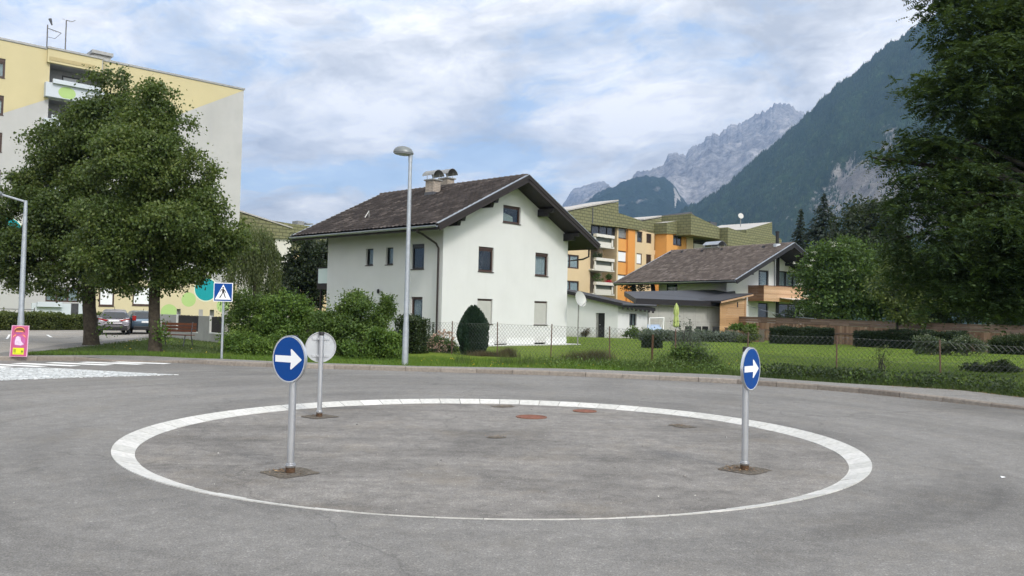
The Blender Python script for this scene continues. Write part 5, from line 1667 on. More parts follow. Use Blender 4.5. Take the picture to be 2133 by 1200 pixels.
# left wing of the same terrace, seen beyond the willow
GW2 = Frame((at(505, 600, 84).x, 84), .8255)
wing = thing('apartment_building', 'cream apartment wing with green shingled roof edge behind the weeping willow', 'apartment building', GW2.W(0, 0, .1))
P = [GW2.pickG(x, y) for x, y in ((470, 432), (512, 447), (607, 476), (607, 497.5), (470, 490))]
mb = MB(); W0 = [GW2.W(u, 0, h) for u, h in P]; mb.prism(W0, GW2.l * 8); mb.build('top_storey', M['shingle'], wing)
mb = MB(); slab_strip(mb, GW2.W(P[0][0], -.1, P[0][1]), GW2.W(P[2][0] + .1, -.1, P[2][1]), (0, 0, .14), GW2.l * .5); mb.build('roof_edge', M['roof_pale'], wing)
wv_ = GW2.rectG(560.5, 573, 495, 516, .3)
mb = MB(); u0, u1 = P[4][0], GW2.pickG(606, 520, .3)[0]; hh_ = P[3][1] + .1
wall(mb, GW2.fG(.3), [(u0, 0), (u1, 0), (u1, hh_), (u0, hh_)], [wv_]); mb.face([GW2.W(u1, .3, 0), GW2.W(u1, 7, 0), GW2.W(u1, 7, hh_), GW2.W(u1, .3, hh_)]); mb.build('wall', M['terr_white'], wing)
window(wing, GW2.fG(.3), wv_, .1, .12, 'frame_brown', 'glass_dark', None, 0, None)
Q_ = [GW2.pickG(x, y, 9) for x, y in ((555, 457.5), (607, 466), (660, 473), (700, 480), (700, 660), (555, 660))]
mb = MB(); mb.prism([GW2.W(u, 9, h) for u, h in Q_[:4]] + [GW2.W(Q_[3][0], 9, Q_[3][1] - 3.6), GW2.W(Q_[0][0], 9, Q_[0][1] - 3.2)], GW2.l * 6); mb.build('top_storey', M['shingle'], wing)
mb = MB(); mb.prism([GW2.W(Q_[0][0], 9.3, Q_[0][1] - 3), GW2.W(Q_[3][0], 9.3, Q_[3][1] - 3), GW2.W(Q_[3][0], 9.3, 0), GW2.W(Q_[0][0], 9.3, 0)], GW2.l * 5); mb.build('wall', M['terr_beige'], wing)
r = GW2.rectG(620, 634, 460.5, 470, 10); mb = MB(); mb.fbox(GW2.fG(10), r[0], r[1], r[2] - .6, r[3], 0, 1.2); mb.build('rooftop_unit', M['zinc_dull'], wing)
r = GW2.rectG(637, 653, 464.5, 467, 10); mb = MB(); mb.fbox(GW2.fG(10), r[0], r[1], r[2], r[3], 0, 1.2); mb.build('rooftop_unit', M['zinc'], wing)

# ================================================================== signs
def arrow_sign(i, px, py, ang, label):
    c = SIGNP[i]
    tt = thing('roundabout_sign', label, 'road sign', (c.x, c.y, ISZ), 'blue arrow signs on the roundabout')
    n = Vector((math.cos(math.radians(ang)), math.sin(math.radians(ang)), 0)); s = Vector((-n.y, n.x, 0)); up = Vector((0, 0, 1))
    topz = HT_[i]; R0 = .241; zc = topz - R0 - .005
    mb = MB(); mb.lathe(c, [(.001, .10), (.0375, .10), (.0375, topz - ISZ - .06), (.001, topz - ISZ - .06)], 20); mb.build('post', M['alu'], tt, smooth=True)
    mb = MB(); mb.lathe(c, [(.0395, topz - ISZ - .0595), (.0395, topz - ISZ - .015), (.034, topz - ISZ - .003), (.001, topz - ISZ - .003)], 16); mb.build('cap', M['black'], tt, smooth=True)
    mb = MB(); mb.lathe(c, [(.048, -.02), (.048, .055), (.040, .062)], 20); mb.build('ground_sleeve', M['rust'], tt, smooth=True)
    mb = MB(); mb.lathe(c, [(.050, .058), (.053, .062), (.053, .082), (.046, .085), (.046, .098), (.038, .102)], 20); mb.build('collar', M['alu'], tt, smooth=True)
    C = Vector((c.x, c.y, zc)) + n * .062

    def disc(r0, d0, d1, m=48): return [C + (s * math.cos(a) + up * math.sin(a)) * r0 + n * d0 for a in np.linspace(0, 2 * math.pi, m + 1)[:-1]]
    mb = MB(); mb.prism(disc(R0 - .007, 0, 0), n * .004)
    pl_ = mb.build('plate', M['alu_back'], tt)
    mb = MB(); o_, i_ = disc(R0, -.022, 0, 64), disc(R0 - .009, -.022, 0, 64); m_ = 64
    for k in range(m_):
        k2 = (k + 1) % m_; w = n * .030
        mb.face([o_[k], o_[k2], o_[k2] + w, o_[k] + w]); mb.face([i_[k], i_[k2], i_[k2] + w, i_[k] + w]); mb.face([o_[k], o_[k2], i_[k2], i_[k]]); mb.face([o_[k] + w, o_[k2] + w, i_[k2] + w, i_[k] + w])
    mb.build('rim', M['alu'], pl_, smooth=True)
    mb = MB(); mb.face(disc(R0 - .0095, .0048, 0, 64)); mb.build('reflective_face', M['sign_white'], pl_)
    mb = MB(); mb.face(disc(R0 - .016, .0062, 0, 64)); mb.build('blue_face', M['sign_blue'], pl_)
    # arrow pointing right as read from the front; rounded barbs
    A = [(-.198, -.034), (.035, -.034), (.028, -.088), (.030, -.102), (.042, -.104), (.052, -.098), (.186, -.006), (.190, 0), (.186, .006), (.052, .098), (.042, .104), (.030, .102), (.028, .088), (.035, .034), (-.198, .034)]
    mb = MB(); mb.face([C + s * x + up * y + n * .0076 for x, y in A]); mb.build('arrow', M['sign_white'], pl_)
    mb = MB()
    for z in (.135, -.135):
        mb.hexa([C + s * a + up * (z + b) + n * d for b in (-.018, .018) for a, d in ((-.135, -.020), (.135, -.020), (.135, -.001), (-.135, -.001))])
    mb.build('bracket', M['alu_back'], pl_)
    mb = MB()
    for z in (.135, -.135): mb.lathe((c.x, c.y, zc + z), [(.046, -.016), (.046, .016)], 16); mb.hexa([Vector((c.x, c.y, zc + z)) + s * a + n * d + up * b for b in (-.014, .014) for a, d in ((-.062, -.012), (.062, -.012), (.062, .014), (-.062, .014))])
    mb.build('clamp', M['alu'], tt)
    return tt


HT_ = [at(603, 697.5, SIGNP[0].y).z, at(668, 691, SIGNP[1].y).z, at(1563, 722, SIGNP[2].y).z]
arrow_sign(0, *SIGNS[0], 'nearest blue round arrow sign, its broad face turned to the left of the roundabout')
arrow_sign(1, *SIGNS[1], 'round road sign showing its bare grey back, at the far kerb before the bushes')
arrow_sign(2, *SIGNS[2], 'blue round arrow sign turned narrow, standing at the right of the roundabout before the lawn')

# pedestrian crossing sign
c = gp(461.5, 747.5, .116)
ps = thing('crosswalk_sign', 'square blue pedestrian crossing sign on thin grey post beside the bushes', 'road sign', (c.x, c.y, .116))
zt, zb_ = at(472, 589.5, c.y).z, at(470, 628.5, c.y).z; wS = (zt - zb_)
mb = MB(); mb.tube([c, Vector((c.x, c.y, zt - .02))], .036, 12); mb.build('post', M['galv'], ps, smooth=True)
mb = MB(); mb.lathe((c.x, c.y, zt - .018), [(.038, 0), (.038, .035), (.001, .04)], 10); mb.build('cap', M['black'], ps)
n = Vector((.05, -1, 0)).normalized(); s = Vector((-n.y, n.x, 0)); up = Vector((0, 0, 1)); C = Vector((c.x, c.y, (zt + zb_) / 2)) + n * .05
mb = MB(); hS = wS / 2; mb.hexa([C + s * a * hS + up * b * hS + n * d for d in (0, .02) for a, b in ((-1, -1), (1, -1), (1, 1), (-1, 1))]); pp = mb.build('plate', M['sign_white'], ps, bevel=.003)
mb = MB(); k_ = .93; mb.face([C + s * a * hS * k_ + up * b * hS * k_ + n * .0215 for a, b in ((-1, -1), (1, -1), (1, 1), (-1, 1))]); mb.build('blue_face', M['sign_blue'], pp)
mb = MB(); mb.face([C + (s * a + up * b) * hS + n * .023 for a, b in ((-.84, -.78), (.84, -.78), (.02, .80), (-.02, .80))]); mb.build('white_triangle', M['sign_white'], pp)
mb = MB()
W2 = lambda a, b: C + (s * a + up * b) * hS + n * .0246
for poly in ([(-.07, .36), (.06, .36), (.13, .24), (.12, -.02), (-.10, -.02), (-.12, .22)], [(-.10, .28), (-.30, .02), (-.36, .00), (-.34, .08), (-.14, .36)], [(.08, .36), (.26, .10), (.28, -.08), (.22, -.10), (.18, .06), (.06, .22)],
             [(-.09, -.0), (.03, -.0), (-.08, -.26), (-.26, -.58), (-.42, -.60), (-.36, -.52), (-.18, -.24)], [(.0, -.0), (.12, -.0), (.20, -.28), (.30, -.60), (.24, -.64), (.20, -.56), (.08, -.26)],
             [(.0 + .085 * math.cos(a) - .0, .47 + .095 * math.sin(a)) for a in np.linspace(0, 6.283, 17)[:-1]]):
    mb.face([W2(a, b) for a, b in poly])
mb.build('walking_figure', M['black'], pp)

# ================================================================== street lamps
M['lamp_grey'] = simple('lamp_grey', (.15, .165, .165), .4, .2, .5, .1, 6)
def lamp(px, py, top_px, top_py, label, arm):
    c = gp(px, py, .118); d = c.y
    tp = at(top_px, top_py, d); zt = tp.z
    tt = thing('street_lamp', label, 'street lamp', (c.x, c.y, .118), 'grey street lamps')
    mb = MB(); mb.lathe((c.x, c.y, 0), [(.095, .118), (.088, 1.2), (.076, 1.35), (.068, 3.2), (.052, zt - .3), (.046, zt)], 14); mb.build('post', M['galv'], tt, smooth=True)
    if arm:
        e = Vector((c.x - .75, c.y, zt + .17)); mb = MB(); mb.tube([Vector((c.x, c.y, zt - .04)), e], .032, 8); mb.build('arm', M['galv'], tt, smooth=True)
        o = e + Vector((-.33, 0, .01)); sx = .40
    else:
        o = Vector((c.x - .21, c.y, zt + .02)); sx = .30
        mb = MB(); mb.tube([Vector((c.x, c.y, zt - .25)), Vector((c.x, c.y, zt + .02))], .06, 10); mb.tube([Vector((c.x, c.y, zt - .08)), Vector((c.x - .16, c.y, zt + .03))], .03, 8); mb.build('arm', M['galv'], tt, smooth=True)
    mb = MB(); pr = [(1.0, 0), (1.0, .02), (.93, .09), (.78, .17), (.52, .225), (.25, .25), (.001, .255)]
    tilt = .06
    i = len(mb.v); mb.lathe((0, 0, 0), [(r * .30, z * (.80 if not arm else .62)) for r, z in pr], 24, sx=sx / .30 * 1.0, sy=.85)
    mb.v = [(x + o.x, y + o.y, z + o.z - x * tilt) for x, y, z in mb.v]; mb.build('lamp_shade', M['lamp_grey'], tt, smooth=True)
    mb = MB(); mb.lathe((0, 0, 0), [(.29, .004), (.27, -.035), (.16, -.06), (.001, -.065)], 24, sx=sx / .30, sy=.85); mb.v = [(x + o.x, y + o.y, z + o.z - x * tilt) for x, y, z in mb.v]
    mb.build('lens', simple('lamp_lens', (.30, .31, .33), .2, 0, .6, .05, 5), tt, smooth=True)
    return tt


lamp(843.5, 759.5, 855.5, 321, 'tall grey street lamp with dome head in front of the white house', False)
lamp(40.5, 741, 57, 418, 'grey street lamp with short side arm behind the pink poster', True)

# pink poster leaning on the lamp post
c = gp(40, 742.5, .118); c.y -= .16
hP = at(42, 678, c.y).z - .118; wP = (at(57.5, 720, c.y) - at(21, 720, c.y)).length
po = thing('poster_board', 'pink poster board with yellow strip leaning on the left lamp post', 'poster', (c.x, c.y, .118))
x0 = at(20.5, 720, c.y).x; x1 = x0 + wP
Pp = lambda a, b, d: Vector((x0 + wP * a - .015 * b, c.y + .08 * b - d, .12 + (hP - .005) * b))
mb = MB(); mb.hexa([Pp(0, 0, 0), Pp(1, 0, 0), Pp(1, 0, -.012), Pp(0, 0, -.012), Pp(0, 1, 0), Pp(1, 1, 0), Pp(1, 1, -.012), Pp(0, 1, -.012)]); bd_ = mb.build('board', simple('poster_edge', (.70, .42, .55), .6), po)


def pq(a0, a1, b0, b1, d, mt, nm):
    mb = MB(); mb.face([Pp(a0, b0, d), Pp(a1, b0, d), Pp(a1, b1, d), Pp(a0, b1, d)]); return mb.build(nm, mt, bd_)


pq(.04, .96, .015, .985, .003, simple('poster_pink', (.44, .085, .20), .5, 0, .3, .10, 4), 'poster_sheet')
def arc(ca, cb, ra, rb, t0, t1, th, d, mt, nm):
    mb = MB(); n = 12
    for k in range(n):
        a0, a1 = t0 + (t1 - t0) * k / n, t0 + (t1 - t0) * (k + 1) / n
        mb.face([Pp(ca + ra * math.cos(a0), cb + rb * math.sin(a0), d), Pp(ca + ra * math.cos(a1), cb + rb * math.sin(a1), d), Pp(ca + ra * math.cos(a1), cb + rb * math.sin(a1) - th, d), Pp(ca + ra * math.cos(a0), cb + rb * math.sin(a0) - th, d)])
    return mb.build(nm, mt, bd_)
pY = simple('poster_orange', (.80, .33, .10), .5); pD = simple('poster_dark', (.16, .05, .03), .5); pV = simple('poster_violet', (.22, .10, .26), .5); pLt = simple('poster_pale', (.66, .52, .66), .5, 0, .3, .2, 12)
arc(.48, .82, .30, .12, .25, 2.9, .10, .0042, pD, 'title_banner'); arc(.48, .84, .30, .115, .25, 2.9, .025, .005, pY, 'title_arc'); pq(.26, .68, .795, .83, .0046, pY, 'title_strip')
pq(.30, .62, .735, .765, .0046, pV, 'text_strip'); arc(.48, .60, .38, .13, .35, 1.0, .035, .0046, pY, 'text_arc'); arc(.48, .60, .38, .13, 2.1, 2.8, .035, .0046, pY, 'text_arc')
mb = MB(); mb.face([Pp(.5 + .34 * math.cos(a), .50 + .19 * math.sin(a), .0042) for a in np.linspace(0, 6.283, 25)[:-1]]); mb.build('picture_ground', simple('poster_mauve', (.42, .10, .28), .5), bd_)
mb = MB(); mb.face([Pp(.26, .38, .005), Pp(.60, .36, .005), Pp(.78, .40, .005), Pp(.70, .44, .005), Pp(.60, .50, .005), Pp(.55, .62, .005), Pp(.40, .66, .005), Pp(.30, .62, .005), Pp(.25, .50, .005)]); mb.build('picture', pLt, bd_)
pq(.17, .80, .07, .28, .0046, simple('poster_yellow', (.62, .66, .02), .5, 0, .3, .06, 6), 'yellow_strip')
for a0, a1, b0, b1 in ((.22, .28, .13, .24), (.30, .34, .13, .24), (.64, .76, .13, .20), (.22, .78, .10, .108)): pq(a0, a1, b0, b1, .0056, simple('poster_olive', (.20, .24, .02), .5) if a0 == .22 and b0 == .13 else bpy.data.materials['poster_olive'], 'price_mark')

# ================================================================== cars
def car(name, label, loc, yaw, body, suv):
    tt = thing(name, label, 'car', loc, 'cars parked by the hedge')
    Lc, wd = (4.36, .90) if suv else (4.10, .87)
    roof = 1.55 if suv else 1.50
    #  station: (y from tail, half width, z bottom, z belt, roof z, half width at roof)
    S = [(0.0, wd * .80, .45, .80, .80, wd * .72), (.06, wd * .93, .34, .93, .93, wd * .82), (.22, wd * .99, .27, 1.04, 1.06 if suv else 1.20, wd * .80), (.55, wd, .24, 1.06, 1.36 if suv else 1.42, wd * .74), (1.0, wd, .22, 1.05, roof - .04, wd * .70),
         (1.7, wd, .20, 1.00, roof, wd * .69), (2.4, wd, .20, .97, roof - .03, wd * .69), (2.75, wd, .20, .95, roof - .16, wd * .70), (3.25, wd, .20, .95, 1.02, wd * .74), (3.9, wd * .97, .24, .86, .88, wd * .70), (Lc - .1, wd * .88, .30, .70, .72, wd * .60), (Lc, wd * .74, .38, .60, .60, wd * .5)]
    R = []
    for y, w, zb, zbt, zr, wr in S:
        h = [(w * .86, zb), (w, zb + .14), (w * 1.0, zb + (zbt - zb) * .60), (w * .965, zbt), (wr, max(zbt + .003, zr - .05)), (wr * .82, max(zbt + .004, zr - .005)), (0, max(zbt + .005, zr + .01))]
        R.append([(x, y, z) for x, z in h] + [(-x, y, z) for x, z in h[-2::-1]])
    ca, sa = math.cos(yaw), math.sin(yaw)
    K = .885
    T = lambda p: (loc[0] + (p[0] * ca - p[1] * sa) * K, loc[1] + (p[0] * sa + p[1] * ca) * K, loc[2] + p[2] * K)
    mb = MB(); n = len(R[0]); mb.v = [T(p) for r in R for p in r]
    for k in range(len(R) - 1):
        for j in range(n - 1):
            glass = (j in (3, n - 5)) and 2 <= k <= 7 or (j in (4, 5, n - 6, n - 7) and (k in (2,) or k == 7)) or (j in (3, n - 5) and k in (7,))
            mb.f.append((k * n + j, k * n + j + 1, (k + 1) * n + j + 1, (k + 1) * n + j)); mb.m.append(1 if glass else 0)
    mb.f.append(tuple(range(n))); mb.m.append(0); mb.f.append(tuple((len(R) - 1) * n + j for j in range(n - 1, -1, -1))); mb.m.append(0)
    b = mb.build('body', [body, M['glass_dark']], tt, smooth=True)
    B = lambda x0, x1, y0, y1, z0, z1: [T((x, y, z)) for z in (z0, z1) for x, y in ((x0, y0), (x1, y0), (x1, y1), (x0, y1))]
    mb = MB(); q = [T(p) for p in ((-.64, .105, 1.0), (.64, .105, 1.0), (.56, .47, 1.36), (-.56, .47, 1.36))]
    if not suv: q = [T(p) for p in ((-.62, .09, .98), (.62, .09, .98), (.56, .33, 1.34), (-.56, .33, 1.34))]
    mb.prism(q, T((0, -.02, .012)) and Vector((sa * .02, -ca * .02, .012))); mb.build('rear_window', M['glass_dark'], tt)
    mb = MB(); mb.hexa(B(-wd * .84, wd * .84, -.06, .25, .26, .50)); bp = mb.build('bumper', M['black'], tt, bevel=.03)
    if suv:
        mb = MB(); pts = [T(p) for p in ((-.82, .0, .60), (-.60, -.075, .56), (-.45, -.085, .70), (.45, -.085, .70), (.60, -.075, .56), (.82, .0, .60))]; mb.tube(pts, .035, 6); mb.build('bumper_trim', body, bp)
    for sx in (-1, 1):
        mb = MB()
        if suv: mb.prism([T(p) for p in ((sx * .28, -.005, .90), (sx * .86, .06, 1.0), (sx * .88, .12, .92), (sx * .42, .0, .82))], Vector((sa * .03, -ca * .03, 0)))
        else: mb.hexa(B(sx * .70 - .10, sx * .70 + .12, -.02, .16, .86, 1.16))
        mb.build('tail_light', M['tail_light'], tt, bevel=.012)
    mb = MB(); mb.hexa(B(-.26, .26, -.05 if not suv else -.02, -.01 if not suv else .03, .72 if not suv else .80, .83 if not suv else .91)); mb.build('number_plate', M['sign_white'], tt)
    for sx in (-1, 1):
        for y in (.78, Lc - .85):
            mb = MB(); c0 = Vector((sx * (wd - .20), y, .33)); ring = []
            prof = [(.20, 0), (.315, .0), (.33, .03), (.33, .18), (.31, .21), (.20, .21)]
            m_ = 20; i = 0
            for r, w in prof:
                for j in range(m_):
                    a = 2 * math.pi * j / m_; mb.v.append(T((c0.x + sx * w, c0.y + r * math.cos(a), c0.z + r * math.sin(a))))
            for k in range(len(prof) - 1):
                for j in range(m_): mb.f.append((k * m_ + j, k * m_ + (j + 1) % m_, (k + 1) * m_ + (j + 1) % m_, (k + 1) * m_ + j)); mb.m.append(0)
            w_ = mb.build('wheel', M['black'], tt, smooth=True)
            mb = MB(); mb.tube([T((c0.x + sx * .02, y, .33)), T((c0.x + sx * .195, y, .33))], .18, 16); mb.build('rim', M['zinc'], w_)
        mb = MB(); mb.hexa(B(sx * (wd + .02), sx * (wd + .19), 2.55, 2.67, .98, 1.12)); mb.build('wing_mirror', body, tt, bevel=.02)
    mb = MB(); mb.tube([T((0, 1.0, roof - .02)), T((0, .82, roof + .12))], .012, 5); mb.build('aerial', M['black'], tt)
    return tt


M['tail_light'] = simple('tail_light', (.30, .012, .010), .15, 0, .6, .05, 5)
def carpaint(name, c):
    t = NT(name); return t.out(t.principled(c, .3, .45, .5, None, 0, .01, Coat_Weight=.6, Coat_Roughness=.05))
c = gp(236, 697.5, .112)
car('parked_car', 'silver grey crossover car seen from behind between the two tree trunks', (c.x, c.y, .112), .42, carpaint('paint_silver', (.22, .21, .235)), True)
c = gp(303, 696, .112)
car('parked_car', 'dark blue hatchback with red tail light half hidden by the right tree trunk', (c.x, c.y, .112), .60, carpaint('paint_blue', (.055, .09, .13)), False)

# ================================================================== bench under the trees
c = gp(362, 720, .112)
be = thing('park_bench', 'brown slatted bench on iron legs under the right lime tree', 'bench', (c.x, c.y, .112))
bw = .80
ang_b = -.25
TB = lambda x, y, z: (c.x + x * math.cos(ang_b) - y * math.sin(ang_b), c.y + x * math.sin(ang_b) + y * math.cos(ang_b), .112 + z)
HB_ = lambda x0, x1, y0, y1, z0, z1: [TB(x, y, z) for z in (z0, z1) for x, y in ((x0, y0), (x1, y0), (x1, y1), (x0, y1))]
M['bench_wood'] = island_random('bench_wood', [(0, (.10, .035, .018)), (1, (.16, .06, .03))], .7, 5, .2, .2)
mb = MB()
for k in range(4): mb.hexa(HB_(-bw, bw, -.24 + k * .12, -.14 + k * .12, .42, .45))
mb.build('seat', M['bench_wood'], be)
mb = MB()
for k in range(3): mb.hexa([TB(x, y + .06 * (z - .5), z) for z in (.55 + k * .13, .65 + k * .13) for x, y in ((-bw, .25), (bw, .25), (bw, .28), (-bw, .28))])
mb.build('backrest', M['bench_wood'], be)
for x in (-.62, .62):
    mb = MB(); mb.tube([TB(x, -.26, 0), TB(x, -.16, .42)], .022, 6); mb.build('leg', M['steel_dark'], be)
    mb = MB(); mb.tube([TB(x, .34, 0), TB(x, .22, .42), TB(x, .30, .95)], .022, 6); mb.build('leg', M['steel_dark'], be)

# ================================================================== garden wall with slatted panels beside the parking lot
wa = thing('garden_wall', 'grey concrete garden wall with two dark slatted panels behind the bench', 'wall', tuple(gp(400, 711, .1)))
Wa, Wb = gp(325, 700, .1), gp(468, 716, .1)
f5, L5, d5, n5, o5 = plane_fn(Wa, Wb)
ht5 = pick_plane(345, 655, o5, d5, n5)[1]
op1 = rect_plane(367, 413, 657, 692, o5, d5, n5); op2 = rect_plane(436, 466, 659, 696, o5, d5, n5)
mb = MB(); hs5 = [(op1[0], op1[1], op1[2], ht5 + .3), (op2[0], op2[1], op2[2], ht5 + .3)]
wall(mb, f5, [(0, -.05), (L5, -.05), (L5, ht5), (0, ht5)], hs5, .2)
wall(mb, lambda a, h, d: f5(a, h, .2), [(0, -.05), (L5, -.05), (L5, ht5), (0, ht5)], hs5, .001)
for a, b in ((0, hs5[0][0]), (hs5[0][1], hs5[1][0])): mb.face([f5(a, ht5, 0), f5(b, ht5, 0), f5(b, ht5, .2), f5(a, ht5, .2)])
mb.build('wall', M['concrete'], wa)
for op in (op1, op2):
    mb = MB(); n_ = int((op[1] - op[0]) / .125)
    for k in range(n_): a = op[0] + .10 + (op[1] - op[0] - .12) * k / n_; mb.fbox(f5, a, a + .095, op[2] + .06, ht5 + random.uniform(-.03, .01), .07, .095)
    pn = mb.build('slat_panel', M['wood_brown'], wa)
    mb = MB(); mb.fbox(f5, op[0], op[0] + .085, op[2] + .05, ht5 + .03, -.01, .14); mb.fbox(f5, op[0], op[1], op[2], op[2] + .049, -.01, .14); mb.build('frame', M['pvc_white'], pn)
r_ = rect_plane(347, 355, 667, 690, o5, d5, n5)
ub_ = thing('utility_cabinet', 'pale grey utility cabinet against the concrete garden wall', 'cabinet', tuple(f5(r_[0], .1, -.2)))
mb = MB(); mb.fbox(f5, r_[0] - .75, r_[1] + .1, .1, r_[3], -.42, -.02); cb = mb.build('body', M['concrete_dark'], ub_, bevel=.01)
mb = MB(); mb.fbox(f5, r_[0], r_[1], r_[2], r_[3] - .05, -.435, -.421); mb.build('door', simple('cab_door', (.48, .46, .42), .6), ub_)
# wire railing in front of the tower
ra_ = thing('railing', 'thin dark railing behind the long clipped hedge at the left edge', 'railing', tuple(gp(40, 690, .1)))
p0_, p1_ = at(-60, 642, 52), at(72, 645, 55)
mb = MB(); mb.tube([p0_, p1_], .025, 6); mb.build('rail', M['steel_dark'], ra_)
for k in range(5):
    P = p0_.lerp(p1_, k / 4); mb = MB(); mb.tube([Vector((P.x, P.y, .1)), P + Vector((0, 0, .12))], .03, 6); mb.build('post', M['steel_dark'], ra_)

# ================================================================== chain link fence along the pavement
FP = [(941.7, 669, 740), (1036.8, 671, 741), (1148, 675, 745), (1271, 680, 752), (1407, 686, 759), (1557, 692, 770), (1743, 698, 782), (1960, 708, 797), (2230, 722, 817)]
fA0 = gp(941.7, 738, .1); fA1 = gp(1960, 797, .1)
fdir = (fA1 - fA0); fdir.z = 0; fl_len = fdir.length; fdir.normalize(); fnorm = Vector((-fdir.y, fdir.x, 0))
pos = []
for px, a, b in FP:
    s_, h_ = pick_plane(px, 700, Vector((fA0.x, fA0.y, 0)), fdir, fnorm); hz2 = pick_plane(px, a, Vector((fA0.x, fA0.y, 0)), fdir, fnorm)[1]; pos.append((s_, hz2))
pos = [(pos[0][0] - 5.4, pos[0][1]), (pos[0][0] - 2.3, pos[0][1])] + pos
fence = thing('chain_link_fence', 'rusty post chain link fence between the pavement verge and the lawn', 'fence', tuple(fA0))
O5 = Vector((fA0.x, fA0.y, 0))
FPT = lambda s_, z: O5 + fdir * s_ + Vector((0, 0, z))
for k, (s_, h_) in enumerate(pos):
    if k == 0: continue
    mb = MB(); mb.tube([FPT(s_, .05), FPT(s_ + random.uniform(-.03, .03), h_)], .021, 8); mb.build('post', M['post_rust'], fence)
s_, h_ = pick_plane(1360, 700, O5, fdir, fnorm)
mb = MB(); mb.tube([FPT(s_ - .12, .05), FPT(s_ - .02, .35), FPT(s_, 1.1)], .036, 7); mb.build('post', M['rust'], fence)
V = []
S0, S1 = pos[0][0], pos[-1][0]
ztop = lambda s: np.interp(s, [p[0] for p in pos], [p[1] - .06 for p in pos])
sp = .14; wr = .0042
side = np.array(fnorm)


def strip(a, b, w=.0042):
    a, b = np.array(a), np.array(b); d = b - a; d /= np.linalg.norm(d)
    p = np.cross(d, side); p /= np.linalg.norm(p)
    c3 = [p * w, (-p * .5 + side * .866) * w, (-p * .5 - side * .866) * w]
    for k in range(3): V.append([a + c3[k], a + c3[(k + 1) % 3], b + c3[(k + 1) % 3], b + c3[k]])


for s0 in np.arange(S0 - 1.3, S1 + 1.3, sp):
    for sg in (1, -1):
        prev = None
        for z in np.linspace(.14, 1.5, 9):
            s1_ = s0 + sg * (z - .14) * .95
            if s1_ < S0 or s1_ > S1 or z > ztop(s1_): 
                if prev is not None and S0 < s1_ < S1 and z > ztop(s1_):
                    zz_ = ztop(s1_); pz = prev[1]
                    if zz_ > pz: strip(np.array(FPT(s0 + sg * (zz_ - .14) * .95, zz_)), np.array(FPT(prev[0], prev[1])))
                prev = None; continue
            if prev is not None: strip(np.array(FPT(prev[0], prev[1])), np.array(FPT(s1_, z)))
            prev = (s1_, z)
mesh_o = quads('wire_mesh', np.array(V), M['wire'], fence)
V = []
for k in range(len(pos) - 1):
    for fz in (.14, .62, None):
        z0 = fz or pos[k][1] - .05; z1 = fz or pos[k + 1][1] - .05
        pr = None
        for q in np.linspace(0, 1, 7):
            s_ = pos[k][0] * (1 - q) + pos[k + 1][0] * q; z = z0 * (1 - q) + z1 * q - (.03 * math.sin(math.pi * q))
            if pr: strip(np.array(FPT(*pr)), np.array(FPT(s_, z)), .003)
            pr = (s_, z)
quads('tension_wire', np.array(V), M['wire'], fence)

# ================================================================== board fence behind the lawn
bf = thing('board_fence', 'brown weathered timber board fence along the far side of the lawn', 'fence', tuple(at(1800, 700, 60)))
B0_, B1_ = Vector((17.9, 72, 0)), Vector((29.3, 43.5, 0))
bfd = (B1_ - B0_); bL = bfd.length; bfd.normalize(); bfn = Vector((bfd.y, -bfd.x, 0))
if bfn.y > 0: bfn = -bfn
fB = lambda a, h, d: B0_ + bfd * a - bfn * d + Vector((0, 0, h))
tpz = lambda a: np.interp(a, [0, bL], [pick_plane(1493, 657.5, B0_, bfd, bfn)[1], pick_plane(2125, 680, B0_, bfd, bfn)[1]])
M['fence_board'] = island_random('fence_board', [(0, (.17, .098, .066)), (.4, (.235, .14, .092)), (.75, (.30, .188, .125)), (1, (.36, .245, .17))], .85, 2.5, .28, .3, .3, (9, 9, .7))
mb = MB(); w_ = .21; nB = int(bL / w_)
for k in range(nB):
    a = k * w_; t_ = float(tpz(a)); mb.fbox(fB, a, a + w_ - .012, .12, t_ - .44, random.uniform(-.012, .012), .03)
mb.build('boards', M['fence_board'], bf)
mb = MB(); nU = int(bL / 1.9)
for k in range(nU):
    a, b = k * 1.9, (k + 1) * 1.9 - .012
    for z0, z1, dp in ((-.42, -.235, -.02), (-.225, -.035, -.02), (-.03, .0, -.06)):
        ta, tb_ = float(tpz(a)), float(tpz(b))
        mb.hexa([fB(a, ta + z0, dp), fB(b, tb_ + z0, dp), fB(b, tb_ + z0, .02), fB(a, ta + z0, .02), fB(a, ta + z1, dp), fB(b, tb_ + z1, dp), fB(b, tb_ + z1, .02), fB(a, ta + z1, .02)])
mb.build('top_rail', island_random('fence_rail', [(0, (.15, .10, .075)), (1, (.23, .16, .125))], .85, 2.5, .25, .3, .3, (.8, .8, 9)), bf)
mb = MB()
for k in range(nU):
    a, b = k * 1.9, (k + 1) * 1.9 - .012; ta = float(tpz(a)); mb.fbox(fB, a, b, ta - 1.05, ta - .93, -.04, -.014)
mb.build('mid_rail', bpy.data.materials['fence_rail'], bf)

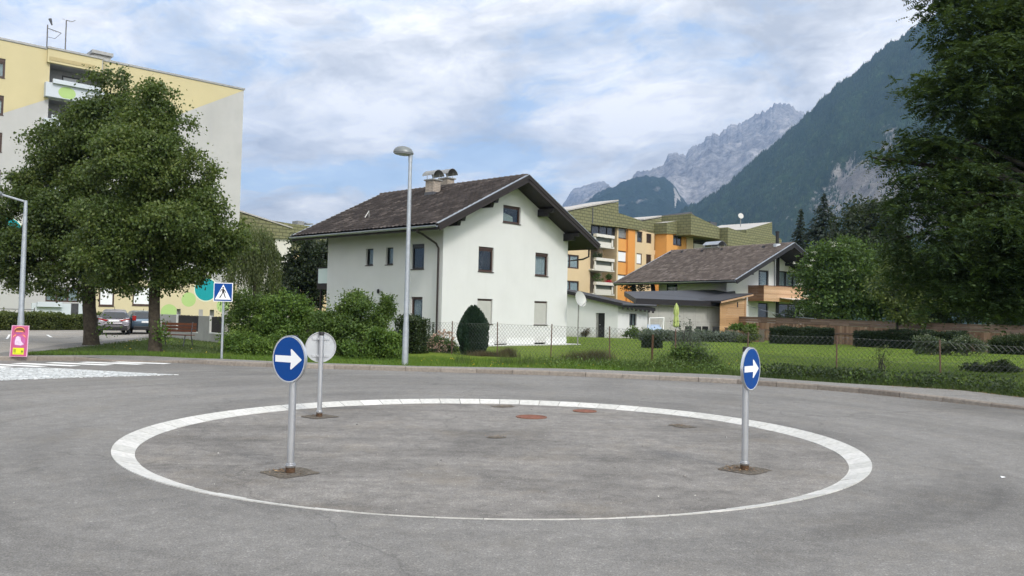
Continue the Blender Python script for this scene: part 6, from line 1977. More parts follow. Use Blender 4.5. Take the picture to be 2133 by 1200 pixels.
# ================================================================== garden furniture on the lawn
# satellite dish on a pole
c = gp(1203, 719, .11)
sd_ = thing('satellite_dish', 'grey satellite dish on a slim pole beside the white house', 'satellite dish', (c.x, c.y, .11))
zd = at(1209, 624, c.y).z
mb = MB(); mb.tube([c, Vector((c.x + .02, c.y, zd - .05))], .038, 8); mb.build('pole', M['zinc_dull'], sd_, smooth=True)
n = Vector((-.62, -.68, .38)).normalized(); n = Vector((.55, -.72, .30)).normalized(); ax = n.cross(Vector((0, 0, 1))).normalized(); bx = ax.cross(n)
Cd = Vector((c.x + .06, c.y - .08, zd)); Rd = .40
mb = MB(); nr, ns = 6, 24
for i in range(nr + 1):
    r = Rd * i / nr + 1e-4
    for j in range(ns): a = 2 * math.pi * j / ns; mb.v.append(tuple(Cd + (ax * math.cos(a) * .94 + bx * math.sin(a) * 1.1) * r + n * (.10 * (i / nr) ** 2)))
for i in range(nr):
    for j in range(ns): mb.f.append((i * ns + j, i * ns + (j + 1) % ns, (i + 1) * ns + (j + 1) % ns, (i + 1) * ns + j)); mb.m.append(0)
mb.build('dish', simple('dish_grey', (.40, .41, .39), .5, .1, .4, .08, 4), sd_, smooth=True)
mb = MB(); mb.tube([Cd - bx * .42, Cd - bx * .30 + n * .46], .014, 6); mb.lathe(Cd - bx * .28 + n * .47, [(.001, -.06), (.035, -.05), (.035, .05), (.001, .06)], 8); mb.build('feed_arm', M['zinc'], sd_)
mb = MB(); mb.tube([Vector((c.x + .02, c.y, zd - .06)), Cd - n * .02], .05, 6); mb.build('bracket', M['steel_dark'], sd_)

# dark bench against the annex
c = at(1190, 690, 65); c.z = .11
b2 = thing('garden_bench', 'dark metal bench in front of the white annex wall, partly behind the house corner', 'bench', (c.x - .5, c.y, .11))
X = c.x - .9
mb = MB(); mb.box(X - .8, X + 1.35, c.y, c.y + .5, .52, .57); mb.build('seat', M['steel_dark'], b2)
mb = MB()
for k in range(7): mb.box(X - .8 + k * .31, X - .8 + k * .31 + .24, c.y + .47, c.y + .5, .62, 1.22)
mb.build('backrest', simple('bench_cloth', (.22, .20, .19), .8), b2)
for x in (X - .7, X + 1.25):
    for y in (c.y + .04, c.y + .46):
        mb = MB(); mb.tube([(x, y, .11), (x, y, .52)], .03, 6); mb.build('leg', M['steel_dark'], b2)
mb = MB(); mb.tube([(X + 1.30, c.y, .8), (X + 1.30, c.y + .48, .85), (X + 1.30, c.y + .48, 1.3)], .035, 6); mb.tube([(X + 1.30, c.y, .5), (X + 1.30, c.y, .8)], .03, 6); mb.build('armrest', M['steel_dark'], b2)

# garden swing
c = at(1369, 700, 64); c.z = .11
sw_ = thing('garden_swing', 'pale blue garden swing seat hanging from a white metal frame', 'swing', (c.x, c.y, .11))
Pq = lambda px, py, dy=0: at(px, py, 64 + dy)
mb = MB(); mb.tube([Pq(1353, 662.5, .2), Pq(1384, 662, .2)], .045, 8); mb.tube([Pq(1353, 662.5, .2), Pq(1356, 699, .6)], .03, 6); mb.tube([Pq(1383, 662, .2), Pq(1377, 683, .2)], .03, 6); mb.tube([Pq(1353, 662.5, .2), Pq(1350, 700, -.6)], .03, 6); mb.tube([Pq(1383, 662, .2), Pq(1388, 700, .9)], .03, 6); mb.tube([Pq(1383, 662, .2), Pq(1381, 700, -.5)], .03, 6); mb.build('frame', M['pvc_white'], sw_)
mb = MB(); q = [Pq(1348, 682.5, .3), Pq(1375, 682.5, .3), Pq(1388, 694, -.8), Pq(1355, 695.5, -.8)]; mb.prism(q, (0, 0, .09)); mb.build('seat', simple('swing_cushion', (.33, .42, .55), .8, 0, .2, .1, 6), sw_, bevel=.03)
mb = MB(); q = [Pq(1348, 682.5, .32), Pq(1375, 682.5, .32), Pq(1374, 676, .7), Pq(1349, 676, .7)]; mb.prism(q, (0, .08, 0)); mb.build('backrest', bpy.data.materials['swing_cushion'], sw_)
mb = MB(); mb.tube([Pq(1388, 695, -.82), Pq(1386, 690, -.8), Pq(1376, 683, .25)], .025, 6); mb.build('armrest', M['pvc_white'], sw_)

# closed parasol
c = at(1408, 700, 62); c.z = .11
pr_ = thing('parasol', 'closed lime green parasol standing by the concrete wall', 'parasol', (c.x, c.y, .11))
zt_ = at(1407, 631, c.y).z; zb2 = at(1408, 681, c.y).z
mb = MB(); mb.tube([(c.x, c.y, .11), (c.x, c.y, zt_ - .05)], .025, 6); mb.build('pole', M['zinc_dull'], pr_)
mb = MB(); ns = 24; zs = [0, .06, .2, .45, .52, .58, .8, .97, 1.0]; rs_ = [.02, .07, .15, .17, .115, .135, .18, .20, .15]
for z, r in zip(zs, rs_):
    for j in range(ns):
        a = 2 * math.pi * j / ns; rr2 = r * (1 + .28 * math.cos(a * 6) * (z > .1)); mb.v.append((c.x + rr2 * math.cos(a), c.y + rr2 * math.sin(a), zt_ + (zb2 - zt_) * z + .03 * math.cos(a * 6) * (z > .9)))
for k in range(len(zs) - 1):
    for j in range(ns): mb.f.append((k * ns + j, k * ns + (j + 1) % ns, (k + 1) * ns + (j + 1) % ns, (k + 1) * ns + j)); mb.m.append(0)
mb.build('canopy', simple('parasol_lime', (.40, .47, .17), .8, 0, .2, .08, 3), pr_, smooth=True)
mb = MB(); mb.lathe((c.x, c.y, .11), [(.3, 0), (.3, .05), (.04, .09), (.04, .3)], 14); mb.build('base', M['concrete_dark'], pr_)

# dark patio chairs
def chair(loc, label):
    tt = thing('patio_chair', label, 'chair', loc, 'dark chairs on the patio')
    x, y, z = loc
    mb = MB(); mb.box(x - .26, x + .26, y - .26, y + .26, z + .40, z + .45); mb.build('seat', M['black'], tt)
    mb = MB(); mb.box(x - .26, x + .26, y + .23, y + .27, z + .452, z + 1.0); mb.build('backrest', M['black'], tt)
    for a in (-1, 1):
        for b in (-1, 1):
            mb = MB(); mb.tube([(x + a * .24, y + b * .24, z), (x + a * .23, y + b * .23, z + .40)], .022, 5); mb.build('leg', M['black'], tt)
        mb = MB(); mb.box(x + a * .27 - .02, x + a * .27 + .02, y - .24, y + .229, z + .62, z + .66); mb.build('armrest', M['black'], tt)
    return tt


c = at(1435, 703, 66)
ch0 = chair((c.x, c.y, .11), 'dark patio chair nearest the lime green parasol')
for px, d, lab, rz in ((1460, 65, 'middle dark patio chair before the concrete wall', .6), (1472, 67, 'dark patio chair turned sideways behind the middle one', 2.4), (1491, 64.5, 'dark patio chair nearest the brown planter box', -.3)):
    c = at(px, 703, d); dup(ch0, (c.x, c.y, .11), rz, lab)
# raised planter box of brown boards
Pb0, Pb1 = gp(1512, 709, .1), gp(1581, 711, .1); Pb0 = at(1510, 690, 62); Pb1 = at(1581, 690, 60.5)
f6, L6, d6, n6, o6 = plane_fn(Pb0, Pb1)
h6 = pick_plane(1545, 684.5, o6, d6, n6)[1]
pb = thing('raised_planter', 'brown board raised planter full of leafy plants before the board fence', 'planter', tuple(o6 + Vector((0, 0, .1))))
mb = MB()
for k in range(16): a = L6 * k / 16; mb.fbox(f6, a, a + L6 / 16 - .012, .1, h6, 0, .04)
mb.build('box', M['fence_board'], pb)
mb = MB(); mb.fbox(f6, 0, L6, .1, h6 - .06, .041, 1.2); mb.build('soil', M['soil'], pb)
mb = MB(); mb.fbox(f6, -.04, L6 + .04, h6 + .001, h6 + .05, -.04, .10); mb.build('rim', bpy.data.materials['fence_rail'], pb)
PLANTER = (f6, L6, h6)
# washing line from the shed to the garden
wl = MB(); a, b = at(1552, 634, 71), at(1700, 664, 66)
wl.tube([a.lerp(b, q) - Vector((0, 0, .25 * math.sin(math.pi * q))) for q in np.linspace(0, 1, 12)], .018, 5)
tag(wl.build('cable', M['zinc'], org=tuple(a)), 'thin pale cable sagging from the timber shed towards the elder bush', 'cable')
# leaning pole beside the hedge
a, b = gp(884, 733, .1), at(869, 676, gp(884, 733, .1).y + .4); mb = MB(); mb.tube([a, b], .022, 6)
tag(mb.build('garden_stake', M['bark'], org=tuple(a)), 'thin wooden stake leaning between the dark hedge and the lavender', 'stake')
# ================================================================== vegetation
def unit(a): return a / np.maximum(np.linalg.norm(a, axis=-1, keepdims=True), 1e-9)


def leaf_quads(C, D, size, aspect=.62, flat=.5, fold=0):
    """diamond leaves centred on C, long axis D; flat = how much the blades turn up to the sky"""
    n = len(C)
    D = unit(D)
    N = unit(rng.normal(0, 1, (n, 3)) * (1 - flat) + np.array([0, 0, 1.0]) * flat)
    S = unit(np.cross(D, N) + 1e-6)
    s = np.asarray(size).reshape(-1, 1) if np.ndim(size) else np.full((n, 1), size)
    return np.stack([C - D * s * .5, C + S * s * aspect * .5 - D * s * .06, C + D * s * .5, C - S * s * aspect * .5 - D * s * .06], 1)


def lobes_px(L, d, ry=.9, dd=None):
    """[(px, py, rx px, rz px, (depth shift m))] -> centres and radii"""
    out = []
    for q in L:
        dep = d + (q[4] if len(q) > 4 else 0)
        c = at(q[0], q[1], dep); rx, rz = q[2] * dep / FPX, q[3] * dep / FPX
        out.append((np.array(c), np.array([rx, (rx + rz) * .5 * ry, rz])))
    return out


def split_lobes(lobes, n, fr, fz=.72):
    """break smooth lobes into many uneven clumps so that light, gaps and shade fall between them"""
    out = []
    for c, r in lobes:
        m = max(4, int(n * (r[0] * r[2]) ** .5))
        dv = unit(rng.normal(0, 1, (m, 3)))
        for q in dv:
            s = rng.uniform(.65, 1.35) * fr
            out.append((c + q * r * rng.uniform(.55, .92), np.maximum(np.array([1, 1, fz]) * s * (r.min() * .5 + .5 * r), .16)))
    return out


def crown_points(lobes, n_clump, per, cr, shell=(.70, 1.02), drop=0.0):
    w = np.array([r[0] * r[2] + r[0] * r[1] for c, r in lobes]); w = w / w.sum()
    k = rng.choice(len(lobes), n_clump, p=w)
    dirs = unit(rng.normal(0, 1, (n_clump, 3)))
    rad = shell[0] + (shell[1] - shell[0]) * rng.random((n_clump, 1)) ** .6
    Cc = np.array([lobes[i][0] for i in k]); Rr = np.array([lobes[i][1] for i in k])
    P = Cc + dirs * Rr * rad
    keep = np.ones(n_clump, bool)
    if len(lobes) < 40:
        for c, r in lobes:
            q = np.linalg.norm((P - c) / r, axis=1); keep &= q > .60
    P, dirs = P[keep], dirs[keep]
    szc = cr * rng.uniform(.6, 1.35, len(P))
    idx = np.repeat(np.arange(len(P)), per)
    off = rng.normal(0, 1, (len(idx), 3)) * np.array([1, 1, .72]) * szc[idx][:, None] * .62
    off[:, 2] -= drop * np.hypot(off[:, 0], off[:, 1])
    return P[idx] + off, dirs[idx]


def limbs(mb, base, lobes, r0, fork, n=8, m=0, bend=.35):
    base = Vector(base); fork = Vector(fork)
    mid = base.lerp(fork, .5) + Vector((random.uniform(-.1, .1), random.uniform(-.1, .1), 0))
    mb.tube([base - Vector((0, 0, .15)), base + Vector((0, 0, .12)), base.lerp(fork, .22), mid, fork], [r0 * 1.45, r0 * 1.15, r0, r0 * .92, r0 * .85], 12)
    for c, r in lobes[:n]:
        e = Vector(c); s = fork.lerp(base, random.uniform(0, .12)); q = s.lerp(e, .5) + Vector((0, 0, (e - s).length * .10))
        mb.tube([s, s.lerp(q, .5) + Vector((random.uniform(-.1, .1), random.uniform(-.1, .1), .05)), q, e], [r0 * .55, r0 * .42, r0 * .28, r0 * .08], 7)


def tree(name, label, cat, L, d, base, fork, r0, mat, bark, n_clump, per, cr, leaf, ry=.9, group=None, droop=.5, flat=.35, shell=(.7, 1.02), nlimb=9, aspect=.7, drop=.25, sub=(13, .34)):
    lob = lobes_px(L, d, ry)
    tt = thing(name, label, cat, tuple(base), group)
    mb = MB(); limbs(mb, base, lob, r0, fork, nlimb); mb.build('trunk', bark, tt, smooth=True)
    C, O = crown_points(split_lobes(lob, *sub) if sub else lob, n_clump, per, cr, shell, drop)
    D = O * .7 + rng.normal(0, .75, C.shape); D[:, 2] -= droop
    quads('crown', leaf_quads(C, D, leaf * rng.uniform(.6, 1.25, len(C)), aspect, flat), mat, tt)
    return tt


def shrub(name, label, cat, L, d, mat, n_clump, per, cr, leaf, ry=.8, group=None, droop=.1, flat=.4, stems=5, shell=(.55, 1.04), aspect=.6, spikes=(), zb=.1, sub=(16, .36)):
    lob = lobes_px(L, d, ry)
    c0 = lob[0][0]; base = Vector((c0[0], c0[1], zb))
    tt = thing(name, label, cat, tuple(base), group)
    mb = MB()
    for k in range(stems):
        c, r = lob[k % len(lob)]
        s = base + Vector((random.uniform(-.3, .3) * r[0], random.uniform(-.2, .2), 0)); e = Vector(c) + Vector((random.uniform(-.4, .4) * r[0], random.uniform(-.4, .4) * r[1], r[2] * .4))
        mb.tube([s - Vector((0, 0, .05)), s.lerp(e, .5) + Vector((random.uniform(-.1, .1), 0, 0)), e], [.028, .018, .006], 5)
    mb.build('stems', M['bark_grey'], tt)
    C, O = crown_points(split_lobes(lob, *sub) if sub else lob, n_clump, per, cr, shell)
    ok = C[:, 2] > zb + .02
    C, O = C[ok], O[ok]
    D = O * .6 + rng.normal(0, .7, C.shape); D[:, 2] += .25 - droop
    V = leaf_quads(C, D, leaf * rng.uniform(.6, 1.3, len(C)), aspect, flat)
    # shoots standing out of the crown
    for px, py, py2, w in spikes:
        n = int(90)
        tz = rng.random(n); a, b = np.array(at(px, py2, d)), np.array(at(px + random.uniform(-4, 4), py, d))
        P = a + (b - a) * tz[:, None]; rr_ = w * d / FPX * (1.15 - tz) ; th_ = rng.uniform(0, 6.28, n)
        dirs = np.stack([np.cos(th_), np.sin(th_), rng.uniform(-.1, .5, n)], 1)
        V = np.concatenate([V, leaf_quads(P + dirs * rr_[:, None] * .5, dirs, leaf * 1.15 * rng.uniform(.7, 1.2, n), .42, .5)])
    quads('foliage', V, mat, tt)
    return tt


def leafy_box(name, label, cat, A, B, depth, h, mat, n, leaf, group=None, jit=.05, base=.1, taper=.0, hB=None, core=None):
    """clipped hedge from A to B: leaves over a dense core, corners worn round"""
    A, B = Vector(A), Vector(B); d = B - A; d.z = 0; L = d.length; d.normalize(); nn = Vector((-d.y, d.x, 0))
    if nn.y < 0: nn = -nn
    hB = hB or h
    tt = thing(name, label, cat, (A.x, A.y, base), group)
    mb = MB(); e = .09
    ring = lambda z: [A + d * e + nn * e + Vector((0, 0, z - A.z)), A + d * (L - e) + nn * e + Vector((0, 0, z - A.z)), A + d * (L - e) + nn * (depth - e) + Vector((0, 0, z - A.z)), A + d * e + nn * (depth - e) + Vector((0, 0, z - A.z))]
    lo, up = ring(base - .05), ring(h - .10); up[1].z = up[2].z = hB - .10
    mb.hexa(lo + up); mb.build('core', core or M['twigs'], tt)
    ar = np.array([L * h, L * depth, depth * h, depth * h, L * h * .25]); k = rng.choice(5, n, p=ar / ar.sum())
    u, v = rng.random(n), rng.random(n)
    a = np.where(k == 2, 0, np.where(k == 3, 1, u)) * L
    hl = h + (hB - h) * a / L
    z = np.where(k == 1, hl, base + (hl - base) * v); y = np.where(k == 0, 0, np.where(k == 1, v, np.where(k == 4, 1, u))) * depth
    und = (fbm(a * 1.6 + A.x, z * 1.6, 4, 5) - .5) * .24
    und2 = (fbm(a * 1.5 + A.x * 3, y * 2, 4, 8) - .5) * .30
    nrm = np.where((k == 1)[:, None], np.array([0, 0, 1.0]), np.where((k == 0)[:, None], -np.array(nn), np.where((k == 4)[:, None], np.array(nn), np.where((k == 2)[:, None], -np.array(d), np.array(d)))))
    P = np.array(A)[None] * [1, 1, 0] + np.array(d) * a[:, None] + np.array(nn) * y[:, None]; P[:, 2] = z
    P = P + nrm * (und + und2 * (k == 1) + rng.normal(0, jit, n))[:, None]
    D = nrm * .8 + rng.normal(0, .7, (n, 3)) + np.array([0, 0, .35])
    quads('foliage', leaf_quads(P, D, leaf * rng.uniform(.6, 1.3, n), .6, .35), mat, tt)
    return tt


M['twigs'] = simple('twigs', (.018, .024, .010), .95, 0, .1, .4, 12, .6, 30)
M['lime'] = leafmat('lime', (.034, .060, .014), (.068, .105, .022), (.16, .19, .05), .3, .45)
M['lime_dark'] = leafmat('lime_dark', (.029, .050, .013), (.056, .088, .020), (.13, .155, .042), .3, .45)
M['locust'] = leafmat('locust', (.014, .032, .011), (.030, .060, .017), (.070, .110, .026), .22, .6)
M['willow'] = leafmat('willow', (.050, .068, .020), (.085, .108, .036), (.13, .15, .06), .35)
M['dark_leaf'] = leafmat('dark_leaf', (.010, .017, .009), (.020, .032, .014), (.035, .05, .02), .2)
M['elder'] = leafmat('elder', (.024, .050, .013), (.050, .095, .020), (.12, .20, .035), .3)
M['bush_a'] = leafmat('bush_a', (.036, .074, .014), (.078, .145, .022), (.17, .25, .04), .3)
M['bush_b'] = leafmat('bush_b', (.034, .068, .015), (.074, .128, .024), (.15, .21, .045), .28)
M['bush_c'] = leafmat('bush_c', (.042, .062, .016), (.082, .112, .026), (.15, .18, .05), .28)
M['bush_dark'] = leafmat('bush_dark', (.012, .024, .009), (.024, .042, .014), (.045, .065, .022), .2)
M['hedge_olive'] = leafmat('hedge_olive', (.040, .058, .016), (.075, .098, .024), (.13, .15, .04), .28)
M['thuja'] = leafmat('thuja', (.010, .026, .018), (.020, .044, .027), (.035, .062, .034), .15)
M['yew'] = leafmat('yew', (.008, .018, .009), (.016, .032, .013), (.03, .05, .018), .15)
M['spruce'] = leafmat('spruce', (.007, .015, .011), (.014, .026, .017), (.024, .038, .022), .1)
M['grey_leaf'] = leafmat('grey_leaf', (.05, .07, .05), (.09, .115, .085), (.14, .16, .12), .2)
M['varieg'] = leafmat('varieg', (.025, .045, .022), (.06, .085, .045), (.26, .27, .19), .25)
M['rose'] = leafmat('rose', (.42, .22, .17), (.58, .40, .32), (.70, .60, .52), .25)
M['white_flower'] = leafmat('white_flower', (.50, .50, .40), (.62, .62, .52), (.70, .70, .62), .2)
M['yellow_flower'] = leafmat('yellow_flower', (.55, .40, .01), (.65, .48, .02), (.70, .55, .05), .2)

# two lime trees on the left
b1 = gp(190, 719, .11); b2 = gp(323, 733, .11)
T2L = [(330, 208, 42, 46, 0), (345, 285, 72, 66, .3), (300, 350, 105, 85, -.6), (392, 372, 62, 78, .2), (335, 455, 140, 88, -.5), (432, 480, 58, 62, .4), (270, 520, 130, 72, -.3), (400, 545, 78, 52, .3), (480, 492, 40, 34, 0), (428, 550, 42, 30, .5), (215, 560, 80, 40, -.2), (300, 250, 60, 50, .8), (455, 515, 48, 42, .2), (372, 580, 46, 20, 0), (495, 500, 34, 30, .2), (300, 590, 60, 22, -.3)]
LT2 = tree('lime_tree', 'nearer lime tree with the thinner trunk beside the brown bench', 'tree', T2L, b2.y, b2, at(322, 585, b2.y), .20, M['lime'], M['bark'], 4600, 30, .25, .105, 1.0, 'lime trees on the left lawn', .55, .35)
T1L = [(232, 180, 42, 48, 0), (205, 235, 85, 55, .4), (215, 290, 95, 75, .3), (115, 318, 72, 66, .2), (105, 400, 98, 78, -.2), (52, 462, 76, 66, .2), (100, 530, 110, 62, -.3), (185, 440, 110, 110, .4), (28, 545, 50, 48, .3), (-30, 500, 60, 60, .4), (195, 575, 60, 34, 0), (60, 585, 55, 26, 0), (150, 600, 50, 20, -.3), (245, 590, 50, 22, .2)]
LT1 = tree('lime_tree', 'farther lime tree with the thick trunk before the long clipped hedge', 'tree', T1L, b1.y, b1, at(186, 560, b1.y), .26, M['lime_dark'], M['bark'], 4200, 30, .28, .118, 1.0, 'lime trees on the left lawn', .55, .35)
# leafy shoots on both trunks
for (px, py), d, nn_, sp_, lab in (((222, 688), b1.y - .3, 70, .26, 'sprig of leaves growing low on the thick lime trunk beside the silver car'), ((338, 690), b2.y - .25, 160, .22, 'sprig of leaves growing low on the thin lime trunk beside the bench')):
    C = np.array(at(px, py, d)) + rng.normal(0, 1, (nn_, 3)) * np.array([sp_ * .8, sp_ * .6, sp_])
    D = rng.normal(0, 1, (nn_, 3)) + [0.4, 0, -.3]
    quads('leafy_shoot', leaf_quads(C, D, .11 * rng.uniform(.6, 1.2, nn_), .7, .4), M['bush_a'], LT1 if px < 300 else LT2)

# big locust tree on the right
lb = gp(2420, 790, .1); ld = 24.0; lb = Vector((at(2330, 700, ld).x, ld, .1))
LL = [(2030, 40, 120, 85, 0), (1958, 10, 50, 38, .5), (2090, 170, 175, 100, -.5), (1945, 190, 62, 55, .3), (2010, 290, 140, 82, 0), (1880, 312, 58, 34, .2), (1842, 330, 56, 22, .1), (1815, 328, 36, 12, .1), (1855, 500, 40, 30, .4), (1950, 340, 60, 60, 1.0), (2080, 400, 140, 120, 2.0), (2000, 560, 120, 80, 2.0), (2120, 600, 120, 70, 1.5), (1965, 628, 80, 36, -.3), (2110, 640, 80, 30, -.4), (2060, 560, 90, 60, 1.0), (1995, 400, 150, 74, -.4), (1900, 440, 62, 52, .4), (2085, 500, 180, 100, -.8), (1945, 545, 105, 68, .2), (1890, 590, 62, 40, .5), (2070, 610, 120, 56, -.6), (2250, 300, 200, 330, .5), (2190, 80, 150, 130, .5), (2200, 560, 150, 110, -.5), (2300, -100, 260, 150, 1), (2080, -90, 150, 80, .5)]
lob = lobes_px(LL, ld, .85)
lt = thing('locust_tree', 'huge dark feathery locust tree filling the right edge of the picture', 'tree', tuple(lb))
mb = MB(); limbs(mb, lb, lob, .34, at(2330, 480, ld), 18); mb.build('trunk', M['bark_grey'], lt, smooth=True)
P, O = crown_points(split_lobes(lob, 15, .36, .42), 42000, 1, .20, (.15, 1.05))
nf = 12
dirs = O * [1, 1, .25] + rng.normal(0, .45, O.shape); dirs[:, 2] -= .28; dirs = unit(dirs)
Ln = rng.uniform(.28, .54, len(P))
up = unit(np.cross(np.cross(dirs, [0, 0, 1.0]) + 1e-6, dirs) + rng.normal(0, .35, P.shape))
sd2 = unit(np.cross(dirs, up))
V = []
for k in range(nf):
    tq = (k // 2 + 1) / (nf // 2 + 1); sg = 1 if k % 2 else -1
    wdt = .040 + .036 * math.sin(math.pi * min(1, tq * 1.05))
    cc = P + dirs * (Ln * tq)[:, None] + np.array([0, 0, -1.0]) * (Ln * tq ** 2 * .22)[:, None] + sd2 * sg * wdt * .62
    dd_ = sd2 * sg * 1.0 + dirs * .35 + rng.normal(0, .12, P.shape)
    V.append(leaf_quads(cc, dd_, wdt * 1.7, .46, .70))
quads('crown', np.concatenate(V), M['locust'], lt)

# trees and bushes beyond the board fence
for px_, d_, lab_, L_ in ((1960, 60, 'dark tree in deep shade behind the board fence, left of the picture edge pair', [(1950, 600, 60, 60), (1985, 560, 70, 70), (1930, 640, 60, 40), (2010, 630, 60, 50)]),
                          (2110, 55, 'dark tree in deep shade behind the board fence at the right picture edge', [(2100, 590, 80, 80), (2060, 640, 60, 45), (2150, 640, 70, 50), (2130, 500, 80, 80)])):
    q_ = Vector((at(px_, 690, d_).x, d_, .1))  # both trees added as dark fill behind gaps in the locust crown
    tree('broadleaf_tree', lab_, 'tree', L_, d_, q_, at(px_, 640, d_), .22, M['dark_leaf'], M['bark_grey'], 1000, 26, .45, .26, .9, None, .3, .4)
eb = Vector((at(1752, 690, 63).x, 63, .1))
EL = [(1752, 560, 82, 62, 0), (1745, 520, 58, 34, .5), (1700, 590, 46, 55, .3), (1790, 600, 76, 58, -.3), (1740, 630, 72, 40, -.4), (1830, 560, 40, 50, .5), (1835, 620, 60, 45, .4)]
tree('elder_tree', 'bushy elder with a few pale flower heads above the board fence', 'tree', EL, 63, eb, at(1752, 640, 63), .14, M['elder'], M['bark_grey'], 950, 30, .50, .21, .9, None, .2, .45)
el = [o for o in bpy.data.objects if o.name.startswith('elder_tree')][0]
for px, py in ((1692, 522), (1657, 545), (1690, 556), (1700, 545), (1733, 503), (1737, 518), (1768, 505), (1680, 612), (1735, 636), (1700, 634), (1668, 590), (1782, 560)):
    c = np.array(at(px + random.uniform(-6, 6), py + random.uniform(-6, 6), 60.6 if py > 540 else 61.6)); n = 26; C = c + rng.normal(0, 1, (n, 3)) * [.13, .10, .05]
    quads('flower_head', leaf_quads(C, rng.normal(0, 1, (n, 3)) * [1, 1, .2], .08, .9, .7), M['white_flower'], el)
yb = at(1868, 690, 52); yb = Vector((yb.x, 52, .1))
tree('young_tree', 'paler yellow green tree between the elder and the huge dark locust', 'tree', [(1875, 560, 48, 46, 0), (1900, 600, 60, 42, .3), (1855, 600, 40, 36, 0), (1905, 640, 70, 32, 0)], 52, yb, at(1868, 650, 52), .09, M['bush_c'], M['bark_grey'], 420, 24, .4, .19, .9, None, .3, .4)
mb_ = Vector((at(1815, 690, 84).x, 84, .1))
tree('broadleaf_tree', 'dark broadleaf tree behind the elder and right of the tall spruce', 'tree', [(1812, 445, 58, 42, 0), (1770, 480, 45, 45, .5), (1850, 480, 50, 50, .5), (1810, 520, 75, 50, 0), (1820, 570, 80, 50, 0)], 84, mb_, at(1815, 580, 84), .3, M['dark_leaf'], M['bark_grey'], 800, 26, .62, .30, .9, None, .3, .4)


def spruce(px, top, bot, hw, d, label):
    b = at(px, 690, d); b.z = .1; zt = at(px, top, d).z
    tt = thing('spruce_tree', label, 'tree', tuple(b), 'spruces behind the board fence')
    mb = MB(); mb.tube([b, Vector((b.x, b.y, zt - .4))], [.22, .03], 8); mb.build('trunk', M['bark_grey'], tt)
    C, D, S = [], [], []
    zb = at(px, bot, d).z; R0 = hw * d / FPX * 1.0
    slope_ = R0 / max(zt - zb, .1) * 1.35
    z = zt - .15
    while z > 1.0:
        r = min((zt - z) * slope_, R0 * 1.35) * random.uniform(.82, 1.12) + .08
        nb = max(6, int(8 + r * 8))
        for k in range(nb):
            a = random.uniform(0, 6.28); rr2 = r * random.uniform(.75, 1.08)
            m = max(4, int(rr2 * 9))
            tq = rng.random(m) ** .7
            C.append(np.stack([b.x + math.cos(a) * rr2 * tq, b.y + math.sin(a) * rr2 * tq, z - tq ** 1.5 * rr2 * .38 + .12 * rr2 * (tq > .8) + rng.normal(0, .05, m)], 1) + rng.normal(0, .05, (m, 3)))
            D.append(np.stack([np.full(m, math.cos(a)), np.full(m, math.sin(a)), np.full(m, -.55)], 1) + rng.normal(0, .4, (m, 3)))
        z -= .28 + r * .05
    C, D = np.concatenate(C), np.concatenate(D)
    quads('crown', leaf_quads(C, D, .42 * rng.uniform(.6, 1.2, len(C)), .34, .5), M['spruce'], tt)


spruce(1665, 436, 505, 17, 96, 'slender smaller spruce at the left of the pair behind the chalet roof')
spruce(1713, 403, 515, 40, 92, 'taller broad dark spruce at the right of the pair behind the chalet roof')
shrub('shrub', 'leafy shrub under the balcony of the chalet just above the board fence', 'shrub', [(1660, 650, 28, 20), (1695, 660, 40, 18), (1640, 662, 20, 12)], 68, M['bush_dark'], 190, 26, .3, .14, .8)
shrub('shrub', 'small twiggy tree under the left roof overhang of the chalet', 'shrub', [(1330, 598, 26, 11), (1308, 602, 12, 9)], 84, M['bush_dark'], 40, 12, .3, .2, .6, stems=7)

# weeping willow and dark tree left of the white house
wb = Vector((at(535, 690, 50).x, 50, .1))
wt_ = thing('willow_tree', 'weeping willow with hanging pale green curtains left of the white house', 'tree', tuple(wb))
wl_ = lobes_px([(528, 500, 42, 40), (505, 530, 30, 45), (553, 530, 28, 40)], 50, .9)
mb = MB(); limbs(mb, wb, wl_, .2, at(535, 570, 50), 3); mb.build('trunk', M['bark'], wt_, smooth=True)
C, D = [], []
for k in range(620):
    c, r = wl_[rng.choice(3, p=[.5, .25, .25])]
    dv_ = unit(rng.normal(0, 1, 3)); dv_[2] = abs(dv_[2]) * .9 + .0
    s = c + dv_ * r * rng.uniform(.6, 1.02); ln2 = rng.uniform(1.0, 3.6)
    ln2 = min(ln2, s[2] - .9); m = int(ln2 * 13)
    tq = np.linspace(0, 1, m)
    p = s + np.stack([dv_[0] * .35 * np.sqrt(tq), dv_[1] * .35 * np.sqrt(tq), -ln2 * tq], 1) + rng.normal(0, .045, (m, 3))
    C.append(p); D.append(np.stack([rng.normal(0, .35, m), rng.normal(0, .35, m), np.full(m, -1.0)], 1))
C, D = np.concatenate(C), np.concatenate(D)
quads('crown', leaf_quads(C, D, .20 * rng.uniform(.7, 1.2, len(C)), .24, .1), M['willow'], wt_)
db = Vector((at(640, 690, 56).x, 56, .1))
tree('broadleaf_tree', 'dark dense tree between the willow and the white house', 'tree', [(645, 520, 42, 32, 0), (605, 560, 42, 44, 0), (660, 560, 48, 48, .4), (625, 600, 60, 42, -.3), (590, 615, 40, 35, 0), (690, 530, 40, 40, 1.5)], 56, db, at(640, 610, 56), .2, M['dark_leaf'], M['bark_grey'], 950, 28, .40, .20, .9, None, .3, .4)

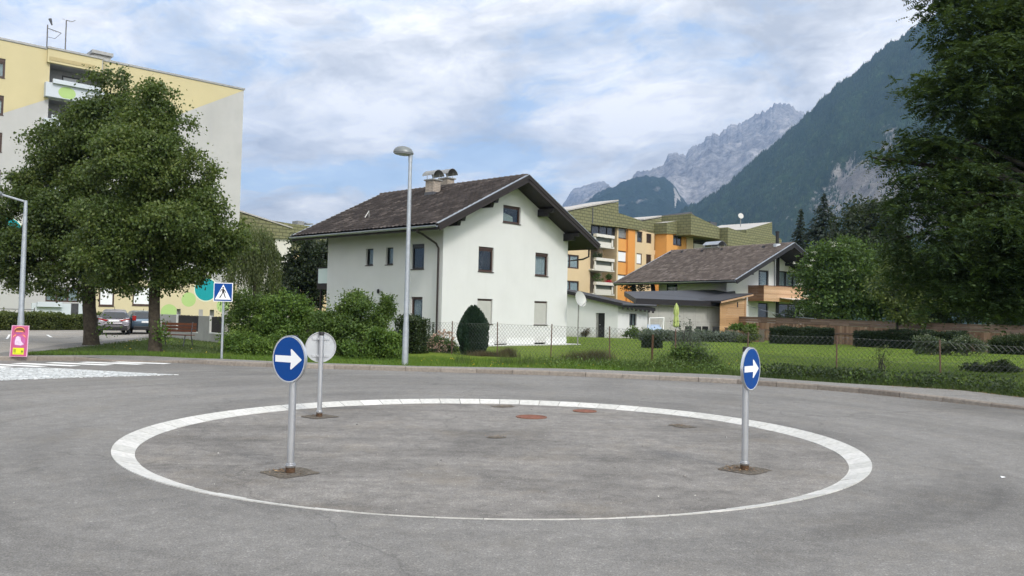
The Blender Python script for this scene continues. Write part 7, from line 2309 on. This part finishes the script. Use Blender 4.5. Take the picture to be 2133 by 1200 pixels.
# bushes along the verge
VG = 'bushes along the pavement in front of the white house'
shrub('shrub', 'loose shrub behind the pedestrian crossing sign, leftmost of the verge bushes', 'shrub', [(514, 640, 48, 46, .8), (545, 655, 36, 44, .7), (490, 690, 30, 44, .4), (540, 690, 40, 50, .6), (505, 720, 34, 24, -.2)], 29.5, M['bush_b'], 700, 26, .20, .085, .9, VG, spikes=((520, 600, 650, 10), (498, 612, 650, 8), (548, 622, 670, 9)))
shrub('shrub', 'bright feathery shrub with a tall pale shoot behind the nearest arrow sign', 'shrub', [(602, 652, 44, 42, .3), (570, 665, 36, 40, .4), (640, 672, 34, 34, .3), (580, 700, 46, 42, 0), (630, 690, 34, 44, .3)], 29, M['bush_a'], 640, 26, .19, .095, .9, VG, spikes=((597, 598, 660, 13), (618, 622, 680, 10), (575, 630, 680, 10)))
shrub('shrub', 'low pale green shrub spreading over the grass behind the left arrow sign', 'shrub', [(520, 715, 44, 28, -.4), (560, 722, 44, 24, -.5), (485, 722, 26, 22, -.4)], 28.2, M['bush_a'], 420, 26, .16, .075, .8, VG)
shrub('shrub', 'rounded green shrub directly behind the bare grey back of the round sign', 'shrub', [(665, 696, 48, 44, 0), (640, 718, 40, 28, -.2), (690, 720, 34, 26, -.2)], 28.2, M['bush_b'], 560, 26, .18, .085, .9, VG)
shrub('shrub', 'tall lilac like shrub with upright shoots covering the left corner of the white house', 'shrub', [(760, 652, 54, 44, .3), (720, 668, 34, 40, .2), (797, 655, 26, 42, .2), (808, 640, 16, 26, .2), (785, 690, 42, 48, 0), (730, 690, 44, 50, .1), (800, 720, 36, 26, -.3), (755, 722, 50, 24, -.4)], 28.0, M['bush_b'], 1050, 26, .19, .085, .9, VG,
      spikes=((687, 612, 680, 10), (703, 640, 690, 10), (716, 603, 660, 8), (743, 600, 650, 9), (768, 618, 650, 10), (795, 606, 650, 10), (815, 613, 650, 10), (822, 634, 660, 8), (818, 643, 670, 9)))
shrub('shrub', 'ivy like glossy green bush at the foot of the tall lilac like shrub', 'shrub', [(790, 718, 42, 30, -.4), (750, 730, 40, 18, -.5), (815, 730, 18, 18, -.4)], 27.0, M['bush_a'], 420, 26, .15, .085, .8, VG)
c = gp(822, 735, .1)
leafy_box('hedge', 'dark upright clipped hedge block behind the tall grey street lamp', 'hedge', at(824, 700, 31.5), at(867, 700, 31.0), .8, at(845, 664, 31).z, M['bush_dark'], 4200, .085, None, .06)
shrub('lavender', 'grey green lavender spikes between the stake and the pink rose', 'plant', [(888, 712, 20, 24), (874, 722, 14, 14), (905, 718, 16, 20)], 33.5, M['grey_leaf'], 160, 22, .16, .11, .8, spikes=((880, 668, 712, 4), (892, 664, 712, 4), (902, 672, 715, 4), (870, 690, 722, 4), (887, 676, 715, 4)), aspect=.22)
rs = shrub('rose_bush', 'rose bush covered with pale pink flowers left of the dark thuja', 'plant', [(922, 712, 22, 20), (908, 722, 16, 14), (938, 722, 14, 14)], 33.0, M['bush_b'], 220, 22, .14, .075, .8)
C, O = crown_points(lobes_px([(922, 711, 23, 21), (908, 720, 17, 14)], 32.9, .8), 130, 6, .07, (.95, 1.08)); quads('flower', leaf_quads(C, rng.normal(0, 1, C.shape), .075, .9, .3), M['rose'], rs)
# flame shaped thuja
tb_ = gp(984, 739, .1)
th = thing('thuja', 'dense dark blue green thuja shaped like a flame before the white house', 'shrub', tuple(tb_))
ztp = at(984, 636, tb_.y).z
n = 26000
t0 = rng.random(n); a0 = rng.uniform(0, 6.28, n)
prof = np.interp(t0, [0, .1, .3, .55, .72, .85, .94, 1.0], [.38, .48, .53, .52, .43, .32, .20, .05])
tip = np.clip(np.sin(a0 * 7 + 1.0 + 2.5 * np.sin(a0 * 2)) * .5 + .5, 0, 1)
lump = 1 + .42 * (fbm(a0 * 2.2, t0 * 5, 4, 61) - .5) + .10 * np.sin(a0 * 9 + t0 * 3)
rr3 = prof * lump * (1 - .35 * rng.random(n) ** 3)
C = np.stack([tb_.x + rr3 * np.cos(a0), tb_.y + rr3 * np.sin(a0) * .9, .1 + (ztp - .1) * t0 * np.where(t0 > .6, 1 - (t0 - .6) * .30 * tip, 1)], 1)
D = np.stack([np.cos(a0) * .45, np.sin(a0) * .45, np.full(n, 1.0)], 1) + rng.normal(0, .22, (n, 3))
quads('foliage', leaf_quads(C, D, .10 * rng.uniform(.6, 1.3, n), .34, .1), M['thuja'], th)
mb = MB(); mb.lathe(tb_, [(.34, -.02), (.40, .5), (.37, (ztp) * .5), (.20, ztp * .68), (.001, ztp * .78)], 14); mb.build('core', M['twigs'], th)
# box ball on the lawn
bb = gp(1358, 725, .1); zt3 = at(1358, 699, bb.y).z
bx = thing('box_ball', 'low rounded clipped box bush alone on the lawn', 'shrub', tuple(bb))
n = 9000; dv = unit(rng.normal(0, 1, (n, 3))); dv[:, 2] = np.abs(dv[:, 2]); sup = np.sign(dv) * np.abs(dv) ** .62
hgt = zt3 - .1
C = np.array(bb) + sup * np.array([.50, .48, hgt * 1.0]) * (1 + rng.normal(0, .035, (n, 1))) * np.array([1, 1, 1]); C[:, 2] = np.maximum(C[:, 2] - .0, .11)
quads('foliage', leaf_quads(C, dv + rng.normal(0, .5, (n, 3)), .055, .6, .3), M['yew'], bx)
mb = MB(); mb.lathe(bb, [(.36, -.02), (.44, hgt * .4), (.36, hgt * .8), (.001, hgt * .88)], 14); mb.build('core', M['twigs'], bx)

# hedges in front of the board fence
HG = 'dark hedges in front of the board fence'
def hedge_px(x0, x1, yb0, yb1, yt, label, mat, n, leaf, dep=.9, jit=.05, g=HG):
    A, B = gp(x0, yb0, .1), gp(x1, yb1, .1)
    return leafy_box('hedge', label, 'hedge', A, B, dep, at(x0, yt[0], A.y).z, mat, n, leaf, g, jit, hB=at(x1, yt[1], B.y).z)


hedge_px(1613, 1738, 716.5, 719, (683.5, 684), 'clipped dark yew hedge left of the gap in front of the board fence', M['yew'], 11000, .09)
hedge_px(1778, 2000, 722, 733, (690, 694), 'longest clipped dark yew hedge right of the gap in front of the board fence', M['yew'], 17000, .085)
hedge_px(2062, 2160, 737, 741, (708, 704), 'rough dark hedge at the right picture edge below the board fence', M['bush_dark'], 8000, .09, 1.0, .1)
VS = 'variegated shrubs before the dark hedge'
shrub('variegated_shrub', 'left variegated pale leaved shrub in front of the longest dark hedge', 'shrub', [(1940, 718, 36, 20), (1915, 722, 16, 14), (1968, 722, 20, 14)], 42.5, M['varieg'], 260, 24, .18, .10, .8, VS)
shrub('variegated_shrub', 'right variegated pale leaved shrub at the end of the longest dark hedge', 'shrub', [(2015, 719, 32, 20), (1992, 724, 16, 12), (2040, 726, 12, 10)], 42, M['varieg'], 220, 24, .18, .10, .8, VS)
shrub('shrub', 'rounded bush at the foot of the brown planter box', 'shrub', [(1560, 700, 20, 14), (1575, 704, 12, 9)], 57, M['bush_c'], 120, 22, .2, .12, .8)
leafy_box('flower_bed', 'low grey green flower bed along the concrete wall behind the lawn', 'plants', gp(1352, 711, .1), gp(1552, 713.5, .1), 1.5, .62, M['grey_leaf'], 7000, .15, None, .12)
shrub('shrub', 'green leafy bush below the small annex window', 'shrub', [(1330, 694, 18, 11), (1316, 697, 12, 8), (1348, 697, 10, 9)], 62, M['bush_b'], 130, 22, .24, .16, .8)
shrub('plant', 'narrow green plant beside the dark annex doorway', 'plant', [(1275, 697, 7, 8), (1273, 692, 4, 6)], 63.5, M['bush_a'], 50, 16, .15, .16, .8, aspect=.3)
shrub('plant', 'dry upright plant between the bench and the dark annex doorway', 'plant', [(1219, 695, 6, 9), (1222, 690, 3, 7)], 64, M['blade_dry'], 40, 12, .12, .18, .8, aspect=.25)
shrub('plant', 'leafy vegetables growing in the brown raised planter', 'plant', [(1545, 680, 20, 7), (1525, 684, 14, 4), (1566, 683, 12, 5)], 60.4, M['bush_a'], 130, 20, .16, .16, .6, zb=.95)
shrub('creeper', 'green creeper climbing the corner of the timber shed', 'plant', [(1505, 642, 5, 16), (1512, 630, 14, 4), (1504, 628, 6, 5)], 71.2, M['bush_a'], 90, 14, .18, .16, .4)
shrub('shrub', 'pile of dark trailing shrub on the lawn at the right picture edge', 'shrub', [(2075, 765, 52, 10), (2040, 769, 38, 7), (2120, 770, 40, 9), (2170, 770, 40, 9)], 27.5, M['bush_dark'], 300, 22, .10, .07, .9, stems=8)
shrub('shrub', 'sparse wispy shrub growing through the fence wire in the middle', 'shrub', [(1430, 700, 26, 30), (1412, 720, 20, 34), (1450, 722, 26, 28)], 27.6, M['grey_leaf'], 150, 16, .20, .065, .8, stems=22, aspect=.3, spikes=((1418, 672, 715, 6), (1437, 665, 710, 6), (1402, 690, 725, 6), (1452, 682, 715, 6)))
shrub('shrub', 'dark spreading bush at the fence foot left of the right arrow sign', 'shrub', [(1445, 750, 42, 22), (1410, 760, 34, 14), (1485, 762, 34, 12), (1425, 735, 20, 18)], 26.2, M['bush_b'], 420, 24, .14, .075, .8)
shrub('sapling', 'thin weedy sapling at the fence foot on the right', 'plant', [(1836, 778, 16, 16), (1832, 748, 7, 22), (1842, 735, 6, 12)], 22.8, M['bush_c'], 60, 14, .11, .065, .8, stems=8, aspect=.4)

# long clipped hedge behind the parking lot
leafy_box('hedge', 'long clipped olive green hedge behind the parking lot', 'hedge', gp(-140, 689, .1), gp(330, 687.5, .1), 1.1, at(60, 655.5, gp(60, 689, .1).y).z, M['hedge_olive'], 21000, .125, None, .06)
# flower pots on the terraces
for px, py, rx, ry_, lab, mt in ((1246, 578, 12, 9, 'large green balcony plant on the lower terrace of the orange block', 'leaf_pot'), (1268, 577, 5, 6, 'small green balcony plant right of the large one', 'leaf_pot'), (1240, 534, 4, 8, 'slim balcony conifer on the middle terrace, left one', 'bush_dark'), (1250, 535, 4, 8, 'slim balcony conifer on the middle terrace, right one', 'bush_dark'), (1268, 588, 6, 3.5, 'red balcony flowers on the lower terrace of the orange block', 'flower_red')):
    dd3 = at(px, py, 93); u_, h_ = GN.pickG(px, py, -.5); Pc2 = GN.W(u_, -.5, h_)
    lob = [(np.array(Pc2), np.array([rx * Pc2.y / FPX, .25, ry_ * Pc2.y / FPX]))]
    C, O = crown_points(lob, 60, 10, .16, (.3, 1.0)); tag(quads('balcony_plant', leaf_quads(C, O + rng.normal(0, .5, C.shape), .13, .6, .3), M[mt], None, tuple(Pc2)), lab, 'plant')

# ------------------------------------------------------------------ grass
def blades(n, sampler, hmin, hmax, w, mat, name, zb=.106, lean=.35):
    P = sampler(n); m = len(P)
    h = rng.uniform(hmin, hmax, m) ; a = rng.uniform(0, 6.28, m); lx = rng.normal(0, lean, (m, 2)) * h[:, None]
    dx = np.stack([np.cos(a), np.sin(a)], 1) * w * .5
    z = np.full(m, zb)
    V = np.stack([np.stack([P[:, 0] - dx[:, 0], P[:, 1] - dx[:, 1], z], 1), np.stack([P[:, 0] + dx[:, 0], P[:, 1] + dx[:, 1], z], 1), np.stack([P[:, 0] + lx[:, 0], P[:, 1] + lx[:, 1], z + h], 1)], 1)
    return struct(quads(name, V, mat, nv=3), 'stuff')


def verge(n, px0=380, px1=2500, w0=-.05, w1=2.4):
    px = rng.uniform(px0, px1, n); q = np.array([line_at(bline, p) for p in px]); s = rng.uniform(w0, w1, n)
    nrm = np.gradient(bline, axis=0); nrm = nrm / np.hypot(nrm[:, 0], nrm[:, 1])[:, None]
    nx, ny = np.interp(px, PXS, -nrm[:, 1]), np.interp(px, PXS, nrm[:, 0])
    return q + np.stack([nx, ny], 1) * s[:, None]


def clump(P, sc=1.3, thr=.45, seed=3):
    return P[fbm(P[:, 0] * sc, P[:, 1] * sc, 3, seed) + rng.normal(0, .06, len(P)) > thr]


blades(36000, lambda n: verge(n, 380, 1480, -.04, 4.5), .03, .13, .014, M['blade'], 'verge_grass')
blades(30000, lambda n: verge(n, 1300, 2500, -.04, 2.2), .03, .15, .014, M['blade_dark'], 'verge_grass')
blades(9000, lambda n: clump(verge(n, 950, 2400, 1.0, 2.6), 1.1, .48, 9), .15, .48, .014, M['blade_dark'], 'tall_weeds', lean=.3)


def around(px, py, sx, sy):
    c = gp(px, py, .1)
    return lambda n: np.stack([c.x + rng.normal(0, sx, n), c.y + rng.normal(0, sy, n)], 1)


for px, py, sx, h in ((1057, 744, .16, .42), (1215, 752, .38, .42), (1245, 754, .25, .5), (1012, 742, .3, .25)):
    blades(1500, around(px, py, sx, .2), h * .4, h, .010, M['blade_dry'], 'dry_grass', lean=.2)
# low ground cover creeping along the fence foot
gc = clump(verge(12000, 1080, 2500, .15, 2.2), 1.6, .50, 21); gz_ = .1 + rng.random(len(gc)) ** 1.5 * .30
C = np.concatenate([gc, gz_[:, None]], 1); D = rng.normal(0, 1, C.shape) + [0, 0, .4]
struct(quads('ground_cover', leaf_quads(C, D, .075 * rng.uniform(.5, 1.3, len(C)), .65, .5), M['bush_b']), 'stuff')
gc = clump(verge(16000, 1560, 2600, .1, 1.7), 1.3, .42, 27); gz_ = .1 + rng.random(len(gc)) ** 1.4 * .34
C = np.concatenate([gc, gz_[:, None]], 1); D = rng.normal(0, 1, C.shape) + [0, 0, .4]
struct(quads('ground_cover', leaf_quads(C, D, .08 * rng.uniform(.5, 1.3, len(C)), .65, .5), M['bush_dark']), 'stuff')


def px_area(poly_y, px0, px1):
    def f(n):
        px = rng.uniform(px0, px1, n); lo = np.interp(px, [p[0] for p in poly_y], [p[1] for p in poly_y]); hi = np.interp(px, [p[0] for p in poly_y], [p[2] for p in poly_y])
        inv = rng.random(n)
        # even density on the ground: sample in 1/pixel-height
        hzn = 658.1 + .0224 * (px - 1066)
        dn, df = 1.0 / (hi - hzn), 1.0 / np.maximum(lo - hzn, 8)
        d = np.sqrt(dn ** 2 + (df ** 2 - dn ** 2) * inv); py = hzn + 1 / d
        return np.array([gp(a, b, .1)[:2] for a, b in zip(px, py)])
    return f


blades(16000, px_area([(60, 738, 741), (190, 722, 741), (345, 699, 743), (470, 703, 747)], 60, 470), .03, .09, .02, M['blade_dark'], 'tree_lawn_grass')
blades(5000, px_area([(60, 737.5, 740.8), (300, 735, 741.5), (400, 740, 745.5), (470, 741, 747)], 60, 470), .05, .12, .02, M['blade'], 'tree_lawn_grass')
blades(42000, px_area([(1185, 705, 745), (1500, 712, 768), (1743, 722, 780), (2133, 742, 815), (2300, 746, 830)], 1185, 2300), .02, .06, .022, M['blade'], 'lawn_grass')
# dandelions and clover heads
P = np.concatenate([verge(45, 820, 1300, .1, 3.5), px_area([(210, 712, 735), (470, 705, 745)], 210, 470)(22), px_area([(1200, 712, 745), (2100, 745, 800)], 1200, 2100)(45)])
C = np.repeat(np.concatenate([P, np.full((len(P), 1), .17)], 1), 4, 0) + rng.normal(0, .012, (len(P) * 4, 3))
struct(quads('wild_flowers', leaf_quads(C, rng.normal(0, 1, C.shape), .028, .9, .6), M['yellow_flower']), 'stuff')
